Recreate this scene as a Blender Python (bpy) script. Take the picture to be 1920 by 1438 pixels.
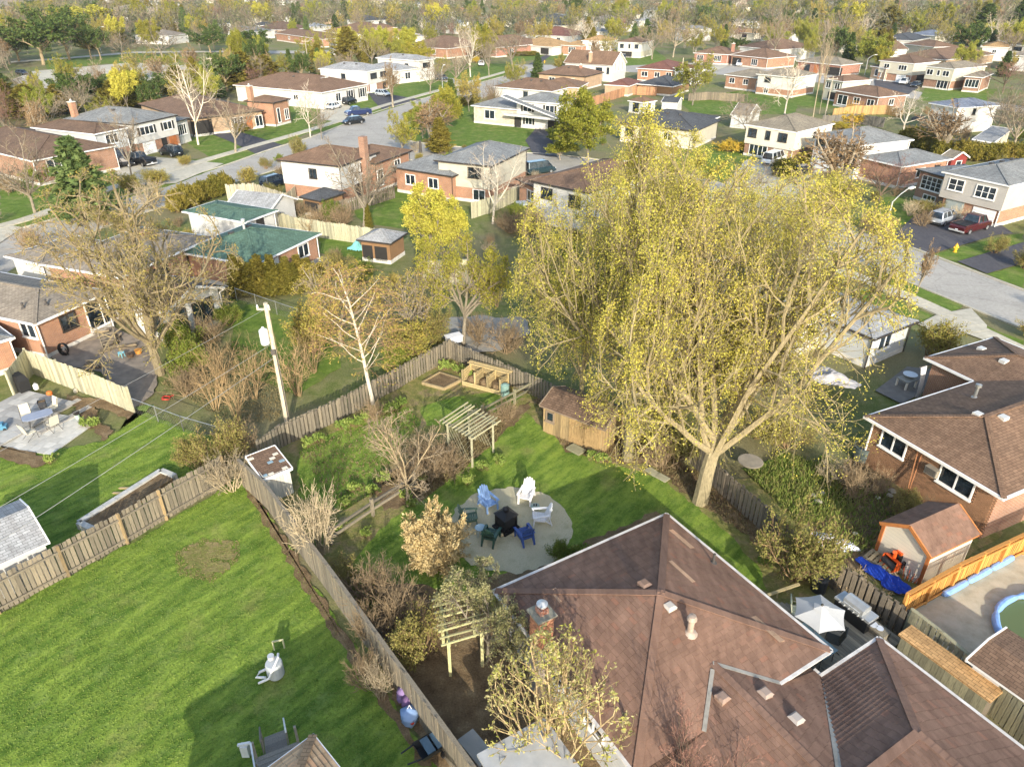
import bpy, math, random
import numpy as np
from mathutils import Vector, Matrix
for o in list(bpy.data.objects): bpy.data.objects.remove(o)
SC = bpy.context.scene; COL = SC.collection
random.seed(11); NP = np.random.default_rng(11)
CAM_H, PITCH, FPX = 22.0, math.radians(29.7), 1333.0
cd = bpy.data.cameras.new('camera'); cam = bpy.data.objects.new('camera', cd); COL.objects.link(cam)
cam.location = (0, 0, CAM_H); cam.rotation_euler = (math.pi/2 - PITCH, 0, 0)
cd.sensor_width = 36; cd.lens = FPX/1920*36; cd.clip_start = .3; cd.clip_end = 8000
SC.camera = cam
SC.render.resolution_x, SC.render.resolution_y = 1024, 766
SUN_EL, SHADOW_AZ = math.radians(20.5), math.radians(99)
W = bpy.data.worlds.new('World'); SC.world = W; W.use_nodes = True
nt = W.node_tree; bg = nt.nodes['Background']
sk = nt.nodes.new('ShaderNodeTexSky'); sk.sky_type = 'NISHITA'; sk.sun_disc = False
sk.sun_elevation = SUN_EL; sk.sun_rotation = math.radians(171); sk.air_density = 1.0; sk.dust_density = 1.5
nt.links.new(sk.outputs[0], bg.inputs[0]); bg.inputs[1].default_value = .15
sl = bpy.data.lights.new('sun', 'SUN'); sl.energy = 2.7; sl.angle = math.radians(.55); sl.color = (1, .93, .80)
so = bpy.data.objects.new('sun', sl); COL.objects.link(so)
dv = Vector((math.cos(SHADOW_AZ)*math.cos(SUN_EL), math.sin(SHADOW_AZ)*math.cos(SUN_EL), -math.sin(SUN_EL)))
so.rotation_euler = dv.to_track_quat('-Z', 'Y').to_euler(); so.location = (0, -30, 60)
vs = SC.view_settings; vs.view_transform = 'Standard'; vs.look = 'None'; vs.gamma = 1; vs.use_curve_mapping = False
vs.exposure = 1.32
def P(px, py, z=0.):
 u = (px-960)/FPX; v = -(py-719)/FPX
 c, s = math.cos(PITCH), math.sin(PITCH)
 d = (u, c+v*s, -s+v*c); t = (z-CAM_H)/d[2]
 return Vector((d[0]*t, d[1]*t, z))
def proj(x, y, z):
 zz = z-CAM_H; c, s = math.cos(PITCH), math.sin(PITCH)
 dep = y*c-zz*s
 return 960+FPX*x/dep, 719-FPX*(y*s+zz*c)/dep, dep
def htop(bx, by, ty):
 p = P(bx, by); lo, hi = 0., 40.
 for _ in range(40):
  m = (lo+hi)/2
  if proj(p.x, p.y, m)[1] > ty: lo = m
  else: hi = m
 return lo
LABELS = {}
def link(o, parent=None):
 COL.objects.link(o)
 if parent is not None: o.parent = parent
 return o
def tag(o, label, cat, group=None):
 o['label'] = label; o['category'] = cat
 if group: o['group'] = group
 LABELS.setdefault(label, []).append(o)
 return o
def thing(name, label, cat, loc=(0, 0, 0), rotz=0, group=None):
 o = bpy.data.objects.new(name, None); o.empty_display_size = .2
 o.location = loc; o.rotation_euler = (0, 0, rotz); link(o)
 return tag(o, label, cat, group)
def obj(name, me, parent=None, loc=(0, 0, 0), rot=(0, 0, 0), scale=(1, 1, 1)):
 o = bpy.data.objects.new(name, me); o.location = loc; o.rotation_euler = rot; o.scale = scale
 return link(o, parent)
def dup_tree(r, loc, rotz, label, group=None, scale=None):
 def cp(o, par):
  c = o.copy(); link(c, par)
  for ch in o.children: cp(ch, c)
  return c
 c = cp(r, None); c.location = loc; c.rotation_euler = (0, 0, rotz)
 if scale: c.scale = scale
 return tag(c, label, r['category'], group or r.get('group'))
def set_uv(me):
 n = len(me.loops)
 if n == 0: return
 uvl = me.uv_layers.new(name='UVMap')
 co = np.empty(len(me.vertices)*3, np.float32); me.vertices.foreach_get('co', co); co = co.reshape(-1, 3)
 li = np.empty(n, np.int32); me.loops.foreach_get('vertex_index', li)
 npol = len(me.polygons)
 nor = np.empty(npol*3, np.float32); me.polygons.foreach_get('normal', nor); nor = nor.reshape(-1, 3)
 ltot = np.empty(npol, np.int32); me.polygons.foreach_get('loop_total', ltot)
 nl = np.repeat(nor, ltot, axis=0)
 h = np.stack([-nl[:, 1], nl[:, 0], np.zeros(n)], 1)
 ln = np.linalg.norm(h, axis=1); flat = ln < .05
 h[flat] = (1, 0, 0); ln[flat] = 1; h /= ln[:, None]
 vv = np.cross(nl, h)
 p = co[li]
 uv = np.stack([(p*h).sum(1), (p*vv).sum(1)], 1).astype(np.float32)
 uvl.data.foreach_set('uv', uv.ravel())
class MB:
 def __init__(s): s.v = []; s.f = []; s.m = []
 def add(s, vs, fs, mi=0):
  b = len(s.v); s.v += [tuple(x) for x in vs]; s.f += [tuple(i+b for i in f) for f in fs]; s.m += [mi]*len(fs); return s
 def box(s, x0, y0, z0, x1, y1, z1, mi=0):
  v = [(x0,y0,z0),(x1,y0,z0),(x1,y1,z0),(x0,y1,z0),(x0,y0,z1),(x1,y0,z1),(x1,y1,z1),(x0,y1,z1)]
  return s.add(v, [(0,3,2,1),(4,5,6,7),(0,1,5,4),(1,2,6,5),(2,3,7,6),(3,0,4,7)], mi)
 def beam(s, a, b, w, h, mi=0, up=(0, 0, 1)):
  a = Vector(a); b = Vector(b); d = (b-a).normalized(); u = Vector(up)
  if abs(d.dot(u)) > .98: u = Vector((1, 0, 0))
  x = d.cross(u).normalized(); y = x.cross(d).normalized()
  v = [q+x*i*w/2+y*j*h/2 for q in (a, b) for i, j in ((-1,-1),(1,-1),(1,1),(-1,1))]
  return s.add(v, [(0,1,2,3),(7,6,5,4),(0,4,5,1),(1,5,6,2),(2,6,7,3),(3,7,4,0)], mi)
 def tube(s, pts, r, n=8, mi=0, caps=True):
  pts = [Vector(p) for p in pts]; k = len(pts)
  rr = r if isinstance(r, (list, tuple)) else [r]*k
  vs = []; prev = None
  for i, p in enumerate(pts):
   d = (pts[min(i+1, k-1)]-pts[max(i-1, 0)]).normalized()
   if prev is None:
    u = Vector((0, 0, 1)) if abs(d.z) < .9 else Vector((1, 0, 0)); x = d.cross(u).normalized()
   else: x = (prev-d*prev.dot(d)).normalized()
   prev = x; y = d.cross(x)
   vs += [p+(x*math.cos(t)+y*math.sin(t))*rr[i] for t in [2*math.pi*j/n for j in range(n)]]
  fs = [(i*n+j, i*n+(j+1) % n, (i+1)*n+(j+1) % n, (i+1)*n+j) for i in range(k-1) for j in range(n)]
  if caps: fs += [tuple(range(n))[::-1], tuple((k-1)*n+j for j in range(n))]
  return s.add(vs, fs, mi)
 def lathe(s, prof, c=(0, 0, 0), n=16, mi=0):
  vs = [(c[0]+r*math.cos(2*math.pi*j/n), c[1]+r*math.sin(2*math.pi*j/n), c[2]+z) for r, z in prof for j in range(n)]
  k = len(prof)
  fs = [(i*n+j, i*n+(j+1) % n, (i+1)*n+(j+1) % n, (i+1)*n+j) for i in range(k-1) for j in range(n)]
  fs += [tuple(range(n))[::-1], tuple((k-1)*n+j for j in range(n))]
  return s.add(vs, fs, mi)
 def prism(s, poly, z0, z1, mi=0):
  n = len(poly)
  vs = [(p[0], p[1], z0) for p in poly]+[(p[0], p[1], z1) for p in poly]
  fs = [tuple(range(n))[::-1], tuple(range(n, 2*n))]+[(i, (i+1) % n, n+(i+1) % n, n+i) for i in range(n)]
  return s.add(vs, fs, mi)
 def mesh(s, name, mats, smooth=False):
  me = bpy.data.meshes.new(name); me.from_pydata(s.v, [], s.f)
  for m in (mats if isinstance(mats, (list, tuple)) else [mats]): me.materials.append(m)
  if any(s.m): me.polygons.foreach_set('material_index', s.m)
  if smooth: me.polygons.foreach_set('use_smooth', [True]*len(s.f))
  me.update(); set_uv(me); return me
 def build(s, name, mats, parent=None, loc=(0, 0, 0), rot=(0, 0, 0), smooth=False):
  return obj(name, s.mesh(name, mats, smooth), parent, loc, rot)
def quads(name, V, mat, rnd=None, uv=False):
 """fast mesh from an (N,4,3) array of quads"""
 V = np.asarray(V, np.float32); n = len(V)
 me = bpy.data.meshes.new(name)
 me.vertices.add(n*4); me.vertices.foreach_set('co', V.ravel())
 me.loops.add(n*4); me.loops.foreach_set('vertex_index', np.arange(n*4, dtype=np.int32))
 me.polygons.add(n); me.polygons.foreach_set('loop_start', np.arange(0, n*4, 4, dtype=np.int32))
 me.materials.append(mat)
 if rnd is not None:
  a = me.attributes.new('rnd', 'FLOAT', 'FACE'); a.data.foreach_set('value', np.asarray(rnd, np.float32))
 me.update(calc_edges=True)
 if uv: set_uv(me)
 return me
def lin(hexs):
 h = hexs.lstrip('#'); c = [int(h[i:i+2], 16)/255 for i in (0, 2, 4)]
 return tuple((x/12.92 if x <= .04045 else ((x+.055)/1.055)**2.4) for x in c)+(1,)
def sh(c, k): return tuple(min(1, max(0, x*k)) for x in c[:3])+(1,)
def newmat(name):
 m = bpy.data.materials.new(name); m.use_nodes = True
 t = m.node_tree; return m, t, t.nodes['Principled BSDF']
def N(t, typ, **kw):
 n = t.nodes.new(typ)
 for k, v in kw.items():
  if k.startswith('i_'): n.inputs[k[2:].replace('_', ' ')].default_value = v
  else: setattr(n, k, v)
 return n
def ramp(t, fac, stops):
 r = t.nodes.new('ShaderNodeValToRGB'); e = r.color_ramp.elements
 while len(e) < len(stops): e.new(.5)
 for el, (p, c) in zip(e, stops): el.position = p; el.color = c
 t.links.new(fac, r.inputs[0]); return r.outputs[0]
def mix(t, fac, a, b, mode='MIX'):
 n = t.nodes.new('ShaderNodeMix'); n.data_type = 'RGBA'; n.blend_type = mode
 for s, v in ((n.inputs[0], fac), (n.inputs[6], a), (n.inputs[7], b)):
  if hasattr(v, 'default_value'): t.links.new(v, s)
  else: s.default_value = v
 return n.outputs[2]
def coords(t, which='Object'):
 return t.nodes.new('ShaderNodeTexCoord').outputs[which]
def noise(t, vec, scale, detail=4, rough=.6, out=0):
 n = t.nodes.new('ShaderNodeTexNoise'); n.inputs['Scale'].default_value = scale
 n.inputs['Detail'].default_value = detail; n.inputs['Roughness'].default_value = rough
 t.links.new(vec, n.inputs['Vector']); return n.outputs[out]
def scalev(t, vec, s):
 n = t.nodes.new('ShaderNodeMapping'); n.inputs['Scale'].default_value = s; t.links.new(vec, n.inputs[0]); return n.outputs[0]
def bump(t, b, h, strength=.3, dist=.02):
 n = t.nodes.new('ShaderNodeBump'); n.inputs['Strength'].default_value = strength; n.inputs['Distance'].default_value = dist
 t.links.new(h, n.inputs['Height']); t.links.new(n.outputs[0], b.inputs['Normal'])
MATS = {}
def cached(f):
 def g(*a, **k):
  key = (f.__name__,)+a+tuple(sorted(k.items()))
  if key not in MATS: MATS[key] = f(*a, **k)
  return MATS[key]
 return g
@cached
def plain(hexs, rough=.6, var=.25, sc=2.5, metal=0., objvar=0.):
 c = lin(hexs); m, t, b = newmat('paint'); v = coords(t)
 col = ramp(t, noise(t, v, sc), [(.3, sh(c, 1-var)), (.7, sh(c, 1+var*.6))])
 if objvar:
  oi = t.nodes.new('ShaderNodeObjectInfo')
  col = mix(t, 1., col, ramp(t, oi.outputs['Random'], [(0, (1-objvar,)*3+(1,)), (1, (1+objvar*.5,)*3+(1,))]), 'MULTIPLY')
 t.links.new(col, b.inputs['Base Color']); b.inputs['Roughness'].default_value = rough; b.inputs['Metallic'].default_value = metal
 return m
@cached
def wood(hexs, var=.45, rough=.85):
 c = lin(hexs); m, t, b = newmat('wood'); v = coords(t)
 oi = t.nodes.new('ShaderNodeObjectInfo')
 add = t.nodes.new('ShaderNodeVectorMath'); add.operation = 'ADD'; t.links.new(v, add.inputs[0]); t.links.new(oi.outputs['Random'], add.inputs[1])
 g = noise(t, scalev(t, add.outputs[0], (9, 9, 1.2)), 3, 5)
 col = ramp(t, g, [(.25, sh(c, 1-var)), (.5, c), (.8, sh(c, 1+var*.5))])
 col = mix(t, 1., col, ramp(t, oi.outputs['Random'], [(0, (.62, .62, .62, 1)), (.5, (.95, .95, .93, 1)), (1, (1.2, 1.17, 1.1, 1))]), 'MULTIPLY')
 t.links.new(col, b.inputs['Base Color']); b.inputs['Roughness'].default_value = rough
 bump(t, b, g, .4, .01); return m
@cached
def brick(c1, c2, mortar='#a09a90', w=.21, h=.075, rough=.9):
 m, t, b = newmat('brickwork'); v = coords(t, 'UV')
 n = t.nodes.new('ShaderNodeTexBrick'); n.inputs['Scale'].default_value = 1
 n.inputs['Brick Width'].default_value = w; n.inputs['Row Height'].default_value = h; n.inputs['Mortar Size'].default_value = .009
 n.inputs['Color1'].default_value = lin(c1); n.inputs['Color2'].default_value = lin(c2); n.inputs['Mortar'].default_value = lin(mortar)
 t.links.new(v, n.inputs['Vector'])
 col = mix(t, 1., n.outputs[0], ramp(t, noise(t, v, .9), [(.3, (.8, .78, .76, 1)), (.7, (1.12, 1.08, 1.05, 1))]), 'MULTIPLY')
 t.links.new(col, b.inputs['Base Color']); b.inputs['Roughness'].default_value = rough
 bump(t, b, n.outputs['Fac'], -.5, .01); return m
@cached
def siding(hexs, step=.17, rough=.55, vert=False):
 c = lin(hexs); m, t, b = newmat('siding'); v = coords(t, 'UV')
 sp = t.nodes.new('ShaderNodeSeparateXYZ'); t.links.new(v, sp.inputs[0])
 d = N(t, 'ShaderNodeMath', operation='DIVIDE'); d.inputs[1].default_value = step; t.links.new(sp.outputs[0 if vert else 1], d.inputs[0])
 f = N(t, 'ShaderNodeMath', operation='FRACT'); t.links.new(d.outputs[0], f.inputs[0])
 col = ramp(t, noise(t, v, .7), [(.3, sh(c, .88)), (.7, sh(c, 1.05))])
 col = mix(t, 1., col, ramp(t, f.outputs[0], [(0, (.62, .62, .62, 1)), (.1, (1, 1, 1, 1))]), 'MULTIPLY')
 t.links.new(col, b.inputs['Base Color']); b.inputs['Roughness'].default_value = rough
 bump(t, b, f.outputs[0], .6, .012); return m
@cached
def shingle(hexs, var=.28, geo=False):
 c = lin(hexs); m, t, b = newmat('shingles'); v = coords(t, 'UV'); ob = coords(t)
 if geo:
  at = t.nodes.new('ShaderNodeAttribute'); at.attribute_name = 'rnd'; oi = t.nodes.new('ShaderNodeObjectInfo')
  ad = N(t, 'ShaderNodeMath', operation='ADD'); t.links.new(at.outputs['Fac'], ad.inputs[0]); t.links.new(oi.outputs['Random'], ad.inputs[1])
  fr = N(t, 'ShaderNodeMath', operation='FRACT'); t.links.new(ad.outputs[0], fr.inputs[0])
  geom = t.nodes.new('ShaderNodeNewGeometry'); v = geom.outputs['Position']
  base = ramp(t, fr.outputs[0], [(0, sh(c, 1-var)), (.5, c), (.9, sh(c, 1+var*.6)), (1, sh((c[0]*1.05, c[1]*.9, c[2]*.85), 1.1))])
  spk = noise(t, v, 60, 2)
 else:
  n = t.nodes.new('ShaderNodeTexBrick'); n.inputs['Scale'].default_value = 1
  n.inputs['Brick Width'].default_value = .3; n.inputs['Row Height'].default_value = .145; n.inputs['Mortar Size'].default_value = .012
  n.inputs['Color1'].default_value = sh(c, 1-var*.7); n.inputs['Color2'].default_value = sh(c, 1+var*.5); n.inputs['Mortar'].default_value = sh(c, .5)
  t.links.new(v, n.inputs['Vector']); base = n.outputs[0]; spk = noise(t, v, 40, 2)
  bump(t, b, n.outputs['Fac'], -.5, .012)
 lg = noise(t, v, .45, 5)
 col = mix(t, 1., base, ramp(t, lg, [(.3, (.78, .78, .78, 1)), (.7, (1.12, 1.1, 1.08, 1))]), 'MULTIPLY')
 col = mix(t, 1., col, ramp(t, spk, [(.3, (.8, .8, .8, 1)), (.7, (1.15, 1.15, 1.15, 1))]), 'MULTIPLY')
 st = noise(t, scalev(t, v, (2.2, .35, .6)), 1.6, 4)
 col = mix(t, 1., col, ramp(t, st, [(.35, (.8, .78, .77, 1)), (.62, (1.05, 1.05, 1.05, 1))]), 'MULTIPLY')
 t.links.new(col, b.inputs['Base Color']); b.inputs['Roughness'].default_value = .92; b.inputs['Specular IOR Level'].default_value = .25
 return m
@cached
def leaf(*cols, trans=.35):
 m, t, b = newmat('leaf'); t.nodes.remove(b)
 at = t.nodes.new('ShaderNodeAttribute'); at.attribute_name = 'rnd'
 oi = t.nodes.new('ShaderNodeObjectInfo')
 k = len(cols); col = ramp(t, at.outputs['Fac'], [(i/max(1, k-1), lin(c)) for i, c in enumerate(cols)])
 col = mix(t, 1., col, ramp(t, oi.outputs['Random'], [(0, (.8, .84, .75, 1)), (1, (1.2, 1.12, 1.1, 1))]), 'MULTIPLY')
 d = t.nodes.new('ShaderNodeBsdfDiffuse'); tr = t.nodes.new('ShaderNodeBsdfTranslucent'); ms = t.nodes.new('ShaderNodeMixShader')
 t.links.new(col, d.inputs[0]); t.links.new(col, tr.inputs[0]); ms.inputs[0].default_value = trans
 t.links.new(d.outputs[0], ms.inputs[1]); t.links.new(tr.outputs[0], ms.inputs[2])
 t.links.new(ms.outputs[0], t.nodes['Material Output'].inputs[0]); return m
@cached
def bark(hexs, var=.4, marks=False):
 c = lin(hexs); m, t, b = newmat('bark'); v = coords(t)
 g = noise(t, scalev(t, v, (6, 6, 1.5)), 2.5, 5)
 col = ramp(t, g, [(.3, sh(c, 1-var)), (.65, sh(c, 1+var*.4))])
 if marks:
  k = noise(t, scalev(t, v, (3, 3, 12)), 1.5, 3); col = mix(t, ramp(t, k, [(.66, (0, 0, 0, 1)), (.72, (.7, .7, .7, 1))]), col, lin('#4a443c'))
 oi = t.nodes.new('ShaderNodeObjectInfo')
 col = mix(t, 1., col, ramp(t, oi.outputs['Random'], [(0, (.75, .75, .75, 1)), (1, (1.2, 1.17, 1.12, 1))]), 'MULTIPLY')
 t.links.new(col, b.inputs['Base Color']); b.inputs['Roughness'].default_value = .95; b.inputs['Specular IOR Level'].default_value = .1
 bump(t, b, g, .5, .02); return m
@cached
def ground(kind):
 m, t, b = newmat(kind); v = t.nodes.new('ShaderNodeNewGeometry').outputs['Position']
 b.inputs['Roughness'].default_value = .95; b.inputs['Specular IOR Level'].default_value = .12
 fine = noise(t, v, 9, 5, .7); mid = noise(t, v, 1.3, 6, .65); big = noise(t, v, .22, 4)
 if kind in ('lawn', 'grass_blades'):
  rot = N(t, 'ShaderNodeMapping'); rot.vector_type = 'TEXTURE'; rot.inputs['Rotation'].default_value = (0, 0, .87); rot.inputs['Scale'].default_value = (2.6, .65, 1); t.links.new(v, rot.inputs[0])
  stk = noise(t, rot.outputs[0], .9, 5, .65)
  col = ramp(t, mid, [(.3, lin('#4d6526')), (.5, lin('#617a32')), (.68, lin('#80914c'))])
  col = mix(t, ramp(t, stk, [(.4, (0, 0, 0, 1)), (.62, (.85, .85, .85, 1))]), col, lin('#93a548'))
  col = mix(t, ramp(t, noise(t, rot.outputs[0], 2.2, 4), [(.5, (0, 0, 0, 1)), (.7, (.6, .6, .6, 1))]), col, lin('#506f2a'))
  col = mix(t, ramp(t, noise(t, v, .5, 5), [(.56, (0, 0, 0, 1)), (.7, (.55, .55, .55, 1))]), col, lin('#98925c'))
  col = mix(t, 1., col, ramp(t, fine, [(.25, (.66, .72, .64, 1)), (.75, (1.2, 1.18, 1.12, 1))]), 'MULTIPLY')
  col = mix(t, 1., col, ramp(t, noise(t, v, 24, 3, .7), [(.3, (.72, .76, .7, 1)), (.65, (1.12, 1.1, 1.06, 1))]), 'MULTIPLY')
  bump(t, b, fine, .6, .05)
 elif kind == 'lush_lawn':
  col = ramp(t, mid, [(.3, lin('#4f6628')), (.55, lin('#647a32')), (.75, lin('#828f4a'))])
  col = mix(t, ramp(t, noise(t, v, .5, 4), [(.5, (0, 0, 0, 1)), (.75, (.7, .7, .7, 1))]), col, lin('#8a8656'))
  col = mix(t, 1., col, ramp(t, fine, [(.25, (.72, .75, .7, 1)), (.75, (1.18, 1.15, 1.1, 1))]), 'MULTIPLY'); bump(t, b, fine, .6, .05)
 elif kind == 'ground':
  col = ramp(t, mid, [(.3, lin('#5c6a34')), (.5, lin('#747a48')), (.7, lin('#918a62'))])
  col = mix(t, ramp(t, big, [(.42, (0, 0, 0, 1)), (.66, (.6, .6, .6, 1))]), col, lin('#66753c'))
  col = mix(t, ramp(t, noise(t, v, .11, 4), [(.42, (0, 0, 0, 1)), (.58, (.75, .75, .75, 1))]), col, lin('#857a60'))
  col = mix(t, 1., col, ramp(t, fine, [(.25, (.65, .65, .62, 1)), (.75, (1.2, 1.2, 1.15, 1))]), 'MULTIPLY'); bump(t, b, fine, .8, .06)
 elif kind == 'rough_grass':
  col = ramp(t, mid, [(.3, lin('#66703a')), (.48, lin('#86854e')), (.62, lin('#9c8c66'))])
  col = mix(t, 1., col, ramp(t, fine, [(.25, (.6, .6, .58, 1)), (.75, (1.25, 1.2, 1.15, 1))]), 'MULTIPLY'); bump(t, b, fine, 1, .08)
 elif kind == 'soil':
  col = ramp(t, mid, [(.3, lin('#5f4f3c')), (.55, lin('#806c52')), (.75, lin('#9b8a6c'))])
  col = mix(t, 1., col, ramp(t, noise(t, v, 16, 4, .7), [(.3, (.6, .6, .6, 1)), (.7, (1.3, 1.28, 1.22, 1))]), 'MULTIPLY'); bump(t, b, fine, 1, .06)
 elif kind == 'gravel':
  col = ramp(t, noise(t, v, 26, 5, .75), [(.3, lin('#a0967a')), (.5, lin('#c0b696')), (.7, lin('#d2c8aa'))])
  col = mix(t, ramp(t, mid, [(.5, (0, 0, 0, 1)), (.75, (.6, .6, .6, 1))]), col, lin('#8f8a68')); bump(t, b, noise(t, v, 30, 4), .7, .02)
 elif kind == 'asphalt':
  col = ramp(t, noise(t, v, 4, 6, .7), [(.3, lin('#9a958c')), (.7, lin('#b3aea4'))])
  col = mix(t, 1., col, ramp(t, big, [(.3, (.86, .86, .86, 1)), (.7, (1.1, 1.09, 1.07, 1))]), 'MULTIPLY')
  col = mix(t, ramp(t, noise(t, v, .6, 5, .7), [(.55, (0, 0, 0, 1)), (.68, (.45, .45, .45, 1))]), col, lin('#7f7b74'))
  vo = t.nodes.new('ShaderNodeTexVoronoi'); vo.feature = 'DISTANCE_TO_EDGE'; vo.inputs['Scale'].default_value = .17; t.links.new(v, vo.inputs['Vector'])
  col = mix(t, ramp(t, vo.outputs['Distance'], [(.0, (.3, .3, .3, 1)), (.008, (0, 0, 0, 1))]), col, lin('#5e5c58'))
 elif kind == 'black_asphalt':
  col = ramp(t, noise(t, v, 5, 6, .7), [(.3, lin('#47464a')), (.7, lin('#5c5a5c'))])
  col = mix(t, ramp(t, noise(t, scalev(t, v, (1, .25, 1)), .9, 3), [(.5, (0, 0, 0, 1)), (.8, (.5, .5, .5, 1))]), col, lin('#747069'))
 elif kind == 'concrete':
  col = ramp(t, noise(t, v, 2, 6, .7), [(.3, lin('#aaa492')), (.7, lin('#c9c2b0'))])
  col = mix(t, 1., col, ramp(t, big, [(.3, (.85, .85, .85, 1)), (.7, (1.08, 1.07, 1.05, 1))]), 'MULTIPLY')
 elif kind == 'pool_deck':
  col = ramp(t, noise(t, v, 1.4, 6, .7), [(.3, lin('#9d947c')), (.55, lin('#b5ab93')), (.75, lin('#c0b69f'))]); b.inputs['Roughness'].default_value = .75
 t.links.new(col, b.inputs['Base Color']); return m
@cached
def glass(hexs='#1c242b'):
 m, t, b = newmat('glass'); v = t.nodes.new('ShaderNodeNewGeometry').outputs['Position']
 c = lin(hexs); col = ramp(t, noise(t, v, 1.2, 2), [(.35, sh(c, .6)), (.65, sh(c, 2.2))])
 t.links.new(col, b.inputs['Base Color']); b.inputs['Roughness'].default_value = .06; b.inputs['Specular IOR Level'].default_value = .8; return m
@cached
def carpaint(hexs):
 m, t, b = newmat('car_paint'); b.inputs['Base Color'].default_value = lin(hexs); b.inputs['Roughness'].default_value = .28
 b.inputs['Metallic'].default_value = .25; b.inputs['Coat Weight'].default_value = .7; b.inputs['Coat Roughness'].default_value = .06
 col = ramp(t, noise(t, coords(t), 3, 4), [(.3, sh(lin(hexs), .85)), (.7, sh(lin(hexs), 1.08))]); t.links.new(col, b.inputs['Base Color']); return m
@cached
def cloth(hexs, var=.12):
 c = lin(hexs); m, t, b = newmat('cloth'); g = noise(t, coords(t), 3, 4)
 t.links.new(ramp(t, g, [(.3, sh(c, 1-var)), (.7, c)]), b.inputs['Base Color']); b.inputs['Roughness'].default_value = .8
 bump(t, b, noise(t, coords(t), 8, 3), .25, .03); return m
# ================================================================ trees: branching skeletons -> tubes and leaf faces
def nrm(a): return a/np.maximum(np.linalg.norm(a, axis=-1, keepdims=True), 1e-6)
def grow(rng, stems, levels):
 """stems: (pos, dir, length, radius) arrays.  Returns per level (paths (B,S+1,3), radii (B,S+1))"""
 pos, d, L, R = [np.array(x, float) for x in stems]
 out = []
 for li, lv in enumerate(levels):
  S = lv.get('seg', 3); B = len(pos); paths = np.zeros((B, S+1, 3)); rad = np.zeros((B, S+1)); dirs = np.zeros((B, S+1, 3))
  paths[:, 0] = pos; rad[:, 0] = R; dirs[:, 0] = d; p = pos.copy()
  for s in range(S):
   d = nrm(d+rng.normal(0, lv.get('wob', .15), (B, 3))+np.array([0, 0, lv.get('up', 0.)]))
   p = p+d*(L/S)[:, None]; paths[:, s+1] = p; dirs[:, s+1] = d
   rad[:, s+1] = R*(1-(1-lv.get('taper', .5))*(s+1)/S)
  out.append((paths, rad))
  if li == len(levels)-1: break
  nx = levels[li+1]; n = nx['n']; st = nx.get('start', .3)
  f = st+(1-st)*(np.arange(n)[None]+rng.uniform(.1, .9, (B, n)))/n
  f[:, -1] = 1.0
  fi = f*S; i0 = np.minimum(fi.astype(int), S-1); w = (fi-i0)[..., None]; bi = np.arange(B)[:, None]
  cp = paths[bi, i0]*(1-w)+paths[bi, i0+1]*w
  cd = nrm(dirs[bi, i0]*(1-w)+dirs[bi, i0+1]*w); cr = rad[bi, i0]*(1-w[..., 0])+rad[bi, i0+1]*w[..., 0]
  ang = np.radians(rng.uniform(*nx['ang'], (B, n))); ang[:, -1] *= .35
  az = rng.uniform(0, 6.28, (B, 1))+np.arange(n)[None]*2.4+rng.normal(0, .3, (B, n))
  ref = np.where(np.abs(cd[..., 2:3]) > .9, np.array([1., 0, 0]), np.array([0, 0, 1.]))
  x = nrm(np.cross(cd, ref)); y = np.cross(cd, x)
  nd = cd*np.cos(ang)[..., None]+(x*np.cos(az)[..., None]+y*np.sin(az)[..., None])*np.sin(ang)[..., None]
  nl = L[:, None]*nx['L']*np.where(np.arange(n) == n-1, nx.get('lead', 1.), 1.)*(1-nx.get('fall', .5)*(f-st)/(1-st+1e-6))*rng.uniform(.75, 1.25, (B, n))
  nr = np.minimum(cr*.9, R[:, None]*nx.get('r', .45)*np.ones((B, n))); nr[:, -1] = cr[:, -1]*.95
  pos, d, L, R = cp.reshape(-1, 3), nd.reshape(-1, 3), nl.ravel(), nr.ravel()
 return out
def tubes(paths, rad, k, rmin=.006):
 B, S1, _ = paths.shape
 t = np.zeros_like(paths); t[:, :-1] = paths[:, 1:]-paths[:, :-1]; t[:, -1] = t[:, -2]; t = nrm(t)
 ref = np.where(np.abs(t[:, :1, 2:3]) > .9, np.array([1., 0, 0]), np.array([0, 0, 1.]))
 x = nrm(np.cross(t, np.broadcast_to(ref, t.shape))); y = np.cross(t, x)
 a = np.arange(k)*2*np.pi/k; r = np.maximum(rad, rmin)[..., None, None]
 ring = paths[:, :, None]+r*(x[:, :, None]*np.cos(a)[None, None, :, None]+y[:, :, None]*np.sin(a)[None, None, :, None])
 nx = np.roll(ring, -1, axis=2)
 return np.stack([ring[:, :-1], nx[:, :-1], nx[:, 1:], ring[:, 1:]], axis=3).reshape(-1, 4, 3)
def leaf_quads(rng, pts, size, aspect=1.6, flat=.3, jitter=.0, dirs=None, follow=0.):
 n = len(pts); nrml = nrm(rng.normal(0, 1, (n, 3))+np.array([0, 0, flat]))
 ax = rng.normal(0, 1, (n, 3))
 if dirs is not None: ax = ax*(1-follow)+dirs*follow*2
 ax = nrm(ax-nrml*(ax*nrml).sum(1, keepdims=True)); ay = np.cross(nrml, ax)
 s = (size*rng.uniform(.6, 1.35, n))[:, None]
 c = pts+rng.normal(0, jitter, (n, 3)) if jitter else pts
 ax = ax*s*aspect*.5; ay = ay*s*.5
 return np.stack([c-ax, c-ay*.9, c+ax, c+ay*.9], axis=1)
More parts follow.
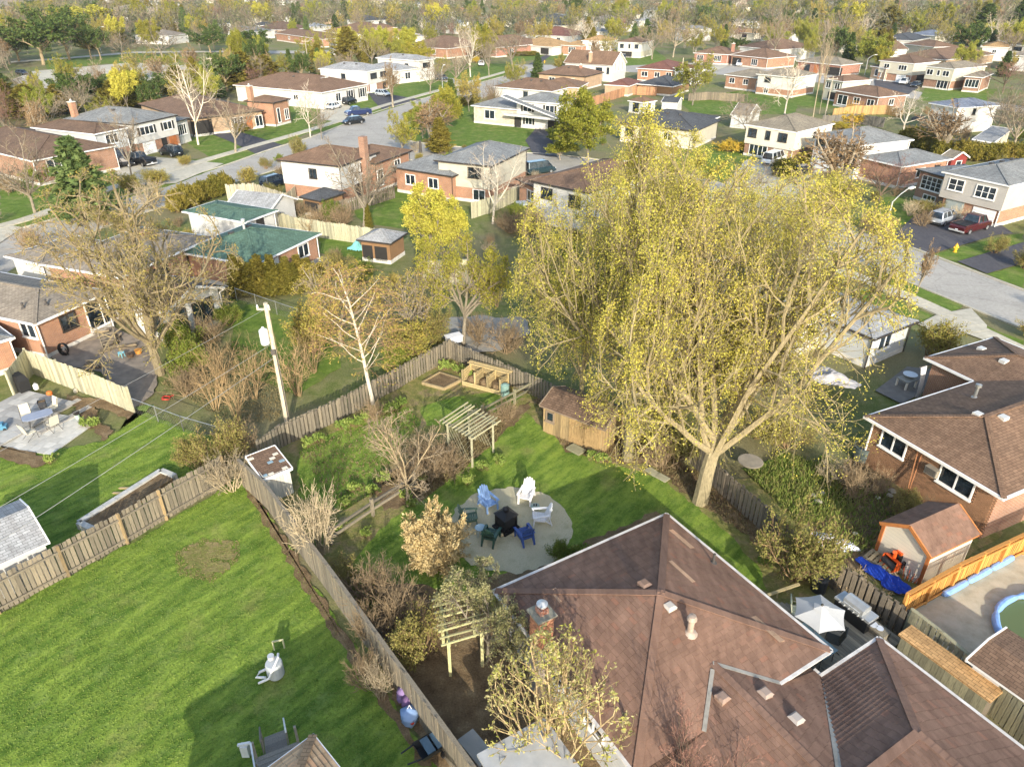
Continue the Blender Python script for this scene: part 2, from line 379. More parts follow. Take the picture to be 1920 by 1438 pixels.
def path_points(rng, paths, per, spread, f0=.2):
 B, S1, _ = paths.shape; f = rng.uniform(f0, 1., (B, per))*(S1-1); i0 = np.minimum(f.astype(int), S1-2); w = (f-i0)[..., None]; bi = np.arange(B)[:, None]
 p = paths[bi, i0]*(1-w)+paths[bi, i0+1]*w
 d = nrm(paths[bi, i0+1]-paths[bi, i0])
 p = p+rng.normal(0, spread, p.shape)
 return p.reshape(-1, 3), d.reshape(-1, 3)
class Arch:
 """tree meshes: trunk (main wood), branches (fine wood), foliage"""
 def __init__(s, name, parts, H, W): s.name = name; s.parts = parts; s.H = H; s.W = W
def make_arch(name, rng, stems, levels, trunk_levels, barkm, twigm, leaves=None, k=(8, 6, 4, 3, 3), rmin=.008, target=None):
 lv = grow(rng, stems, levels); parts = []
 if target:   # stretch the skeleton to the wanted height and width before it gets its wood and leaves
  ap = np.concatenate([p.reshape(-1, 3) for p, r in lv]); sz = target[0]/np.percentile(ap[:, 2], 97); sx = target[1]/(2*np.percentile(np.hypot(ap[:, 0], ap[:, 1]), 91))
  rad = np.array([target[1]/2, target[1]/2, target[0]*.56]); ctr = np.array([0, 0, target[0]*.44])
  def dome(p):
   p = p*np.array([sx, sx, sz]); d = (p-ctr)/rad; n = np.linalg.norm(d, axis=-1, keepdims=True); k = np.where((n > .85) & (p[..., 2:] > target[0]*.3), (.85+.22*np.tanh((n-.85)/.3))/np.maximum(n, .01), 1.)
   return ctr+(p-ctr)*k
  lv = [(dome(p), r) for p, r in lv]
  if len(target) > 2: lv = [(p+np.maximum(p[..., 2:]-1.5, 0)*np.array([target[2], target[3], 0]), r) for p, r in lv]
 tq = np.concatenate([tubes(p, r, k[i], rmin) for i, (p, r) in enumerate(lv[:trunk_levels])])
 parts.append(['trunk', tq, barkm, None])
 if trunk_levels < len(lv):
  parts.append(['branches', np.concatenate([tubes(p, r, k[min(i+trunk_levels, len(k)-1)], rmin) for i, (p, r) in enumerate(lv[trunk_levels:])]), twigm, None])
 if leaves:
  pts, ds = [], []
  for l in leaves['levels']:
   a, b = path_points(rng, lv[l][0], leaves['per'], leaves['spread'], leaves.get('f0', .2)); pts.append(a); ds.append(b)
  pts = np.concatenate(pts); ds = np.concatenate(ds)
  if 'clump' in leaves:
   pts = np.repeat(pts, leaves['clump'], 0)+rng.normal(0, leaves['cs'], (len(pts)*leaves['clump'], 3)); ds = np.repeat(ds, leaves['clump'], 0)
  keep = pts[:, 2] > .25; pts = pts[keep]; ds = ds[keep]
  q = leaf_quads(rng, pts, leaves['size'], leaves.get('aspect', 1.5), leaves.get('flat', .4), 0, ds, leaves.get('follow', 0))
  base = rng.uniform(0, 1, len(pts))
  ncl = np.sin(pts[:, 0]*1.7+3*np.sin(pts[:, 1]*1.1))*.5+np.sin(pts[:, 2]*1.9+pts[:, 1]*1.3)*.5
  parts.append(['foliage', q, leaves['mat'], np.clip(.55*base+.25+.22*ncl, 0, 1)])
 allp = np.concatenate([p[1].reshape(-1, 3) for p in parts]); H = np.percentile(allp[:, 2], 99.7)
 r = np.percentile(np.hypot(allp[:, 0], allp[:, 1]), 97); Wd = 2*r
 if target: H, Wd = target[:2]
 return Arch(name, [(n, quads(name+'_'+n, q, m, r2, uv=False), m) for n, q, m, r2 in parts], H, Wd)
TREES = []   # (object, kind phrase, x, y) for labels made later
def place_tree(a, x, y, h, w, name, label, cat='tree', group=None, rot=None, phrase=None, z=0.):
 rz = random.uniform(0, 6.28) if rot is None else rot
 o = bpy.data.objects.new(name, None); o.empty_display_size = .2; o.location = (x, y, z); o.rotation_euler = (0, 0, rz); link(o)
 o['category'] = cat
 if group: o['group'] = group
 s = (w/a.W, w/a.W, h/a.H); o.scale = s
 for n, me, m in a.parts: obj(n, me, o)
 if label: tag(o, label, cat, group)
 else: TREES.append((o, phrase or name.replace('_', ' '), x, y))
 return o
R = lambda s: np.random.default_rng(s)
def one(L, r, d=(0, 0, 1)): return ([(0, 0, -.1)], [nrm(np.array(d, float))], [L], [r])
B_GREY, B_TAN, B_WHITE, B_DARK = bark('#8d8474'), bark('#9c8c70'), bark('#c3bbab', var=.2, marks=True), bark('#6d6052')
T_GREY, T_BROWN, T_RED = bark('#867966', var=.3), bark('#8a7458', var=.3), bark('#85655a', var=.3)
L_MAPLE = leaf('#8c8844', '#b2a850', '#ccc060', '#a09c4c', '#c4b656', trans=.25)
L_YELLOW = leaf('#8a8c38', '#a4a342', '#b4af52', '#989a40', trans=.2)
L_BUD = leaf('#84803c', '#a39a4a', '#b8ac5a')
L_OLIVE = leaf('#6c7030', '#8a8c3a', '#a09a44', '#7d8436')
L_LIME = leaf('#818a3c', '#989c48', '#a8a854')
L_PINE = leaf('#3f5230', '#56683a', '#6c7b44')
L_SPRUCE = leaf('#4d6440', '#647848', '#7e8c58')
L_CEDAR = leaf('#62622c', '#7c7636', '#8f8442', '#6c6c30')
L_GOLD = leaf('#a08858', '#bba274', '#cfba90', '#ad9464', trans=.15)
L_ORANGE = leaf('#8f7f42', '#a8964c', '#9c9450', '#858048', trans=.2)
L_FORS = leaf('#b09a34', '#c4ae44', '#d2be5c')
L_SHRUB = leaf('#5b6a30', '#738238', '#8c9648')
L_WHITE = leaf('#e9e2d8', '#f4efe8', '#d8cfc2')
L_DRY = leaf('#8c7c5c', '#a59470', '#74664c')
ARCH = {}
def bare(key, seed, H=9, spread=40, r=.13, tw=T_GREY, bk=B_GREY, leaves=None, limbs=6, up=.06, trunk=.28, dens=1., target=None, n3=6):
 rng = R(seed)
 lv = [dict(seg=4, wob=.06, taper=.6), dict(n=limbs, L=1.9, ang=(spread*.5, spread*1.2), start=.75, seg=5, wob=.12, up=up, taper=.35, r=.62, fall=.1),
   dict(n=6, L=.45, ang=(28, 60), start=.25, seg=3, wob=.16, up=.05, taper=.4, r=.5, fall=.45),
   dict(n=n3, L=.5, ang=(25, 60), start=.2, seg=3, wob=.2, up=.04, taper=.4, r=.5, fall=.4),
   dict(n=int(5*dens), L=.55, ang=(25, 60), start=.2, seg=2, wob=.22, up=.03, taper=.4, r=.6, fall=.3)]
 ARCH[key] = make_arch(key, rng, one(H*trunk, r), lv, 3, bk, tw, leaves, rmin=.012 if not target else .008, target=target); return ARCH[key]
for i in range(3): bare('bare%d' % i, 20+i, spread=36+8*i, limbs=6+i)
bare('bare_wide', 31, spread=58, limbs=8, up=.1, trunk=.22)
bare('bare_red', 32, spread=50, limbs=7, tw=T_RED, bk=B_DARK)
bare('bare_white', 33, spread=38, limbs=5, bk=B_WHITE, tw=bark('#b9ab98', var=.2), dens=.8, trunk=.3)
bare('bare_white_wide', 34, spread=48, limbs=5, bk=B_WHITE, tw=bark('#c2b6a4', var=.2), dens=.8, trunk=.25)
bare('upright', 35, spread=22, limbs=9, up=.2, trunk=.12, tw=T_BROWN)
bare('poplar', 36, spread=7, limbs=5, up=.4, trunk=.2, r=.1, dens=.4, n3=3, bk=bark('#a0937c'), tw=bark('#988b74', var=.2))
bare('bud0', 37, spread=42, limbs=7, leaves=dict(levels=[4], per=2, spread=.1, size=.15, mat=L_BUD))
bare('bud1', 38, spread=46, limbs=7, leaves=dict(levels=[4], per=4, spread=.14, size=.17, mat=L_OLIVE))
bare('green0', 39, spread=44, limbs=8, leaves=dict(levels=[3, 4], per=9, spread=.2, size=.17, mat=L_LIME))
bare('yellow0', 40, spread=40, limbs=8, up=.1, leaves=dict(levels=[3, 4], per=12, spread=.2, size=.17, mat=L_YELLOW))
bare('olive0', 41, spread=44, limbs=8, leaves=dict(levels=[3, 4], per=11, spread=.22, size=.17, mat=L_OLIVE))
bare('orange_bud', 42, spread=44, limbs=8, leaves=dict(levels=[4], per=5, spread=.16, size=.16, mat=L_ORANGE))
bare('blossom', 43, spread=44, limbs=7, leaves=dict(levels=[3, 4], per=5, spread=.12, size=.2, mat=L_WHITE))
def conifer(key, seed, mat, H=10, base=.08, wid=.26, tiers=26, per=9, droop=-.25, lsize=.34, irregular=.15, dens=14):
 rng = R(seed); zs = np.linspace(base, .97, tiers)
 pos, ds, Ls, Rs = [], [], [], []
 for z in zs:
  for j in range(per):
   a = rng.uniform(0, 6.28); L = H*wid*(1-z)**.85*rng.uniform(1-irregular*2, 1+irregular)+.25
   pos.append((0, 0, z*H)); ds.append((math.cos(a), math.sin(a), droop+.5*z)); Ls.append(L); Rs.append(.035*(1-z)+.012)
 tr = grow(rng, one(H, .17), [dict(seg=6, wob=.015, taper=.1)])
 br = grow(rng, (np.array(pos), nrm(np.array(ds)), np.array(Ls), np.array(Rs)), [dict(seg=3, wob=.1, up=.06, taper=.3), dict(n=4, L=.4, ang=(30, 60), start=.3, seg=2, wob=.12, taper=.4, r=.5, fall=.4)])
 tq = tubes(tr[0][0], tr[0][1], 8); bq = tubes(br[0][0], br[0][1], 3)
 p1, d1 = path_points(rng, br[0][0], dens, .06, .25); p2, d2 = path_points(rng, br[1][0], dens//2, .06, .1)
 pts = np.concatenate([p1, p2]); dd = np.concatenate([d1, d2])
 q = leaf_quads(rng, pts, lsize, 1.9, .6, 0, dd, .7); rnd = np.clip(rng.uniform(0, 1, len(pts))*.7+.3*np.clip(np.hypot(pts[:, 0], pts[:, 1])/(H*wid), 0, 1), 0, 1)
 allp = pts; Wd = 2*np.percentile(np.hypot(allp[:, 0], allp[:, 1]), 97)
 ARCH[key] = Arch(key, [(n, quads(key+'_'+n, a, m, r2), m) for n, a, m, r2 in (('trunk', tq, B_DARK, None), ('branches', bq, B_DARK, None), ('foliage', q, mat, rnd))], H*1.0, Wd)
conifer('spruce', 51, L_SPRUCE)
conifer('spruce_dark', 52, L_PINE, wid=.22)
conifer('cedar', 53, L_CEDAR, wid=.17, tiers=30, droop=.5, irregular=.1, lsize=.26, base=.03)
conifer('cedar_wide', 54, L_CEDAR, wid=.34, tiers=24, droop=.3, irregular=.25, lsize=.34, base=.04)
conifer('column', 55, L_CEDAR, wid=.12, tiers=34, per=8, droop=.9, irregular=.1, lsize=.2, base=.02)
rng = R(56)
ARCH['pine'] = make_arch('pine', rng, one(4, .24), [dict(seg=4, wob=.08, taper=.7), dict(n=8, L=1.3, ang=(35, 80), start=.55, seg=4, wob=.15, up=.1, taper=.4, r=.5, fall=.2),
 dict(n=7, L=.5, ang=(30, 65), start=.3, seg=3, wob=.15, up=.12, taper=.4, r=.5), dict(n=5, L=.5, ang=(25, 60), start=.3, seg=2, wob=.2, up=.1, taper=.5, r=.5)], 3, B_TAN, B_DARK,
 dict(levels=[2, 3], per=11, spread=.22, size=.3, mat=L_PINE, aspect=1.7, flat=.8), rmin=.012)
def shrub(key, seed, H=1.6, n=14, lean=40, mat=None, tw=T_BROWN, leaves=None, r=.022, sub=(5, 4), spread=.25, rmin=.005, up=.12):
 rng = R(seed); a = rng.uniform(0, 6.28, n); l = np.radians(rng.uniform(5, lean, n))
 d = np.stack([np.cos(a)*np.sin(l), np.sin(a)*np.sin(l), np.cos(l)], 1); pos = np.stack([np.cos(a)*spread*rng.uniform(0, 1, n), np.sin(a)*spread*rng.uniform(0, 1, n), np.zeros(n)], 1)
 lv = [dict(seg=4, wob=.13, up=up, taper=.4), dict(n=sub[0], L=.5, ang=(20, 55), start=.3, seg=3, wob=.2, up=.05, taper=.4, r=.6, fall=.3), dict(n=sub[1], L=.5, ang=(20, 60), start=.2, seg=2, wob=.22, up=.02, taper=.5, r=.7, fall=.3)]
 ARCH[key] = make_arch(key, rng, (pos, d, rng.uniform(.65, 1, n)*H*.8, np.full(n, r)), lv, 1, tw, tw, leaves, k=(5, 3, 3), rmin=rmin)
shrub('bush_bare', 61, lean=62, n=22, sub=(7, 6), tw=bark('#8c7a60', var=.3))
shrub('bush_bare_pale', 62, n=16, sub=(7, 6), lean=50, tw=bark('#a89a80', var=.25), r=.018)
shrub('bush_olive', 63, lean=60, n=20, sub=(6, 6), leaves=dict(levels=[1, 2], per=8, spread=.06, size=.045, mat=leaf('#6d6c3c', '#86834a', '#959056', '#767644')))
shrub('bush_green', 64, lean=58, n=18, sub=(6, 5), leaves=dict(levels=[1, 2], per=14, spread=.08, size=.06, mat=L_SHRUB))
shrub('bush_gold', 65, lean=60, n=40, sub=(7, 6), leaves=dict(levels=[1, 2], per=20, spread=.04, size=.036, mat=L_GOLD, aspect=2.6, follow=.6))
shrub('forsythia', 66, lean=55, n=20, sub=(6, 5), leaves=dict(levels=[1, 2], per=9, spread=.06, size=.07, mat=L_FORS))
shrub('bush_orange', 67, lean=58, n=20, sub=(6, 5), leaves=dict(levels=[1, 2], per=9, spread=.07, size=.05, mat=L_ORANGE))
shrub('sapling_stems', 68, H=3.5, lean=30, n=12, sub=(5, 4), tw=bark('#9a8462', var=.3), r=.03)
shrub('perennial', 69, H=.4, lean=70, n=26, sub=(3, 2), spread=.3, leaves=dict(levels=[0, 1], per=8, spread=.05, size=.09, mat=leaf('#6c8440', '#8a9e50', '#a4ae64'), aspect=2.4), r=.006, rmin=.003)
shrub('hedge_cedar', 70, H=2, lean=50, n=26, sub=(7, 6), leaves=dict(levels=[0, 1, 2], per=9, spread=.1, size=.13, mat=L_CEDAR, aspect=1.8, follow=.4))
shrub('dry_brush', 71, H=.7, lean=80, n=26, sub=(6, 5), spread=.4, tw=bark('#9b8a6e', var=.3), r=.012)
# ================================================================ houses
ROOF = dict(brown=shingle('#826955'), darkbrown=shingle('#75604f'), red=shingle('#80594d'), grey=shingle('#888b8a'), light=shingle('#a3a5a5'), char=shingle('#55585b'),
   green=shingle('#5e7a69'), tan=shingle('#b39468'), taupe=shingle('#938a78'), bluegrey=shingle('#7f8896'), greybrown=shingle('#91887a'))
WALL = dict(white=siding('#c8c6c0'), cream=siding('#ddd3bd'), beige=siding('#c3bca8'), grey=siding('#b3aea6'), ltgrey=siding('#b9bbba'),
   bo=brick('#ab7650', '#9a6645'), br=brick('#a26548', '#925740'), bb=brick('#96684a', '#86593e'), bt=brick('#b89874', '#a98a66'), stone=brick('#b5aa98', '#cfc6b6', w=.4, h=.2),
   board=siding('#8a6a4a', .2, .85, True), redb=siding('#7c2f28', .2, .85, True), conc=plain('#cfcac0', .9))
TRIM_W, TRIM_D, TRIM_B = plain('#e6e4df', .5, .1), plain('#39332e', .5, .15), plain('#8b7a66', .6, .15)
TRIM_O = plain('#b0703a', .7, .2)
GL, METAL_W, METAL_D, METAL_G = glass(), plain('#c9c9c6', .45, .2, metal=.3), plain('#4a4642', .6, .2), plain('#a9a9a4', .35, .25, metal=.6)
WMESH = {}
def window_mesh(w, h, n, m, frame):
 key = (round(w, 2), round(h, 2), n, m, frame)
 if key not in WMESH:
  fm = {'w': TRIM_W, 'd': TRIM_D, 'b': TRIM_B}[frame]; f = .07
  b = MB()
  b.box(-w/2-f, -.07, -f, w/2+f, .01, 0); b.box(-w/2-f, -.07, h, w/2+f, .01, h+f)
  b.box(-w/2-f, -.07, 0, -w/2, .01, h); b.box(w/2, -.07, 0, w/2+f, .01, h)
  for i in range(1, n): x = -w/2+w*i/n; b.box(x-.035, -.065, 0, x+.035, .01, h)
  for i in range(1, m): z = h*i/m; b.box(-w/2, -.06, z-.02, w/2, .01, z+.02)
  b.box(-w/2-f-.04, -.12, -f-.06, w/2+f+.04, .01, -f+.001)
  pw = w/n; p = MB().box(-pw/2+.03, -.025, .01, pw/2-.03, -.005, h-.01)
  WMESH[key] = (b.mesh('window', [fm]), p.mesh('pane', [GL]))
 return WMESH[key]
def garage_mesh(w, h, col):
 key = ('g', round(w, 2), round(h, 2), col)
 if key not in WMESH:
  b = MB(); n = 4
  for i in range(n):
   z0 = h*i/n; b.box(-w/2, -.05, z0+.012, w/2, .01, h*(i+1)/n-.012)
   for j in range(4): x = -w/2+w*(j+.1)/4; b.box(x, -.065, z0+h/n*.2, x+w*.2, -.045, z0+h/n*.8)
  WMESH[key] = b.mesh('garage_door', [plain(col, .5, .06)])
 return WMESH[key]
HOUSES = []
class House:
 def __init__(s, label, short, cat='house', name='house', group=None):
  s.label, s.short, s.cat, s.name, s.group = label, short, cat, name, group; s.root = None; s.foot = []; s.blocks = []
 def frame(s, A, B, C, h, W=None, L=None, ang=None):
  b = P(*B, h) if len(B) == 2 else Vector(B)
  va = (P(*A, h)-b) if A else None; vc = (P(*C, h)-b) if C else None
  if ang is None:
   if va and vc:
    a1 = math.atan2(vc.y, vc.x); a2 = math.atan2(va.y, va.x)-math.pi/2
    d = (a2-a1+math.pi) % (2*math.pi)-math.pi
    wa, wc = va.length, vc.length; ang = a1+d*wa/(wa+wc)
   elif vc: ang = math.atan2(vc.y, vc.x)
   else: ang = math.atan2(va.y, va.x)-math.pi/2
  return b, ang, (L or vc.length), (W or va.length)
 def block(s, A, B, C, h, roof='brown', wall='white', lo=None, split=2.2, kind='hip', pitch=.36, W=None, L=None, ang=None, o=.35, trim='w', feats=(), vents=0, jut=.0, base=0., z0=0., chimney=None, backs=True, foundation=True):
  b, ang, L, W = s.frame(A, B, C, h, W, L, ang)
  if s.root is None:
   s.root = thing(s.name, s.label, s.cat, (b.x, b.y, 0), ang, s.group); s.B0 = (b.x, b.y, ang)
   HOUSES.append(s)
  bx, by, ba = s.B0; c, sn = math.cos(-ba), math.sin(-ba)
  loc = ((b.x-bx)*c-(b.y-by)*sn, (b.x-bx)*sn+(b.y-by)*c, 0); rot = (0, 0, ang-ba)
  fr = (b, ang, L, W, h, o, pitch, kind); s.blocks.append((fr, loc, rot))
  ca, sa = math.cos(ang), math.sin(ang)
  s.foot.append([(b.x+x*ca-y*sa, b.y+x*sa+y*ca) for x, y in ((0, 0), (L, 0), (L, W), (0, W))])
  tm = {'w': TRIM_W, 'd': TRIM_D, 'b': TRIM_B, 'o': TRIM_O}[trim]; rise = pitch*min(L, W)/2
  def shell(name, x0, y0, x1, y1, za, zb, mat, gab=False):
   m = MB(); m.add([(x0,y0,za),(x1,y0,za),(x1,y1,za),(x0,y1,za),(x0,y0,zb),(x1,y0,zb),(x1,y1,zb),(x0,y1,zb)], [(0,1,5,4),(1,2,6,5),(2,3,7,6),(3,0,4,7),(4,5,6,7),(0,3,2,1)])
   if gab:
    if kind == 'gx':
     for x in (x0, x1): m.add([(x, y0, zb), (x, y1, zb), (x, (y0+y1)/2, zb+pitch*(y1-y0)/2)], [(0, 1, 2) if x == x1 else (1, 0, 2)])
    else:
     for y in (y0, y1): m.add([(x0, y, zb), (x1, y, zb), ((x0+x1)/2, y, zb+pitch*(x1-x0)/2)], [(0, 1, 2) if y == y0 else (1, 0, 2)])
   return m.build(name, [mat], s.root, loc, rot)
  gb = kind in ('gx', 'gy'); zt = h-.03+(pitch*o if gb else 0)
  if lo:
   shell('lower_wall', o, o, L-o, W-o, z0, split, WALL[lo]); shell('upper_wall', o-jut, o-jut, L-o+.003, W-o+.003, split, zt, WALL[wall], gb)
  else: shell('wall', o, o, L-o, W-o, z0, zt, WALL[wall], gb)
  if foundation and not z0: shell('foundation', o-.03, o-.03, L-o+.03, W-o+.03, 0, .35, WALL['conc'])
  m = MB(); t = .05
  if kind == 'hip':
   if L >= W: r1, r2 = (W/2, W/2), (L-W/2, W/2)
   else: r1, r2 = (L/2, L/2), (L/2, W-L/2)
   v = [(0,0,h),(L,0,h),(L,W,h),(0,W,h),(r1[0],r1[1],h+rise),(r2[0],r2[1],h+rise)]
   f = [(0,1,5,4),(1,2,5),(2,3,4,5),(3,0,4)] if L >= W else [(0,1,4),(1,2,5,4),(2,3,5),(3,0,4,5)]
   m.add(v, f, 0); m.add([(0,0,h-t),(L,0,h-t),(L,W,h-t),(0,W,h-t)], [(0,3,2,1)], 1)
  elif gb:
   if kind == 'gx': v = [(0,0,h),(L,0,h),(L,W,h),(0,W,h),(0,W/2,h+pitch*W/2),(L,W/2,h+pitch*W/2)]; f = [(0,1,5,4),(2,3,4,5)]; rp = (((0, 4, 3), 0), ((1, 5, 2), 0))
   else: v = [(0,0,h),(L,0,h),(L,W,h),(0,W,h),(L/2,0,h+pitch*L/2),(L/2,W,h+pitch*L/2)]; f = [(0,4,5,3),(4,1,2,5)]; rp = (((0, 4, 1), 0), ((3, 5, 2), 0))
   m.add(v, f, 0); m.add([(x, y, z-.09) for x, y, z in v], [q[::-1] for q in f], 1)
   for q, _ in rp:
    for i in (0, 1): m.beam(Vector(v[q[i]])+Vector((0, 0, -.05)), Vector(v[q[i+1]])+Vector((0, 0, -.05)), .06, .16, 1)
  elif kind == 'flat':
   m.box(0, 0, h-.12, L, W, h+.02, 0)
  elif kind == 'shed':   # falls towards y = 0
   v = [(0,0,h),(L,0,h),(L,W,h+pitch*W),(0,W,h+pitch*W)]; m.add(v, [(0,1,2,3)], 0); m.add([(x, y, z-.1) for x, y, z in v], [(3,2,1,0)], 1)
   for i in range(4): m.beam(Vector(v[i])+Vector((0, 0, -.05)), Vector(v[(i+1) % 4])+Vector((0, 0, -.05)), .05, .14, 1)
  if foundation and h > 2.2 and not z0:
   d = MB(); d.tube([(o-.08, o-.08, 0), (o-.08, o-.08, h-.3), (.02, .02, h-.1)], .045, 5); d.tube([(L-o+.06, o-.08, 0), (L-o+.06, o-.08, h-.3), (L-.02, .02, h-.1)], .045, 5); d.build('downspout', [tm], s.root, loc, rot)['kind'] = 'stuff'
  rf = m.build('roof', [ROOF[roof] if isinstance(roof, str) else roof, tm], s.root, loc, rot); s.roof = rf
  if kind == 'hip':
   g = MB(); e = .05
   for a, c2 in (((-e, 0), (L+e, 0)), ((L, -e), (L, W+e)), ((L+e, W), (-e, W)), ((0, W+e), (0, -e))): g.beam((a[0], a[1], h-.06), (c2[0], c2[1], h-.06), .09, .14)
   g.build('gutter', [tm], s.root, loc, rot)
   rc = MB(); rr = [(0,0,h),(L,0,h),(L,W,h),(0,W,h)]; top = v[4:]
   mat = ROOF[roof] if isinstance(roof, str) else roof
   pr = [(0, 0), (1, 1), (2, 1), (3, 0)] if L >= W else [(0, 0), (1, 0), (2, 1), (3, 1)]
   for i, j in pr: rc.beam(Vector(rr[i])+Vector((0, 0, .02)), Vector(top[j])+Vector((0, 0, .02)), .24, .035)
   rc.beam(Vector(top[0])+Vector((0, 0, .02)), Vector(top[1])+Vector((0, 0, .025)), .24, .035)
   rc.build('ridge_cap', [mat], rf)
  for i in range(vents):
   x = L*(.25+.5*(i+.5)/vents); y = W*.62 if L >= W else W*.5
   if L < W: x, y = L*.38, W*(.25+.5*(i+.5)/vents)
   z = h+pitch*min(x, L-x, y, W-y)
   MB().box(x-.18, y-.18, z-.08, x+.18, y+.18, z+.2).build('roof_vent', [METAL_D], s.root, loc, rot)
  if chimney:
   x, y, wdt, top = chimney[:4]; cm = WALL[chimney[4] if len(chimney) > 4 else 'br']; x *= L; y *= W
   ch = MB().box(x-wdt/2, y-wdt/2, 0, x+wdt/2, y+wdt/2, top).build('chimney', [cm], s.root, loc, rot)
   k = MB().box(x-wdt/2-.06, y-wdt/2-.06, top, x+wdt/2+.06, y+wdt/2+.06, top+.1); k.lathe([(.13, .1), (.12, .4)], (x, y, top), 10); k.build('chimney_cap', [WALL['conc']], ch)
  fl = list(feats)
  if backs and kind == 'hip': fl += [('Lb', .3, h-1.55, 1.1, .9, 'w2'), ('Rb', .3, h-1.55, 1.3, .9, 'w2'), ('Rb', .7, h-1.55, 1.3, .9, 'w2')]
  for ft in fl:
   face, fs, z, w, hh, st = ft[:6]
   ln = L if face[0] == 'R' else W
   pos = fs*ln if fs <= 1 else fs
   if face == 'R': q, r = (pos, o-jut, z), 0
   elif face == 'L': q, r = (o-jut, pos, z), -math.pi/2
   elif face == 'Rb': q, r = (pos, W-o, z), math.pi
   else: q, r = (L-o, pos, z), math.pi/2
   if jut and lo and z < split: q = (q[0]+(jut if face == 'L' else 0), q[1]+(jut if face == 'R' else 0), z)
   cr, sr = math.cos(rot[2]), math.sin(rot[2])
   wl = (loc[0]+q[0]*cr-q[1]*sr, loc[1]+q[0]*sr+q[1]*cr, z); wr = (0, 0, rot[2]+r)
   if st[0] in 'wdbs':
    n = int(st[1]) if len(st) > 1 else 2; mm = int(st[2]) if len(st) > 2 else 1
    fm = 'w' if st[0] in 'ws' else st[0]
    wm, pm = window_mesh(w, hh, n, mm, fm)
    wo = obj('window', wm, s.root, wl, wr)
    for i in range(n): obj('pane', pm, wo, (-w/2+w*(i+.5)/n, 0, 0))
    if st[0] == 's':
     key = ('sh', round(hh, 2))
     if key not in WMESH:
      sb = MB(); sb.box(-.17, -.05, -.04, .17, .01, hh+.04)
      WMESH[key] = sb.mesh('shutter', [plain('#23211f', .6, .15)])
     for sg in (-1, 1): obj('shutter', WMESH[key], wo, (sg*(w/2+.26), 0, 0))
   elif st[0] == 'g': obj('garage_door', garage_mesh(w, hh, '#e8e7e3' if len(st) < 2 else {'b': '#9c938a', 't': '#c9bca4', 'g': '#8e9090'}[st[1]]), s.root, wl, wr)
   elif st[0] == 'p':   # glazed patio door
    wm, pm = window_mesh(w, hh, 2, 1, 'w'); wo = obj('patio_door', wm, s.root, wl, wr)
    for i in range(2): obj('pane', pm, wo, (-w/2+w*(i+.5)/2, 0, 0))
   elif st[0] == 'r':   # plain door
    d = MB().box(-w/2, -.05, 0, w/2, .01, hh); d.box(-w/2-.08, -.03, 0, -w/2, .012, hh+.08); d.box(w/2, -.03, 0, w/2+.08, .012, hh+.08)
    do = d.build('door', [plain({'w': '#dedbd5', 'd': '#33302e', 'r': '#7a3c30', 'g': '#9aa29e', 'o': '#a8663a'}[st[1]], .5, .1)], s.root, wl, wr)
    MB().lathe([(.03, 0), (.04, .03), (.02, .06)], (w/2-.1, -.09, hh*.45), 8).build('handle', [METAL_G], do)
   elif st[0] == 'k':   # flat dark panel: shade of a carport or porch mouth painted on the wall
    d = MB().box(-w/2, -.03, 0, w/2, .0, hh); d.build('shade_panel', [plain('#2a2724', .9, .2)], s.root, wl, wr)
  return s
 def rz(s, i, x, y):
  (b, ang, L, W, h, o, pitch, kind), loc, rot = s.blocks[i]
  return h+pitch*min(x, L-x, y, W-y)
def hs(label, short, A, B, C, h, **k):
 H = House(label, short); H.block(A, B, C, h, **k); return H
# ================================================================ ground, roads, lawns
LAYER = [0.0]
def structure(name, me, kind='structure'):
 o = obj(name, me); o['kind'] = kind; return o
def patch(name, pts, mat, jag=.12, step=.5, raw=False, z=None, world=False, kind='structure'):
 LAYER[0] += .0015; z = LAYER[0] if z is None else z
 w = [Vector((p[0], p[1], 0)) if world else P(*p) for p in pts]
 out = []
 for i, a in enumerate(w):
  b = w[(i+1) % len(w)]; n = max(1, min(120, int((b-a).length/step))); d = (b-a).normalized(); nn = Vector((-d.y, d.x, 0))
  for k in range(n):
   q = a+(b-a)*k/n
   if jag and k: q = q+nn*random.uniform(-jag, jag)
   out.append((q.x, q.y, z))
 me = bpy.data.meshes.new(name); me.from_pydata(out, [], [tuple(range(len(out)))]); me.materials.append(mat); me.update()
 if me.polygons[0].normal.z < 0: me.flip_normals()
 set_uv(me)
 return structure(name, me, kind)
def smooth(pts, n=6):
 pts = [Vector((p.x, p.y, 0)) for p in pts]; out = []
 for i in range(len(pts)-1):
  p0, p1, p2, p3 = pts[max(i-1, 0)], pts[i], pts[i+1], pts[min(i+2, len(pts)-1)]
  for k in range(n):
   t = k/n; out.append(.5*((2*p1)+(p2-p0)*t+(2*p0-5*p1+4*p2-p3)*t*t+(3*p1-p0-3*p2+p3)*t**3))
 return out+[pts[-1]]
def kerb(pts, name='kerb'):
 b = MB(); pts = smooth(pts)
 for a, c in zip(pts, pts[1:]):
  b.beam((a.x, a.y, .045), (c.x, c.y, .045), .18, .11)
 return structure(name, b.mesh(name, [ground('concrete')]))
gm = MB(); n = 24; ext = 2600
gm.add([(-ext, -120, 0), (ext, -120, 0), (ext, 4200, 0), (-ext, 4200, 0)], [(0, 1, 2, 3)])
structure('ground', gm.mesh('ground', [ground('ground')]))
AS, BA, CO, LU, LA, SO = ground('asphalt'), ground('black_asphalt'), ground('concrete'), ground('lush_lawn'), ground('lawn'), ground('soil')
UP = [P(*p) for p in ((43,428),(128,403),(300,348),(426,309),(506,281),(582,258),(650,232),(717,207),(777,190),(873,163),(983,133),(1010,124))]
LO = [P(*p) for p in ((-60,560),(60,480),(200,425),(330,380),(433,345),(525,317),(580,302),(640,292))]
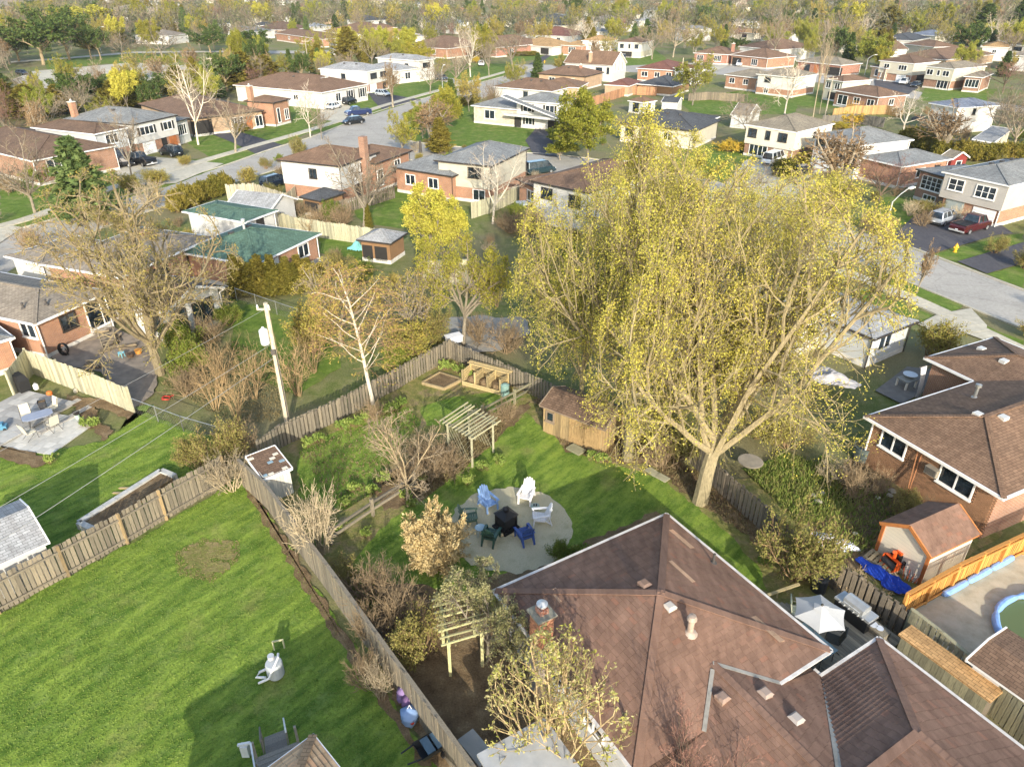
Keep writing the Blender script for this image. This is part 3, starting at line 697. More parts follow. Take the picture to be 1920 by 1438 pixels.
patch('road', [(-80,470),(43,428),(128,403),(300,348),(426,309),(506,281),(582,258),(650,232),(717,207),(777,190),(873,163),(983,133),(1000,122),(1180,122),(1180,136),(1060,135),(990,150),(887,192),(800,217),(760,233),(745,243),(743,250),(760,262),(800,270),(850,275),(960,285),(1100,297),(1277,327),(1334,339),(1631,437),(1920,545),(2100,612),(2100,690),(1920,618),(1807,573),(1650,508),(1480,440),(1330,375),(1200,345),(1050,326),(900,312),(760,300),(640,292),(580,302),(525,317),(433,345),(330,380),(200,425),(60,480),(-60,560)], AS, 0, 5)
patch('road', [(1180,122),(1320,118),(1430,128),(1560,140),(1640,150),(1720,172),(1920,200),(1920,212),(1700,184),(1600,162),(1400,142),(1180,136)], AS, 0, 5)
patch('road', [(900,68),(1010,66),(1100,62),(1100,66),(1010,71),(900,74)], AS, 0, 5); patch('road', [(830,120),(1010,122),(1010,130),(830,127)], AS, 0, 5)
kerb(UP)
kerb([P(*p) for p in ((1180,136),(1060,135),(990,150),(887,192),(800,217),(760,233),(745,243),(743,250),(760,262),(800,270),(850,275),(960,285),(1100,297),(1277,327),(1334,339),(1631,437),(1920,545),(2100,612))])
kerb([P(*p) for p in ((2100,690),(1920,618),(1807,573),(1650,508),(1480,440),(1330,375),(1200,345),(1050,326),(900,312),(760,300),(640,292),(580,302),(525,317),(433,345),(330,380),(200,425),(60,480))])
FRONT = [   # front and back lawns seen between the houses (photo pixel outlines on the ground)
 [(0,345),(140,320),(190,350),(128,403),(43,428),(0,432)], [(210,285),(340,300),(420,300),(450,268),(510,280),(426,309),(330,345),(150,400),(120,330)],
 [(330,255),(430,250),(520,262),(470,292),(400,300)], [(440,235),(560,215),(600,240),(520,275),(470,270)], [(540,200),(620,190),(700,190),(720,205),(640,235),(590,252),(540,245)],
 [(700,155),(790,138),(860,158),(720,200),(690,190)], [(830,120),(960,120),(980,133),(870,165),(800,150)], [(700,215),(777,190),(983,133),(950,133),(690,207)],
 [(955,95),(1090,95),(1090,115),(1010,112),(960,118)], [(743,247),(800,217),(890,192),(1000,190),(1070,225),(1060,260),(960,284),(850,275),(760,262)],
 [(640,360),(770,350),(880,400),(760,430),(680,420)], [(1130,90),(1230,95),(1260,120),(1150,125)], [(1270,190),(1390,170),(1500,190),(1490,215),(1300,215)],
 [(1210,275),(1420,270),(1440,330),(1334,336),(1250,320)], [(1660,370),(1760,370),(1760,405),(1631,437),(1600,420)], [(1745,478),(1900,440),(1920,438),(1920,455),(1795,492)], [(1850,515),(1920,495),(1920,542)],
 [(1650,510),(1807,573),(1780,590),(1640,540)], [(1600,540),(1660,555),(1750,595),(1730,610),(1640,590)], [(1850,612),(1920,640),(1920,668),(1845,640)],
 [(1735,165),(1870,168),(1850,190),(1720,190)], [(1480,175),(1620,185),(1600,205),(1500,200)], [(600,445),(720,460),(700,490),(600,475)], [(430,560),(600,600),(640,690),(560,740),(440,700)],
 [(80,108),(250,100),(420,112),(360,125),(200,120),(90,135)], [(1370,300),(1390,330),(1350,340)]]
for q in FRONT: patch('lawn', q, LU, .15, .8)
patch('lawn', [(0,1152),(130,1082),(300,990),(430,908),(452,880),(480,930),(560,1055),(640,1180),(760,1350),(830,1438),(860,1600),(-300,1700),(-300,1300)], LA, .12, .4)
patch('lawn', [(-40,985),(0,860),(190,830),(290,760),(250,765),(260,770),(330,800),(440,830),(420,880),(300,930),(143,1010),(0,1075),(-120,1120)], LA, .12, .4)
patch('garden_ground', [(500,850),(640,790),(760,722),(840,668),(1000,720),(1180,800),(1350,930),(1500,1050),(1560,1100),(1400,1250),(900,1200),(870,1438),(700,1180),(560,985),(480,920)], ground('rough_grass'), .1, .5)
patch('lawn', [(690,1020),(760,955),(870,875),(930,815),(985,775),(1060,840),(1180,880),(1250,905),(1340,980),(1420,1060),(1440,1110),(1250,1010),(1000,1100),(900,1140),(720,1110),(650,1080)], LA, .14, .4)
patch('lawn', [(790,765),(850,745),(940,735),(985,745),(950,765),(880,790),(800,800)], LA, .14, .4)
patch('lawn', [(560,850),(650,800),(760,760),(790,790),(740,850),(700,930),(640,960),(560,930)], LA, .14, .4)
patch('lawn', [(1390,880),(1470,850),(1560,880),(1660,960),(1690,1010),(1600,1050),(1480,960)], LU, .14, .4)
patch('shrub_bed', [(700,905),(790,850),(870,815),(935,790),(960,770),(1000,750),(990,770),(930,830),(870,880),(800,935),(720,960)], SO, .15, .3)
patch('shed_bed', [(1000,750),(1060,850),(1150,870),(1240,870),(1330,960),(1370,960),(1280,870),(1180,790),(1040,740)], SO, .15, .3)
patch('fence_bed', [(1180,830),(1300,880),(1440,980),(1540,1060),(1500,1080),(1390,1000),(1260,910)], SO, .2, .3)
patch('side_yard', [(640,1080),(720,1090),(860,1110),(960,1160),(1130,1438),(1200,1600),(900,1600),(820,1438),(700,1240)], SO, .15, .3)
patch('house_bed', [(880,1090),(1000,1060),(1230,960),(1245,975),(950,1125)], SO, .12, .3)
patch('fence_strip', [(452,885),(480,928),(560,1052),(640,1180),(760,1350),(810,1438),(790,1438),(730,1345),(620,1185),(545,1060),(470,940)], SO, .12, .3)
patch('right_yard', [(1370,900),(1640,860),(1880,1000),(1700,1120),(1560,1100)], ground('rough_grass'), .15, .4)
patch('right_yard_soil', [(1500,920),(1600,860),(1660,900),(1760,985),(1690,1000),(1640,1060),(1600,1070),(1520,1000)], SO, .25, .3)
for q in ([(338,1042),(365,1022),(400,1018),(412,1040),(385,1062),(345,1068)], [(395,1030),(430,1014),(447,1038),(425,1052)], [(362,1066),(400,1056),(432,1062),(395,1086)]): patch('worn_patch', q, ground('rough_grass'), .22, .12)
c0 = P(957, 990); cr = 3.03*22/23
patch('gravel_circle', [(c0.x+cr*math.cos(a)*random.uniform(.96, 1.04), c0.y+cr*math.sin(a)*random.uniform(.96, 1.04)) for a in np.linspace(0, 6.283, 72, endpoint=False)], ground('gravel'), .05, .15, world=True)
def ribbon(name, pts, w, mat, step=1.5, slabs=False, z=None):
 """a pavement of separate slabs along a line"""
 pts = smooth([P(*p) if len(p) == 2 else Vector(p) for p in pts], 10)
 LAYER[0] += .0015; z = z or LAYER[0]; b = MB(); acc = []
 for a, c in zip(pts, pts[1:]):
  L = (c-a).length; k = max(1, round(L/step)); d = (c-a).normalized(); n = Vector((-d.y, d.x, 0))*w/2; g = d*.012
  for i in range(k):
   p = a+(c-a)*i/k+g; q = a+(c-a)*(i+1)/k-g; h = .03+random.uniform(0, .012)
   b.add([tuple(x) for x in (p-n, q-n, q+n, p+n)]+[(x.x, x.y, z+h) for x in (p-n, q-n, q+n, p+n)], [(4,5,6,7),(0,1,5,4),(1,2,6,5),(2,3,7,6),(3,0,4,7)])
 return structure(name, b.mesh(name, [mat]))
ribbon('sidewalk', [(-60,440),(43,414),(125,385),(250,340),(400,297),(480,274),(567,249),(640,226),(707,203),(780,182),(850,163),(957,133)], 1.5, CO)
ribbon('sidewalk', [(1290,352),(1360,384),(1464,456),(1574,507),(1670,545),(1750,580),(1850,628),(1925,664),(2050,725)], 1.5, CO)
def drive(pts, mat, name='driveway'): return patch(name, pts, mat, .05, 2)
drive([(200,300),(262,293),(340,300),(420,308),(330,345),(230,350)], CO); drive([(0,420),(43,428),(-20,470)], CO)
drive([(395,252),(455,250),(530,273),(506,281),(480,290),(440,270)], BA); drive([(600,200),(645,195),(690,215),(650,232),(600,225)], CO)
drive([(690,175),(730,178),(790,188),(777,190),(717,207),(700,190)], BA); drive([(810,146),(850,148),(905,160),(873,168),(850,160)], CO)
drive([(1010,235),(1040,238),(1035,262),(1045,296),(1000,290),(985,265)], BA); drive([(1020,105),(1040,100),(1010,122),(990,122)], BA)
drive([(1400,300),(1470,300),(1500,330),(1449,380),(1390,358),(1360,345)], CO); drive([(1490,315),(1540,320),(1530,345),(1500,395),(1450,378)], CO)
drive([(1775,392),(1850,405),(1900,440),(1870,442),(1745,478),(1668,450),(1715,405)], BA); drive([(1795,492),(1920,455),(1920,495),(1850,515)], BA)
drive([(1640,150),(1680,150),(1730,160),(1700,180),(1640,165)], BA); drive([(1820,580),(1850,612),(1780,640),(1720,610),(1760,590)], CO)
drive([(1780,590),(1850,612),(1845,640),(1770,612)], CO); drive([(1380,115),(1400,110),(1340,135),(1300,135)], CO)
patch('parking_lot', [(25,150),(60,135),(250,118),(330,125),(440,115),(455,125),(330,150),(250,170),(120,168),(40,165)], ground('concrete'), .2, 4)
patch('path', [(20,119),(120,112),(250,101),(420,99),(420,96.5),(250,98),(120,109),(20,116)], CO, 0, 4)
patch('road', [(430,97),(700,95),(720,99),(430,103)], AS, 0, 5)
# ================================================================ the big brown-roofed house in the foreground
MH = House('large house under a patched brown hip roof in the right foreground', 'foreground brown roof');
mh_ang = math.radians(-59.); E2 = P(1250, 965, 2.6)
MH.root = thing('house', MH.label, 'house', (E2.x, E2.y, 0), mh_ang); mhr = MH.root; HOUSES.append(MH)
_c, _s = math.cos(mh_ang), math.sin(mh_ang)
MH.foot.append([(E2.x+x*_c-y*_s, E2.y+x*_s+y*_c) for x, y in ((0, 0), (16, 0), (16, -8.3), (0, -8.3))])
def mp(a, b, z): return (a, -b, z)
SHG = shingle('#836858', .14, geo=True); SH_TAN = shingle('#b9997c', .15, geo=True)
def clip_u(poly, v):
 xs = []
 for i, (u0, v0) in enumerate(poly):
  u1, v1 = poly[(i+1) % len(poly)]
  if (v0-v)*(v1-v) < 0: xs.append(u0+(u1-u0)*(v-v0)/(v1-v0))
 return (min(xs), max(xs)) if len(xs) >= 2 else None
def shingle_plane(pts, eave_dir, store, w=.32, ex=.145):
 """fill one convex roof plane (list of 3D points) with separate shingle slabs; eave_dir = direction of a course"""
 p = [Vector(q) for q in pts]; n = (p[1]-p[0]).cross(p[2]-p[0]).normalized()
 if n.z < 0: n = -n
 u = Vector(eave_dir).normalized(); v = n.cross(u).normalized()
 if v.z < 0: v = -v
 o = p[0]; poly = [((q-o).dot(u), (q-o).dot(v)) for q in p]
 vmin = min(q[1] for q in poly); vmax = max(q[1] for q in poly); r = 0; y = vmin
 while y < vmax-.02:
  y1 = min(y+ex, vmax); iv = clip_u(poly, (y+y1)/2+1e-4)
  if iv:
   x = iv[0]; off = (r*.5 % 1)*w+random.uniform(-.03, .03); first = True
   while x < iv[1]-.01:
    x1 = min(iv[1], (iv[0]+off if first and off > .05 else x+w)); first = False
    jy = random.uniform(-.008, .008)
    a, b = x+.004, x1-.004
    if b-a > .02:
     lo = o+u*a+v*(y+jy)+n*.022; lo2 = o+u*b+v*(y+jy)+n*.022; hi = o+u*b+v*y1+n*.006; hi2 = o+u*a+v*y1+n*.006
     lb = o+u*a+v*(y+jy); lb2 = o+u*b+v*(y+jy)
     store.append((lo, lo2, hi, hi2, lb, lb2, (a+b)/2, y, u, v, n, b-a, o))
    x = x1
  y += ex; r += 1
def shingles_to_mesh(name, store, mat, parent, kind='stuff'):
 vs, fs, rn = [], [], []
 for s in store:
  k = len(vs); vs += [s[0], s[1], s[2], s[3], s[4], s[5]]; fs += [(k, k+1, k+2, k+3), (k+4, k+5, k+1, k), (k+4, k, k+3), (k+5, k+2, k+1)]
  q = random.random(); rn += [q]*4
 me = bpy.data.meshes.new(name); me.from_pydata([tuple(x) for x in vs], [], fs); me.materials.append(mat)
 a = me.attributes.new('rnd', 'FLOAT', 'FACE'); a.data.foreach_set('value', rn); me.update(); set_uv(me)
 o = obj(name, me, parent)
 if kind: o['kind'] = kind
 return o
UNIT = {}
def unit_shingle(w, mat, ex=.145):
 key = (round(w, 2), mat.name)
 if key not in UNIT:
  b = MB(); h = w/2-.0
  b.add([(-h, 0, .022), (h, 0, .022), (h, ex, .006), (-h, ex, .006), (-h, 0, 0), (h, 0, 0)], [(0,1,2,3),(4,5,1,0),(4,0,3),(5,2,1)])
  me = b.mesh('shingle', [mat]); UNIT[key] = me
 return UNIT[key]
def shingle_object(s, mat, parent):
 u, v, n = s[8], s[9], s[10]
 if u.cross(v).dot(n) < 0: u = -u
 m = Matrix((u, v, n)).transposed().to_4x4(); m.translation = s[12]+s[8]*s[6]+s[9]*s[7]
 o = bpy.data.objects.new('shingle', unit_shingle(s[11], mat)); link(o, parent); o.matrix_local = m; return o
ZE, ZP = 2.6, 4.02; pk = (4.15, 4.15)
ZW, ZR = 2.05, 3.1; WB = 4.07             # lower front wing: eave and ridge heights, ridge at b
mdark = shingle('#70594c')
rb = MB()
KP = [mp(0, 0, ZE), mp(8.0, 0, ZE), mp(8.0, 8.23, ZE), mp(0, 8.23, ZE), mp(*pk, ZP)]
rb.add(KP, [(0, 4, 1), (1, 4, 2), (2, 4, 3), (3, 4, 0)]); rb.add([(x, y, z-.06) for x, y, z in KP[:4]], [(0, 1, 2, 3)])
SL = (ZR-ZW)/(WB-.66)
wl = 7.95; ZWL = ZR-SL*(wl-WB)
WPV = [mp(6.2, .66, ZW), mp(16.5, .66, ZW), mp(6.2, WB, ZR), mp(16.5, WB, ZR), mp(6.2, wl, ZWL), mp(16.5, wl, ZWL)]
rb.add(WPV, [(0, 1, 3, 2), (2, 3, 5, 4)])
G0, GE, GR = 8.35, -2.35, 11.45; ZG = ZW+.02; GS = .335; gz = ZG+GS*(GR-G0); GI = GE+(GR-G0)
GPV = [mp(G0, GE, ZG), mp(G0, 4.2, ZG), mp(GR, GI, gz), mp(GR, 4.2, gz), mp(16.5, GE, ZG), mp(2*GR-G0, GE, ZG), mp(2*GR-G0, 4.2, ZG)]
rb.add([GPV[0], GPV[1], GPV[3], GPV[2]], [(0, 1, 2, 3)])
GE2 = 2*GR-G0
rb.add([mp(G0, GE, ZG), mp(17.0, GE, ZG), mp(17.0, GI, gz), mp(GR, GI, gz)], [(0, 1, 2, 3)])
rb.add([mp(GR, GI, gz), mp(17, GI, gz), mp(17, 4.2, gz-.02), mp(GR, 4.2, gz)], [(0, 1, 2, 3)])
mroof = rb.build('roof', [mdark], mhr)
store = []
shingle_plane([KP[0], KP[3], KP[4]], (0, 1, 0), store); shingle_plane([KP[0], KP[1], KP[4]], (1, 0, 0), store)
shingle_plane([KP[3], KP[2], KP[4]], (1, 0, 0), store)
kz = lambda a: ZE+(ZP-ZE)*(8.0-a)/(8.0-pk[0])
va = 8.0-(ZR-ZE)*(8.0-pk[0])/(ZP-ZE)        # where the wing ridge dies into it
br = WB-(ZR-ZE)/SL; bl = WB+(ZR-ZE)/SL
shingle_plane([KP[1], mp(8, br, ZE), mp(va, WB, ZR), KP[4]], (0, 1, 0), store)
shingle_plane([KP[4], mp(va, WB, ZR), mp(8, bl, ZE), KP[2]], (0, 1, 0), store)
gv = lambda b: G0+(ZW+SL*(b-.66)-ZG)/GS       # a on the garage back plane at the wing height for b
shingle_plane([mp(8.05, .66, ZW), mp(gv(.66), .66, ZW), mp(min(gv(4.0), 11.4), 4.0, ZR-.02), mp(va, WB, ZR), mp(8.05, br, ZE-.02)], (1, 0, 0), store)
shingle_plane([mp(va, WB, ZR), mp(16.5, WB, ZR), mp(16.5, wl, ZWL), mp(8.02, wl, ZWL), mp(8.02, bl, ZE-.02)], (1, 0, 0), store)
shingle_plane([mp(G0, GE, ZG), mp(G0, .66, ZG), mp(GR, 4.0, gz), mp(GR, GI, gz)], (0, 1, 0), store)
shingle_plane([mp(G0, GE, ZG), mp(17, GE, ZG), mp(17, GI, gz), mp(GR, GI, gz)], (1, 0, 0), store)
shingle_plane([mp(GR, GI, gz), mp(17, GI, gz), mp(17, 4.1, gz-.02), mp(GR, 4.1, gz)], (1, 0, 0), store)
def view_dist(s):
 q = s[12]+s[8]*s[6]+s[9]*s[7]; w = Vector((E2.x+q.x*_c-q.y*_s, E2.y+q.x*_s+q.y*_c, q.z)); x, y, d = proj(*w)
 return d if (0 < x < 1920 and 0 < y < 1438 and s[11] > .28) else 1e6
store.sort(key=view_dist)
for s in store[:295]: shingle_object(s, SHG, mroof)
shingles_to_mesh('shingles', store[295:], SHG, mroof)
for (x, y, z, n, ang) in ((1281, 1010, 3.35, 4, 0), (1281, 1071, 3.7, 4, 0), (1443, 1178, 3.2, 4, 0), (1040, 1120, 2.8, 2, 0), (945, 1127, 2.66, 1, 0)):
 for it in range(6):
  w = P(x, y, z); lx, ly = w.x-E2.x, w.y-E2.y; a, b = lx*_c+ly*_s, -(-lx*_s+ly*_c); z = ZE+.34*max(0, min(a, 8-a, b, 8.23-b))
 along = (a if min(b, 8.23-b) < min(a, 8-a) else None)
 for i in range(n):
  o = (i-(n-1)/2)*.31
  if b < min(a, 8-a): u, v = Vector((1, 0, 0)), Vector((0, -1, .34)).normalized(); q = Vector(mp(a+o, b, z+.012))
  else: u, v = Vector((1, 0, 0)), Vector((0, 1, .34)).normalized(); q = Vector(mp(a+o, b, z+.012))
  n_ = u.cross(v)
  if n_.z < 0: u = -u; n_ = -n_
  m = Matrix((u, v, n_)).transposed().to_4x4(); m.translation = q
  so_ = bpy.data.objects.new('shingle', unit_shingle(.3, SH_TAN, .26)); link(so_, mroof); so_.matrix_local = m
cap = MB()
def caps(p, q):
 p, q = Vector(p), Vector(q); L = (q-p).length; n = max(1, int(L/.22)); d = (q-p)/n
 for i in range(n): cap.beam(p+d*i+Vector((0, 0, .03)), p+d*(i+1.08)+Vector((0, 0, .022)), .26, .02)
for i in range(4): caps(KP[i], KP[4])
caps(mp(G0, GE, ZG), mp(GR, GI, gz)); caps(mp(GR, GI, gz), mp(GR, 3.9, gz)); caps(mp(va, WB, ZR), mp(16.5, WB, ZR)); caps(mp(GR, GI, gz), mp(16.8, GI, gz))
cap.build('ridge_cap', [SHG], mroof)['kind'] = 'stuff'
fl = MB()
fl.beam(mp(va, WB, ZR+.035), mp(8.02, br, ZE+.03), .13, .025); fl.beam(mp(va+.15, WB+.15, ZR), mp(8.02, bl, ZE+.035), .13, .025)
fl.beam(mp(8.5, .72, ZW+.04), mp(gv(3.7), 3.7, ZW+SL*3.04+.04), .16, .025)
fl.build('flashing', [plain('#9a958a', .55, .3, metal=.2)], mroof)
gt = MB()
for p, q in ((mp(-.05, 8.28, ZE-.06), mp(-.05, -.05, ZE-.06)), (mp(-.05, -.05, ZE-.06), mp(8.05, -.05, ZE-.06)), (mp(8.05, -.05, ZE-.06), mp(8.05, 2.5, ZE-.06)), (mp(-.05, 8.28, ZE-.06), mp(8.05, 8.28, ZE-.06)),
    (mp(8.0, .6, ZW-.06), mp(8.4, .6, ZW-.06)), (mp(G0-.06, .66, ZG-.06), mp(G0-.06, GE-.05, ZG-.06)), (mp(G0-.06, GE-.06, ZG-.06), mp(17, GE-.06, ZG-.06)), (mp(8.0, wl+.05, ZWL-.06), mp(16.5, wl+.05, ZWL-.06))):
 gt.beam(p, q, .02, .15); gt.beam(Vector(p)+Vector((0, 0, .075)), Vector(q)+Vector((0, 0, .075)), .11, .02)
gt.build('gutter', [plain('#cfc9c0', .5, .25)], mhr)
MB().box(.4, -7.85, 0, 7.6, -.4, ZE-.08).build('wall', [WALL['ltgrey']], mhr)
MB().box(7.6, -7.55, 0, 16.4, -1.05, ZW-.12).build('wall', [WALL['ltgrey']], mhr)
MB().box(8.7, -1.0, 0, 16.9, 2.0, ZG-.1).build('wall', [WALL['bb']], mhr)
for a, w in ((3.2, 1.5), (5.6, .9)):
 wm, pm = window_mesh(w, .9, 2, 1, 'w'); wo = obj('window', wm, mhr, (a, -7.85, 1.3), (0, 0, 0))
 for i in range(2): obj('pane', pm, wo, (-w/2+w*(i+.5)/2, 0, 0))
wm, pm = window_mesh(1.8, 2.0, 2, 1, 'w'); wo = obj('patio_door', wm, mhr, (5.2, -.4, .25), (0, 0, math.pi))
for i in range(2): obj('pane', pm, wo, (-.9+1.8*(i+.5)/2, 0, 0))
for a, w in ((2.0, 1.3), (6.2, 1.3)):
 wm, pm = window_mesh(w, .9, 2, 1, 'w'); wo = obj('window', wm, mhr, (.4, -a, 1.2), (0, 0, -math.pi/2))
 for i in range(2): obj('pane', pm, wo, (-w/2+w*(i+.5)/2, 0, 0))
BRICK = brick('#a9664a', '#8f5640'); brick_one = plain('#bb8260', .9, .25, 6, objvar=.35); mortar = plain('#9b8f80', .95, .2, 9)
w = P(1016, 1150, 3.95); lx, ly = w.x-E2.x, w.y-E2.y; cha, chb = lx*_c+ly*_s, -(-lx*_s+ly*_c)
cw, cz0, cz1 = .56, 2.5, 3.95
ch = MB().box(-cw/2+.012, -cw/2+.012, 0, cw/2-.012, cw/2-.012, cz1).build('chimney', [mortar], mhr, mp(cha, chb, 0))
bl_me = {}
def brick_me(L, hh=.062, t=.1):
 k = round(L, 3)
 if k not in bl_me: bl_me[k] = MB().box(-L/2+.005, -t/2, 0, L/2-.005, t/2, hh).mesh('brick', [brick_one])
 return bl_me[k]
rows = int((cz1-cz0)/.0725); L3 = cw/3
for r in range(rows):
 z = cz0+r*.0725
 for k in range(4):
  a = k*math.pi/2
  for i in range(3):
   L = L3; x = -cw/2+L3*(i+.5)
   if r % 2: x += (L3/2 if i < 2 else 0); L = L3 if i < 2 else L3/2
   if r % 2 and i == 2: x = -cw/2+L3/4
   px_, py_ = x, -cw/2+.045-random.uniform(0, .006)
   obj('brick', brick_me(L), ch, (px_*math.cos(a)-py_*math.sin(a), px_*math.sin(a)+py_*math.cos(a), z), (0, 0, a))
k = MB().box(-cw/2-.09, -cw/2-.09, cz1, cw/2+.09, cw/2+.09, cz1+.07); k.build('chimney_crown', [plain('#8f8a78', .95, .35, 5)], ch)
k = MB().box(-.16, -.16, cz1+.07, .16, .16, cz1+.3); k.build('flue', [BRICK], ch)
k = MB(); k.lathe([(.1, .3), (.1, .42), (.19, .42), (.19, .46), (.02, .52)], (0, 0, cz1), 14); k.build('flue_cap', [METAL_W], ch)
def on_roof(px_, py_):
 z = 3.0
 for it in range(12):
  w = P(px_, py_, z); lx, ly = w.x-E2.x, w.y-E2.y; a, b = lx*_c+ly*_s, -(-lx*_s+ly*_c)
  zk = ZE+.35*min(a, 8-a, b, 8.23-b) if -.1 < a < 8.1 else -9
  zw = ZR-SL*abs(b-WB) if a > 6.2 else -9
  zg = min(ZG+GS*min(a-G0, b-GE), gz) if a > G0 else -9
  z = max(zk, zw if b > .6 else -9, zg, 1.8)
 return mp(a, b, z)
for x, y, col in ((1208, 1097, '#7b6455'), (1255, 1140, '#b9b1a5'), (1354, 1310, '#927b6b'), (1434, 1302, '#a08d7e'), (1492, 1350, '#aca196'), (1492, 1300, '#8c7466')):
 if (x, y) == (1492, 1300): continue
 q = on_roof(x, y); v = MB(); v.box(-.17, -.17, -.12, .17, .17, .1); v.add([(-.19,-.19,.1),(.19,-.19,.1),(.19,.19,.1),(-.19,.19,.1),(-.12,-.12,.17),(.12,-.12,.17),(.12,.12,.17),(-.12,.12,.17)], [(0,1,5,4),(1,2,6,5),(2,3,7,6),(3,0,4,7),(4,5,6,7),(0,3,2,1)])
 v.build('roof_vent', [plain(col, .5, .15)], mhr, q)
q = on_roof(1293, 1186); v = MB(); v.lathe([(.28, -.1), (.26, 0), (.12, .12), (.11, .12), (.11, .62), (.17, .62), (.17, .66), (.12, .78), (.02, .8)], (0, 0, 0), 14); v.build('flue_pipe', [plain('#a08f80', .5, .35, 5)], mhr, q)
q = on_roof(1337, 1055); v = MB(); v.lathe([(.16, -.1), (.14, .02), (.05, .06), (.05, .45)], (0, 0, 0), 10); v.build('vent_pipe', [METAL_D], mhr, q)
q = on_roof(1172, 1350); v = MB(); v.lathe([(.14, -.1), (.12, .02), (.05, .06), (.05, .32)], (0, 0, 0), 10); v.build('vent_pipe', [METAL_D], mhr, q)
pp = P(985, 1420, 1.9); v = MB(); v.box(-1.0, -1.0, 0, 1.0, 1.0, 1.85); v.box(-1.2, -1.2, 1.85, 1.2, 1.2, 1.97)
lx, ly = pp.x-E2.x, pp.y-E2.y; v.build('side_porch', [plain('#a9aaa8', .5, .15)], mhr, (lx*_c+ly*_s+.4, -lx*_s+ly*_c, 0))
# ================================================================ right brick bungalow (real bricks on the near wall)
RBH = House('brick bungalow with brown hip roof and two white windows, right edge', 'right brick bungalow')
RBH.block((1626, 779), (1882, 934), None, 2.75, roof='brown', wall='bb', W=None, L=14.7, ang=math.radians(25.5), pitch=.3, trim='w', backs=False, foundation=False)
(b_, ang_, L_, W_, h_, o_, pt_, kd_), _, _ = RBH.blocks[0]
rbt = RBH.root
for fs, wdt in ((.30, 1.55), (.765, 1.3)):
 wm, pm = window_mesh(wdt, .85, 2, 1, 'w'); wo = obj('window', wm, rbt, (o_-.06, fs*W_, 1.62), (0, 0, -math.pi/2))
 for i in range(2): obj('pane', pm, wo, (-wdt/2+wdt*(i+.5)/2, 0, 0))
rb_brick = plain('#957052', .92, .2, 3, objvar=.3)
bm1 = MB().box(-.1, -.045, 0, .1, .045, .062).mesh('brick', [rb_brick])
big = MB(); cnt = []
for r in range(int(2.7/.075)):
 y = o_+.1+(.105 if r % 2 else 0)
 while y < W_-o_-.05:
  z = r*.075+.02
  if not any(abs(y-fs*W_) < wdt/2+.15 and 1.5 < z < 2.58 for fs, wdt in ((.30, 1.55), (.765, 1.3))): cnt.append((y, z))
  y += .212
cnt.sort(key=lambda t: (t[0]-4)**2*.2+abs(t[1]-2.0))
rwall = [c for c in rbt.children if c.name.startswith('wall')][0]
for y, z in cnt[:300]: obj('brick', bm1, rwall, (o_-.028-random.uniform(0, .008), y, z), (0, 0, -math.pi/2))
for y, z in cnt[300:]:
 d = random.uniform(0, .008); big.box(o_-.073-d, y-.1, z, o_+.012, y+.1, z+.062)
bo_ = big.build('bricks', [rb_brick], rwall); bo_['kind'] = 'stuff'
MB().box(o_-.09, .4, -.1, o_+.01, W_-.4, .02).build('sill', [WALL['conc']], rbt)
RBH.block(None, (b_.x+8.4*math.cos(ang_)-1.6*math.sin(ang_), b_.y+8.4*math.sin(ang_)+1.6*math.cos(ang_), 2.75), None, 2.75, roof='brown', wall='bb', L=6.3, W=8.7, ang=ang_, pitch=.3, trim='w', backs=False, foundation=False)
def rb_roof(x, y, i=0):
 (b, ang, L, W, h, o, pt, kd) = RBH.blocks[i][0]; z = 3.4
 for it in range(10):
  w = P(x, y, z); dx, dy = w.x-b.x, w.y-b.y; lx = dx*math.cos(ang)+dy*math.sin(ang); ly = -dx*math.sin(ang)+dy*math.cos(ang)
  z = h+pt*max(0, min(lx, L-lx, ly, W-ly))
 b0 = RBH.blocks[0][0]; dx, dy = w.x-b0[0].x, w.y-b0[0].y; a0 = b0[1]
 return (dx*math.cos(a0)+dy*math.sin(a0), -dx*math.sin(a0)+dy*math.cos(a0), z)
for x, y, i in ((1833, 778, 0), (1881, 784, 0), (1840, 655, 1), (1882, 678, 1)):
 MB().box(-.2, -.17, -.1, .2, .17, .12).build('roof_vent', [plain('#c9c7c0', .5, .1)], rbt, rb_roof(x, y, i))
q = rb_roof(1827, 745); MB().lathe([(.17, -.1), (.15, .02), (.08, .06), (.08, .62), (.15, .62), (.15, .76), (.03, .8)], n=12).build('flue_pipe', [METAL_G], rbt, q)
MB().tube([(-.05, W_-.38, 0), (-.02, W_-.38, 2.6)], .05, 6).build('downspout', [TRIM_W], rbt, (o_-.05, 0, 0))
# ================================================================ neighbouring houses, from near to far
def W2(*a): return a
H = House('orange brick bungalow with weathered grey roof behind the pale board fence', 'left brick bungalow')
H.block((0, 591), (65, 608), (200, 545), 2.75, roof='greybrown', wall='bo', W=11, pitch=.3, trim='w', vents=0,
  feats=[('R', .42, 1.35, 1.1, .95, 'd2'), ('R', .86, .55, 2.3, 1.95, 'p'), ('L', .12, 1.5, 1.2, .9, 'w2')], backs=False)
for x, y in ((2.0, 1.2), (1.1, 2.2)): MB().lathe([(.16, -.1), (.14, .05), (.07, .1), (.07, .32), (.12, .34), (.02, .42)], n=10).build('vent_pipe', [METAL_D], H.root, (x, y, H.rz(0, x, y)))
H = House('white walled garden room with tall windows behind the many-limbed tree', 'white garden room')
H.block((236, 545), (312, 585), (398, 535), 2.7, roof='darkbrown', wall='white', W=4.5, kind='gy', pitch=.4, trim='w', feats=[('R', .22, .7, 1.0, 1.6, 'd1'), ('R', .62, .7, 1.6, 1.6, 'd2'), ('L', .5, .8, 1.4, 1.5, 'd2')], backs=False)
H = House('bungalow under weathered grey-brown roof behind the left brick bungalow', 'grey-brown roof house')
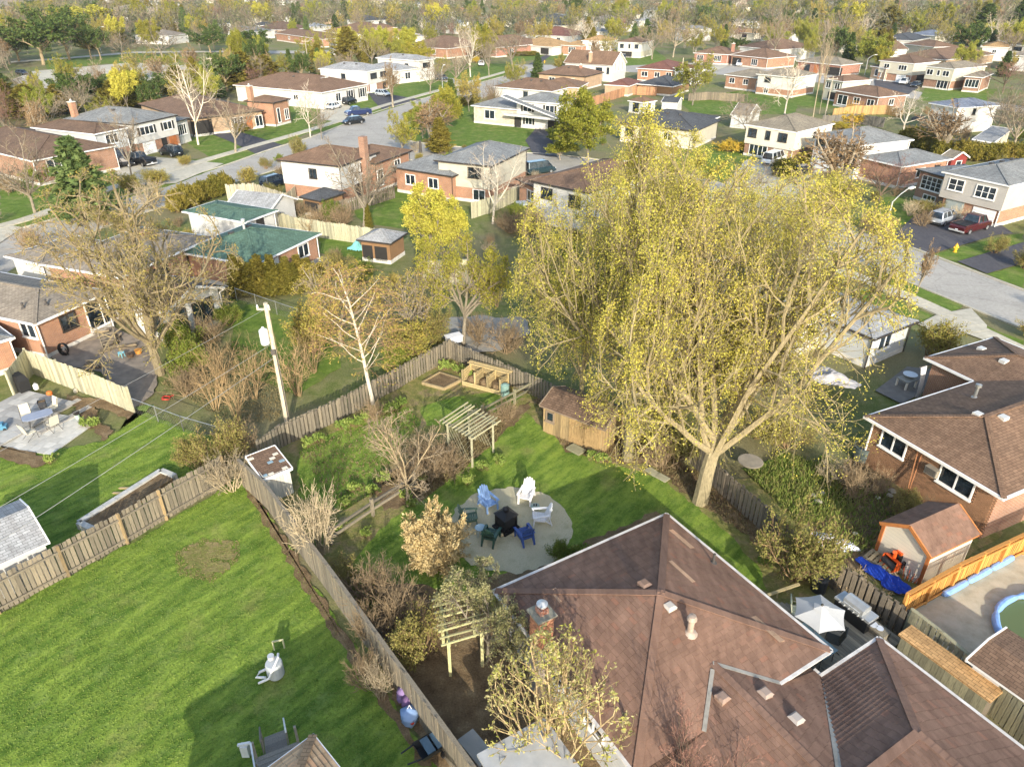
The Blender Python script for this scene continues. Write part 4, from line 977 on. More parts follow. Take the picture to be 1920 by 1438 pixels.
H.block((62, 462), (225, 520), (345, 440), 2.9, roof='greybrown', wall='bo', W=8, pitch=.28, feats=[('R', .4, 1.2, 1.4, 1.0, 'd2'), ('R', .75, 1.2, 1.2, 1.0, 'd2')], backs=False)
H.block((8, 480), (75, 496), None, 2.6, roof='greybrown', wall='white', L=6, pitch=.2, backs=False)
MB().box(-.45, -.3, 2.8, .45, .3, 4.1).build('chimney', [WALL['br']], H.root, (6.4, 3.6, 0))
H = House('orange brick bungalow under a green shingle roof behind the cedar hedge', 'green roof bungalow')
H.block((372, 476), (478, 497), (596, 437), 2.5, roof='green', wall='bo', W=8, pitch=.3, vents=2, feats=[('R', .74, 1.1, 1.3, 1.0, 'w2'), ('R', .1, 1.0, 1.0, 1.1, 'd1'), ('R', .3, .3, .9, 1.8, 'rw')], backs=False)
H.block((355, 388), (459, 417), (497, 392), 2.5, roof='green', wall='white', W=8, pitch=.2, backs=False, feats=[('R', .5, .3, 1.0, 1.9, 'k')])
MB().lathe([(.1, 0), (.1, .75), (.17, .75), (.17, .95), (.02, 1.0)], n=10).build('flue_pipe', [METAL_W], H.root, (4.2, 4.4, H.rz(0, 4.2, 4.2)-.1))
H = House('white garage with light grey gable roof behind the green roof bungalow', 'white garage', 'garage', 'garage')
H.block((437, 382), (505, 397), (538, 372), 2.2, roof='light', wall='white', kind='gy', pitch=.45, o=.3, backs=False)
H = House('brick neighbour house corner with grey roof at left edge beside the patio', 'left edge brick house')
def house_at(H, corner_px, ang, L, W, h, dx=0, dy=0, **k):
 """block whose near-left origin is placed so that local (dx,dy) lands on a pixel at eave height"""
 q = P(*corner_px, h); a = math.radians(ang); c, s = math.cos(a), math.sin(a)
 o = (q.x-dx*c+dy*s, q.y-dx*s-dy*c, h)
 H.block(None, o, None, h, L=L, W=W, ang=a, **k); return H
house_at(H, (26, 632), 50, 9, 8, 2.3, dx=9, dy=0, roof='grey', wall='bo', pitch=.3, backs=False, o=.3)
H = House('white two-storey house with brown hip roof and tall brick chimney left of centre', 'white house with tall chimney')
H.block((524, 298), (637, 312), (704, 284), 4.35, roof='brown', wall='white', lo='bo', split=1.7, pitch=.3, trim='d', jut=.1, feats=[('L', .46, 2.7, .9, .95, 'd2'), ('R', .62, 2.7, 1.7, 1.1, 'w3'), ('R', .88, 2.6, .7, 1.2, 'd1'), ('R', .45, .3, 1.4, 1.4, 'd2')])
H.block(None, (704, 307), (773, 282), 3.5, roof='brown', wall='bo', W=7, pitch=.3, trim='d', feats=[('R', .15, .8, 1.1, 1.7, 'w1'), ('R', .62, 1.9, 1.2, 1.0, 'w2')], backs=False)
MB().box(-.4, -.35, 0, .4, .35, 6.6).build('chimney', [WALL['bb']], H.root, ((H.blocks[0][0][2])*.60, .3-.35, 0))
H = House('grey-roofed split-level brick house with beige upper storey behind the white birch', 'grey roof split-level')
H.block((734, 313), (848, 331), None, 2.95, roof='grey', wall='bo', L=7.0, pitch=.33, trim='d', feats=[('L', .72, 1.2, 1.3, 1.05, 'w2'), ('L', .34, 1.2, 1.3, 1.05, 'w2')], backs=False)
H.block((818, 299), (922, 312), (986, 277), 4.3, roof='grey', wall='beige', lo='bo', split=1.6, pitch=.33, trim='d', feats=[('L', .32, 2.8, 1.5, 1.0, 'd2'), ('L', .8, 1.8, 1.4, .7, 'w2'), ('L', .25, .3, 1.4, 1.15, 'w2')])
H = House('white stucco house with brown roof partly behind the yellow maple', 'white stucco house')
H.block((1020, 332), (1104, 362), (1205, 312), 4.2, roof='brown', wall='white', pitch=.3, trim='d', feats=[('L', .72, 2.7, 1.3, .95, 'd2'), ('L', .25, 2.4, 1.3, 1.1, 'd2')], chimney=(.75, .3, .5, 5.2))
H.block((966, 335), (1030, 362), None, 3.0, roof='brown', wall='bo', L=6, pitch=.3, trim='d', feats=[('L', .6, 1.2, 1.3, 1.0, 'w2'), ('L', .15, .3, 1.5, 1.9, 'p')], backs=False)
H = House('brick bungalow with grey-brown roof showing through the middle of the yellow maple', 'bungalow behind the maple')
H.block((1225, 485), (1292, 503), (1430, 465), 2.6, roof='taupe', wall='bo', W=9, pitch=.3, trim='w', feats=[('R', .5, 1.1, 1.4, 1.0, 'w2')], backs=False)
H = House('low house with wide grey roof hidden behind the lower maple crown', 'grey roof behind the maple crown')
H.block((1290, 590), (1380, 660), (1560, 560), 2.5, roof='grey', wall='white', W=10, pitch=.28, feats=[('R', .3, .9, 1.6, 1.2, 'w2'), ('R', .7, .9, 1.6, 1.2, 'w2')], backs=False)
H = House('white sided bungalow with light grey roof end beside the golden round bush', 'white bungalow by golden bush')
H.block((1590, 618), (1640, 636), (1727, 604), 2.3, roof='light', wall='ltgrey', W=9, pitch=.28, trim='d', feats=[('R', .4, 1.0, 1.3, 1.0, 'w2')], backs=False)
H = House('white house with grey roof and black shutters on the grassy corner lot', 'white corner house')
H.block((968, 187), (1051, 195), (1074, 184), 4.35, roof='grey', wall='white', pitch=.3, trim='w', feats=[('L', .72, 2.7, 1.5, 1.15, 's2'), ('L', .24, 2.7, 1.5, 1.15, 's2'), ('R', .35, 3.0, .5, .9, 'd1'), ('L', .69, .7, 1.2, 1.1, 's2'), ('L', .14, .02, 2.3, 1.9, 'k'), ('L', .93, .05, 1.1, 2.1, 'rd')])
H.block((883, 198), (972, 206), None, 2.9, roof='grey', wall='stone', L=7.5, pitch=.3, trim='w', feats=[('L', .62, 1.0, 1.9, 1.3, 'w2')], backs=False)
H.block((940, 213), (1049, 224), None, 2.35, roof='grey', wall='white', L=1.7, kind='shed', pitch=.25, o=.3, backs=False, z0=2.0)
H = House('white house with long brown hip roof just beyond the corner lot', 'brown roof beyond the corner lot')
H.block((934, 161), (1035, 172), (1064, 160), 2.9, roof='brown', wall='white', pitch=.3, vents=3, trim='w', feats=[('L', .45, 1.4, .9, 1.0, 'd2'), ('L', .2, 1.4, .6, .9, 'd1')])
H.block(None, (1086, 165), (1104, 155), 2.9, roof='brown', wall='bt', W=9, pitch=.3, backs=False, feats=[('R', .5, 1.2, 1.2, .9, 'w2')])
H = House('beige brick house with brown hip roof in the middle of three along the street', 'middle brown roof')
H.block((1012, 137), (1098, 144), (1124, 135), 2.9, roof='brown', wall='bt', pitch=.3, vents=1, trim='d', feats=[('L', .3, 1.2, 1.4, 1.0, 'w2'), ('L', .7, 1.2, 1.4, 1.0, 'w2')], chimney=(.5, .3, .6, 4.6, 'br'))
H = House('white gable house with brown roof and three narrow end windows', 'white gable house')
H.block((1062, 117), (1149, 123.5), (1166, 117), 3.7, roof='brown', wall='white', kind='gy', pitch=.62, trim='w', chimney=(.1, .48, .7, 6.2, 'bt'), feats=[('L', .28, 1.8, 1.6, 1.2, 'd2'), ('L', .1, 1.8, .5, 1.3, 'd1'), ('R', .25, 2.2, .5, 1.8, 'w1'), ('R', .5, 2.2, .5, 2.3, 'w1'), ('R', .75, 2.2, .5, 1.8, 'w1')])
H = House('orange brick bungalow with dark red roof right of the white gable house', 'dark red roof bungalow')
H.block((1199, 127), (1265, 132.5), (1285, 122), 2.9, roof='red', wall='bo', pitch=.3, trim='w', feats=[('L', .78, 1.2, 1.5, 1.0, 'w2'), ('L', .45, 1.2, 1.2, 1.0, 'w2'), ('L', .15, .1, 1.3, 2.2, 'p')])
H.block((1262, 127), (1282, 130), None, 3.6, roof='red', wall='white', L=7, pitch=.25, backs=False)
H = House('garden cabin with low charcoal tent roof behind the red roof bungalow', 'charcoal gazebo', 'gazebo', 'gazebo')
H.block((1208, 155), (1262, 163), (1272, 152), 2.0, roof='char', wall='board', pitch=.34, o=.4, backs=False)
H = House('beige house with wide charcoal roof beyond the yellow maple top', 'charcoal roof house')
H.block((1168, 228), (1305, 246), (1334, 224), 2.75, roof='char', wall='beige', pitch=.32, trim='d', vents=3, feats=[('L', .85, 1.0, 1.3, 1.2, 'd2'), ('L', .6, .2, 1.8, 1.9, 'p'), ('L', .35, 1.0, 1.3, 1.1, 'w2')])
H.block(None, (1318, 231), (1350, 219), 2.4, roof='char', wall='white', W=7, pitch=.22, backs=False)
H = House('cream two-storey house with taupe roof and white van in its driveway', 'cream two-storey house')
H.block((1403, 232), (1494, 248.5), (1554, 230), 4.2, roof='taupe', wall='cream', lo='bb', split=1.75, jut=.25, pitch=.33, trim='w', vents=1, feats=[('L', .82, 2.75, 1.2, 1.0, 'd2'), ('L', .52, 2.75, .6, 1.0, 'd1'), ('L', .24, 2.75, 1.2, 1.0, 'd2'), ('R', .5, 3.0, .5, .6, 'd1'), ('L', .68, .35, 2.7, 1.3, 'w4'), ('L', .25, .05, 2.2, 1.6, 'gt')])
H = House('white two-storey house with grey roof and low brick wing beside the dark car', 'white two-storey by dark car')
H.block((1527, 252), (1613, 273.5), (1709, 261), 4.2, roof='grey', wall='white', pitch=.32, trim='w', vents=1, feats=[('L', .82, 2.8, 1.4, 1.0, 'd2'), ('L', .5, 2.8, 1.2, 1.0, 'd2'), ('L', .2, 2.8, 1.2, 1.0, 'd2'), ('L', .7, .05, 2.3, 1.7, 'g')])
H.block((1617, 293), (1692, 313), (1776, 296), 2.7, roof='grey', wall='bo', pitch=.3, trim='w', feats=[('R', .45, 1.0, 1.4, 1.0, 'w2'), ('R', .78, .1, .9, 2.0, 'rd')], backs=False)
H = House('grey two-storey house with green-grey roof and white garage door, right edge', 'grey two-storey house')
H.block((1779, 320), (1894, 349), (1990, 318), 4.3, roof='grey', wall='grey', lo='bo', split=1.75, jut=.25, pitch=.3, trim='w', vents=3, feats=[('L', .74, 2.75, 1.5, 1.05, 'w22'), ('L', .3, 2.65, 1.9, 1.1, 'w32'), ('L', .25, .05, 2.3, 1.55, 'g'), ('L', .7, .05, 1.8, 1.7, 'rg'), ('L', .93, .05, .6, 1.6, 'k')])
H.block((1718, 317), (1786, 336), None, 3.3, roof='grey', wall='bb', L=7, pitch=.22, trim='d', feats=[('L', .55, 1.45, 2.6, 1.35, 'w43'), ('L', .5, .4, 1.6, .45, 'w3')], backs=False)
H = House('white house with grey roof above the evergreen hedge at right', 'white house above the hedge')
H.block((1745, 193), (1797, 203), (1872, 197), 4.0, roof='bluegrey', wall='white', pitch=.3, vents=3, trim='w', feats=[('R', .45, 2.8, .5, .8, 'd1'), ('L', .3, 1.6, 1.4, 1.0, 'd2')])
H = House('low white roofed carport shed among bushes at far right', 'white carport shed', 'shed', 'shed')
H.block((1832, 261), (1864, 268), (1877, 240), 2.1, roof='light', wall='beige', kind='shed', pitch=.05, o=.2, backs=False, feats=[('L', .5, .1, 2.2, 1.6, 'k')])
H = House('small red board shed with green-grey roof behind the brick wing', 'red board shed', 'shed', 'shed')
H.block((1772, 293), (1786, 299), (1808, 293), 2.0, roof='taupe', wall='redb', kind='gy', pitch=.5, o=.2, backs=False, feats=[('R', .5, .8, .9, .8, 'w1')])
H = House('beige two-storey house with dark brown roof and white SUV outside', 'beige two-storey house')
H.block((1660, 113), (1715, 120), (1747, 114), 4.5, roof='darkbrown', wall='beige', lo='bo', split=1.9, jut=.25, pitch=.3, trim='w', feats=[('L', .75, 2.9, 1.3, 1.0, 'w2'), ('L', .3, 2.9, 2.0, 1.0, 'w3'), ('L', .8, .1, 1.6, 2.0, 'p'), ('L', .3, .05, 2.4, 1.8, 'g'), ('R', .5, .05, 5, 1.7, 'k')])
H.block((1632, 124), (1662, 128.5), None, 3.0, roof='darkbrown', wall='bt', L=6, pitch=.25, feats=[('L', .5, 1.0, 2.2, 1.4, 'w2')], backs=False)
H = House('beige two-storey house with taupe roof behind the white cube truck', 'house by cube truck')
H.block((1744, 124), (1790, 130), (1838, 123), 4.5, roof='taupe', wall='beige', lo='bb', split=1.9, jut=.25, pitch=.3, trim='w', feats=[('L', .8, 2.9, 1.4, 1.0, 'w2'), ('L', .5, 2.9, .6, 1.0, 'w1'), ('L', .25, 2.9, 1.4, 1.0, 'w2'), ('L', .3, .1, 2.4, 1.9, 'w3')])
H.block((1808, 143), (1844, 146), (1858, 138), 3.2, roof='taupe', wall='bb', pitch=.3, feats=[('L', .5, 1.1, 2.6, 1.5, 'w4')], backs=False)
def far(label, short, A, B, C, h, roof, wall, **k):
 k.setdefault('pitch', .3); k.setdefault('backs', False); return hs(label, short, A, B, C, h, roof=roof, wall=wall, **k)
w3 = [('L', .25, 1.2, 1.4, 1.0, 'w2'), ('L', .7, 1.2, 1.4, 1.0, 'w2')]; up3 = [('L', .2, 2.9, 1.2, 1.0, 'd2'), ('L', .5, 2.9, .7, 1.0, 'd1'), ('L', .8, 2.9, 1.2, 1.0, 'd2'), ('L', .3, .1, 2.4, 1.8, 'g'), ('L', .75, .2, 1.0, 2.0, 'rd')]
H = House('brown-roofed split-level house behind the spruce at left', 'brown split-level at left')
H.block((95, 233), (176, 252), (206, 238), 4.3, roof='darkbrown', wall='ltgrey', lo='bb', split=1.9, pitch=.3, trim='w', feats=[('R', .5, 2.7, 1.8, 1.1, 'w3'), ('R', .5, .05, 2.3, 1.7, 'gg'), ('L', .5, 1.2, 3, 1.2, 'k')], backs=False)
H.block((0, 252), (58, 302), (150, 268), 3.1, roof='darkbrown', wall='bb', pitch=.3, trim='w', feats=[('R', .28, 1.25, 2.4, 1.5, 'w3'), ('R', .3, .25, 1.8, .6, 'w3')], backs=False)
H = House('white two-storey house with grey roof and red chimney beside parked cars', 'white house by parked cars')
H.block((133, 221), (248, 234), (319, 215), 4.4, roof='grey', wall='white', lo='bo', split=1.75, jut=.2, pitch=.32, trim='d', vents=1, chimney=(.12, .9, .7, 6.6, 'bo'), feats=[('R', .28, 2.75, 2.4, 1.0, 's3'), ('R', .74, 2.75, 1.6, 1.0, 's2'), ('R', .28, .05, 2.3, 1.65, 'g'), ('R', .82, .05, 1.3, 1.7, 'ro'), ('R', .62, .05, 1.0, 1.7, 'k')])
H.block(None, (316, 232), (356, 221), 3.4, roof='grey', wall='white', W=7, pitch=.2, trim='d', feats=[('R', .55, 1.3, 2.6, 1.4, 'w5')], backs=False)
H = House('long brown-roofed brick house with a carport behind the pale snag tree', 'brown house with carport')
H.block((288, 192), (355, 224), (478, 204), 2.8, roof='brown', wall='bt', pitch=.28, trim='d', feats=[('R', .15, .05, 3.4, 2.3, 'k'), ('R', .62, .6, 2.0, 1.5, 'w4'), ('R', .78, .1, .9, 2.0, 'ro'), ('R', .92, .4, 1.2, 1.6, 'w2'), ('L', .5, 1.3, 1, .9, 'd1')])
H.block((468, 187.5), (512, 193), (531, 185), 3.9, roof='brown', wall='bo', pitch=.3, trim='d', feats=[('R', .3, .6, .7, 2.2, 'w1'), ('R', .75, .8, 1.0, 1.6, 'w2')], backs=False, chimney=(.1, .8, .8, 6.2, 'bo'))
H = House('white house with wide brown hip roof behind the white multi-stem birch', 'wide brown roof house')
H.block((455, 157), (603, 174), (671, 157), 3.1, roof='brown', wall='white', pitch=.3, trim='w', vents=1, feats=[('R', .35, 1.0, 1.4, 1.4, 'w2'), ('R', .62, .9, 1.5, 1.6, 's2'), ('R', .88, .9, 1.5, 1.6, 's2'), ('L', .3, 1.3, 1.1, .9, 'w2')])
H = House('white two-storey house with light grey roof and silver hatchback outside', 'white house by silver hatchback')
H.block((604, 128), (688, 134.5), (719, 127), 4.5, roof='light', wall='white', lo='bb', split=1.85, jut=.2, pitch=.3, trim='w', vents=2, feats=[('R', .3, 2.9, 2.2, 1.0, 'd4'), ('R', .75, 2.9, 2.2, 1.0, 'd4'), ('L', .5, 2.8, 1.0, .9, 'd2'), ('R', .28, .05, 2.4, 1.8, 'g'), ('R', .8, .1, 1.2, 1.9, 'k')])
H = House('white house with pale roof and lower front wing beside the dark hatchback', 'white house by dark hatchback')
H.block((710, 108), (785, 114.5), (809, 110), 4.7, roof='light', wall='white', pitch=.3, trim='w', vents=1, feats=[('R', .5, 3.0, 2.6, 1.0, 'd4'), ('L', .3, 2.9, 1.0, .9, 'd1')])
H.block((704, 124), (744, 133), (765, 127), 3.0, roof='light', wall='white', pitch=.3, trim='w', feats=[('R', .5, .9, 1.6, 1.4, 'w2')], backs=False)
far('low brown-roofed brick house behind the clump birch', 'brown house behind clump birch', (790, 84), (838, 92), (875, 82), 2.9, 'brown', 'bo', feats=[('L', .3, 1, 1.4, 1.3, 'w3'), ('L', .8, 1, 1.4, 1.3, 'w3')])
far('brown-roofed pinkish brick house with front lawn at the street end', 'pinkish house at street end', (905, 82), (930, 90), (985, 79), 2.9, 'brown', 'br', feats=[('R', .3, .8, 1.6, 1.4, 'w3'), ('R', .75, .8, 1.4, 1.4, 'w2')])
H = far('orange-tan roofed house with an open carport and wooden screen', 'tan carport house', (979, 82), (1036, 89), (1062, 83), 2.6, 'tan', 'white', feats=[('L', .2, .05, 3.4, 2.1, 'k'), ('L', .7, .6, 2.0, 1.5, 'w2')])
far('white house with tan roof and orange brick side beyond the carport house', 'white tan-roof house', (1092, 76), (1147, 78), (1153, 74), 4.4, 'tan', 'white', lo='bo', split=1.6, feats=[('L', .25, 2.8, 1, .9, 'w2'), ('L', .6, 2.8, 1, .9, 'w2'), ('L', .75, .5, 2, 1, 'd3')])
far('small orange brick house with big window below the tan roof house', 'small brick house with big window', (1062, 84), (1092, 87), (1105, 82), 3.0, 'tan', 'bo', feats=[('L', .5, .9, 2.4, 1.6, 'w4')])
far('white house with red shingle roof beyond the carport', 'red roof white house', (1000, 64), (1068, 69), (1080, 63), 2.8, 'red', 'white', feats=w3)
far('white two-storey house with slim upper windows and dark garage', 'white house with dark garage', (1161, 78.5), (1204, 81), (1216, 76), 4.4, 'brown', 'white', lo='beige', split=1.8, feats=[('L', .8, 2.8, 1.1, 1.0, 'd2'), ('L', .5, 2.8, .5, 1, 'd1'), ('L', .22, 2.8, 1.1, 1.0, 'd2'), ('L', .6, .05, 3.6, 1.7, 'k')])
far('grey-roofed white house behind the tan roof house', 'grey roof white house', (1089, 58.5), (1124, 60.5), (1136, 57), 3.2, 'grey', 'white', feats=w3)
far('white house with blue-grey gable beyond the red roof', 'blue-grey gable house', (1018, 38), (1046, 42), (1060, 38), 4.2, 'char', 'white', feats=up3)
far('house with charcoal hip roof beside a bare street tree, far right of centre', 'charcoal hip house', (1030, 46), (1053, 49), (1068, 46), 3.0, 'char', 'cream', feats=w3)
far('pale house with grey roof and white windows in the far middle', 'pale far house', (1110, 40), (1140, 44), (1165, 40), 4.0, 'greybrown', 'white', feats=up3)
far('brick house with brown L-shaped roof beyond the cedars', 'brown L-roof house', (545, 61), (604, 74), (633, 70), 2.8, 'brown', 'bo', feats=w3+[('R', .5, 1, 1.4, 1, 'w2')])
far('white house with pale grey roof behind the brown L-roof', 'pale grey roof house', (561, 50), (590, 51.5), (622, 49.5), 3.2, 'light', 'white', feats=w3)
far('white house with charcoal roof and red brick end beyond the tall spruce', 'charcoal roof with brick end', (647, 38), (680, 40), (728, 38), 4.3, 'char', 'white', feats=[('L', .3, 2.8, 1, 1, 'd3'), ('R', .3, 2.8, 1.2, 1, 'd2'), ('R', .7, 2.8, 1.2, 1, 'd2')])
far('low brown roof house in front of the charcoal roof', 'low brown roof house', (657, 57), (680, 65), (715, 58), 2.8, 'brown', 'cream', feats=w3)
far('house with orange-tan roof left of the bright yellow tree', 'orange-tan roof house', (702, 63.5), (735, 68), (764, 63), 2.7, 'tan', 'bt', feats=w3)
far('brown-roofed bungalow at the upper left edge of the far street', 'upper left bungalow', (500, 53), (530, 57), (562, 52), 2.8, 'darkbrown', 'bt', feats=w3)
far('white two-storey house standing right of the bright yellow tree', 'white house by yellow tree', (831, 41), (856, 44), (863, 42), 4.4, 'grey', 'white', feats=[('L', .35, 2.8, 1.3, 1, 'd2')])
far('beige split-level with brown roof behind the utility pole', 'beige split-level by the pole', (1543, 148), (1581, 153.5), (1638, 150), 4.0, 'brown', 'beige', feats=[('L', .75, 2.4, 1.2, 1.1, 'w2'), ('L', .3, 2.4, 1.2, 1.1, 'w2'), ('L', .5, .2, 2, 1.5, 'k')], backs=True)
far('brown brick bungalow with brown roof and small wooden deck', 'brick bungalow with deck', (1569, 169), (1648, 183), (1697, 177), 2.9, 'brown', 'bb', feats=[('L', .78, .6, 2.2, 1.6, 'p'), ('L', .47, 1.2, 1.4, 1.0, 'w2'), ('L', .17, 1.2, 1.5, 1.0, 'w2'), ('R', .5, 1.3, 1.2, 1.0, 'w2')], backs=True)
H = House('brick bungalow with mossy taupe roof and white upper block', 'mossy taupe roof house')
H.block((1358, 140), (1432, 148), None, 2.9, roof='taupe', wall='bo', L=8, pitch=.3, trim='w', feats=[('L', .8, 1.3, 1.3, 1.0, 'w2'), ('L', .45, 1.3, 1.2, 1.0, 'w2'), ('L', .1, .1, 1.6, 2.1, 'p')], backs=False)
H.block((1425, 138), (1492, 146), (1523, 138), 4.0, roof='taupe', wall='white', lo='bo', split=1.4, pitch=.28, feats=[('L', .7, 2.6, 1.3, .9, 'd2'), ('L', .7, .4, .9, 1.0, 'w2')], backs=False)
far('orange brick bungalow with white bow window and carport', 'bow window bungalow', (1385, 102), (1440, 110), (1475, 104), 2.8, 'brown', 'bo', feats=[('L', .82, .05, 3.2, 2.1, 'k'), ('L', .35, .7, 2.0, 1.5, 'w3')])
far('white-sided house end behind the bow window bungalow', 'white house end', (1421, 86), (1462, 94), (1490, 86), 3.4, 'brown', 'white', feats=w3)
far('brown-roofed brick house with red chimney and white windows', 'brown roof with red chimney', (1311, 98), (1366, 103), (1372, 96), 2.8, 'brown', 'br', chimney=(.5, .1, .8, 5.2, 'br'), feats=[('L', .8, .9, 1.8, 1.3, 'w3'), ('L', .3, .9, 2.0, 1.4, 'w4')])
far('low grey-roofed brick bungalow with deep shaded porch', 'grey bungalow with porch', (1502, 114), (1578, 123), (1605, 118), 2.7, 'taupe', 'br', feats=[('L', .15, .05, 4.5, 2, 'k'), ('L', .75, .6, 1.5, 1.5, 'd2'), ('L', .55, .1, 1, 2, 'ro')])
far('grey-roofed long white house in the upper right', 'long white house', (1645, 73.5), (1712, 77), (1742, 71), 3.4, 'char', 'white', feats=[('L', .5, 1.6, 1.2, .9, 'w2')])
far('house with blue-grey roof beyond the long white house', 'blue-grey roof house', (1707, 64), (1755, 68), (1786, 66), 3.2, 'bluegrey', 'beige', feats=w3)
far('beige house with brown roof and a columnar cedar at its wall', 'beige house with columnar cedar', (1701, 82.5), (1751, 89), (1793, 87), 3.2, 'brown', 'beige', feats=[('L', .85, 1.4, 1.2, 1.0, 'w1'), ('L', .25, 1.4, 1.3, 1.0, 'w2')])
far('plain brown roof house directly above the cube truck', 'plain brown roof house', (1732, 104), (1772, 113), (1800, 98), 2.5, 'brown', 'bt')
far('white garage gable in front of the long white house', 'white garage gable', (1643, 87), (1668, 93), (1678, 90), 2.3, 'brown', 'white', kind='gx', pitch=.35)
far('pale house with tan roof above the bare shrubs at the right edge', 'pale tan-roof house', (1841, 88.5), (1893, 90), (1902, 84), 3.8, 'tan', 'white', feats=[('L', .5, 2.2, 1, .8, 'w2')])
far('white windowed house with grey roof at the upper right edge', 'upper right edge house', (1880, 64), (1935, 70), (1950, 60), 4.2, 'greybrown', 'white', feats=[('L', .2, 2.7, 1.6, 1.1, 's2'), ('L', .55, 2.7, 1.6, 1.1, 's2')])
far('white house wall half hidden by shrubs at the right edge', 'half hidden white house', (1900, 102), (1960, 108), (1975, 98), 3.8, 'greybrown', 'white', feats=[('L', .7, 2.2, 1.4, 1.0, 'w2')])
far('far white house with pale roof beyond the park pines', 'white house past the pines', (270, 65), (315, 68), (330, 64), 3.0, 'greybrown', 'white', feats=w3)
far('low pale house among trees at the upper left edge', 'upper left pale house', (-20, 15), (42, 19), (60, 14), 3.4, 'greybrown', 'cream', feats=w3)
far('cream house behind the park trees near the left edge', 'cream house past the park', (42, 33), (78, 36), (95, 32), 3.4, 'tan', 'white', feats=w3)
far('grey-roofed house right of the two dark round evergreens', 'house by round evergreens', (418, 55), (480, 60), (515, 58), 2.8, 'grey', 'white', feats=w3)
far('white-walled house left of the two dark round evergreens', 'white wall past the path', (225, 27), (262, 32), (280, 27), 4.2, 'greybrown', 'white', feats=up3)
H = House('small grey garden house with brown peaked roof', 'grey garden house', 'garden house', 'garden_house')
H.block((1184, 188), (1207, 193), (1224, 188), 2.1, roof='brown', wall='ltgrey', pitch=.4, o=.2, backs=False, feats=[('L', .5, .4, 1.2, 1.4, 'd2'), ('R', .5, 1.0, .6, .7, 'd1')])
H = House('low white shed with dark flat-pitched roof beside the fence gate', 'low white shed', 'shed', 'shed')
H.block((1240, 191), (1272, 193), (1280, 186), 1.9, roof='char', wall='white', kind='gy', pitch=.25, o=.15, backs=False)
H = House('white shed with brown roof attached behind the middle brown roof', 'white shed with brown roof', 'shed', 'shed')
H.block((1143, 157), (1180, 162), (1186, 152), 2.1, roof='red', wall='bt', pitch=.3, o=.2, backs=False)
H = House('white tall storage doors shed under bare branches', 'white storage shed', 'shed', 'shed')
H.block((1378, 213), (1405, 218), (1412, 206), 2.1, roof='greybrown', wall='white', kind='gy', pitch=.4, o=.15, backs=False)
H = House('small charcoal hip-roofed pavilion beside the tall chimney house', 'charcoal garden pavilion', 'pavilion', 'pavilion')
H.block((571, 367), (600, 377), (638, 360), 1.9, roof='char', wall='board', pitch=.45, o=.25, trim='d', backs=False, feats=[('L', .5, .3, 2.0, 1.2, 'k')])
H = House('garden gazebo with pale metal roof beside the yellow tree', 'pale roof gazebo', 'gazebo', 'gazebo')
H.block((676, 446), (732, 457), (752, 436), 2.0, roof='light', wall='board', pitch=.42, o=.25, trim='d', backs=False, feats=[('L', .35, .2, 1.2, 1.3, 'k'), ('L', .75, .2, 1.0, 1.3, 'k')])
rr = random.Random(5); FAR_KINDS = [('brown', 'bt', 2.9), ('grey', 'white', 4.2), ('char', 'white', 3.0), ('darkbrown', 'bo', 2.9), ('light', 'white', 3.0), ('tan', 'cream', 2.9), ('greybrown', 'beige', 4.2)]
def inside_any(x, y, r=2.):
 for h in HOUSES:
  for f in h.foot:
   cx = sum(p[0] for p in f)/4; cy = sum(p[1] for p in f)/4; rad = max(math.hypot(p[0]-cx, p[1]-cy) for p in f)
   if math.hypot(x-cx, y-cy) < rad+r: return True
 return False
FARH = 0; FARHS = []
for i in range(4000):
 y = 250*math.exp(rr.uniform(0, 1.25)); u = rr.uniform(-1060, 1060); x = u/FPX*(y*.87+11)
 pxx, pyy, _ = proj(x, y, 0)
 if pyy < 3 or inside_any(x, y, 9 if y < 500 else 6): continue
 if pxx < 480 and 60 < pyy < 130: continue
 if 880 < pxx < 1200 and 55 < pyy < 78: continue
 rf, wl_, hh = rr.choice(FAR_KINDS); a = math.radians(rr.choice([-63, 26, -60, 30, -68, 22])+rr.uniform(-5, 5))
 nm = {'brown': 'brown', 'grey': 'grey', 'char': 'charcoal', 'darkbrown': 'dark brown', 'light': 'pale grey', 'tan': 'tan', 'greybrown': 'weathered'}[rf]; wn = {'bt': 'tan brick', 'white': 'white', 'bo': 'orange brick', 'cream': 'cream', 'beige': 'beige'}[wl_]
 H = House('tiny distant %s house with %s roof among the far trees' % (wn, nm), 'far', group='distant houses with %s roofs' % nm)
 H.block(None, (x, y, hh), None, hh, L=rr.uniform(11, 15), W=rr.uniform(8, 10), ang=a, roof=rf, wall=wl_, pitch=.3, backs=False, foundation=False,
   feats=[('L', .4, hh-1.6, 2.2, 1.0, 'd1'), ('R', .5, hh-1.6, 2.4, 1.0, 'd1')])
 FARHS.append((x, H.root))
 FARH += 1
 if FARH >= 170: break
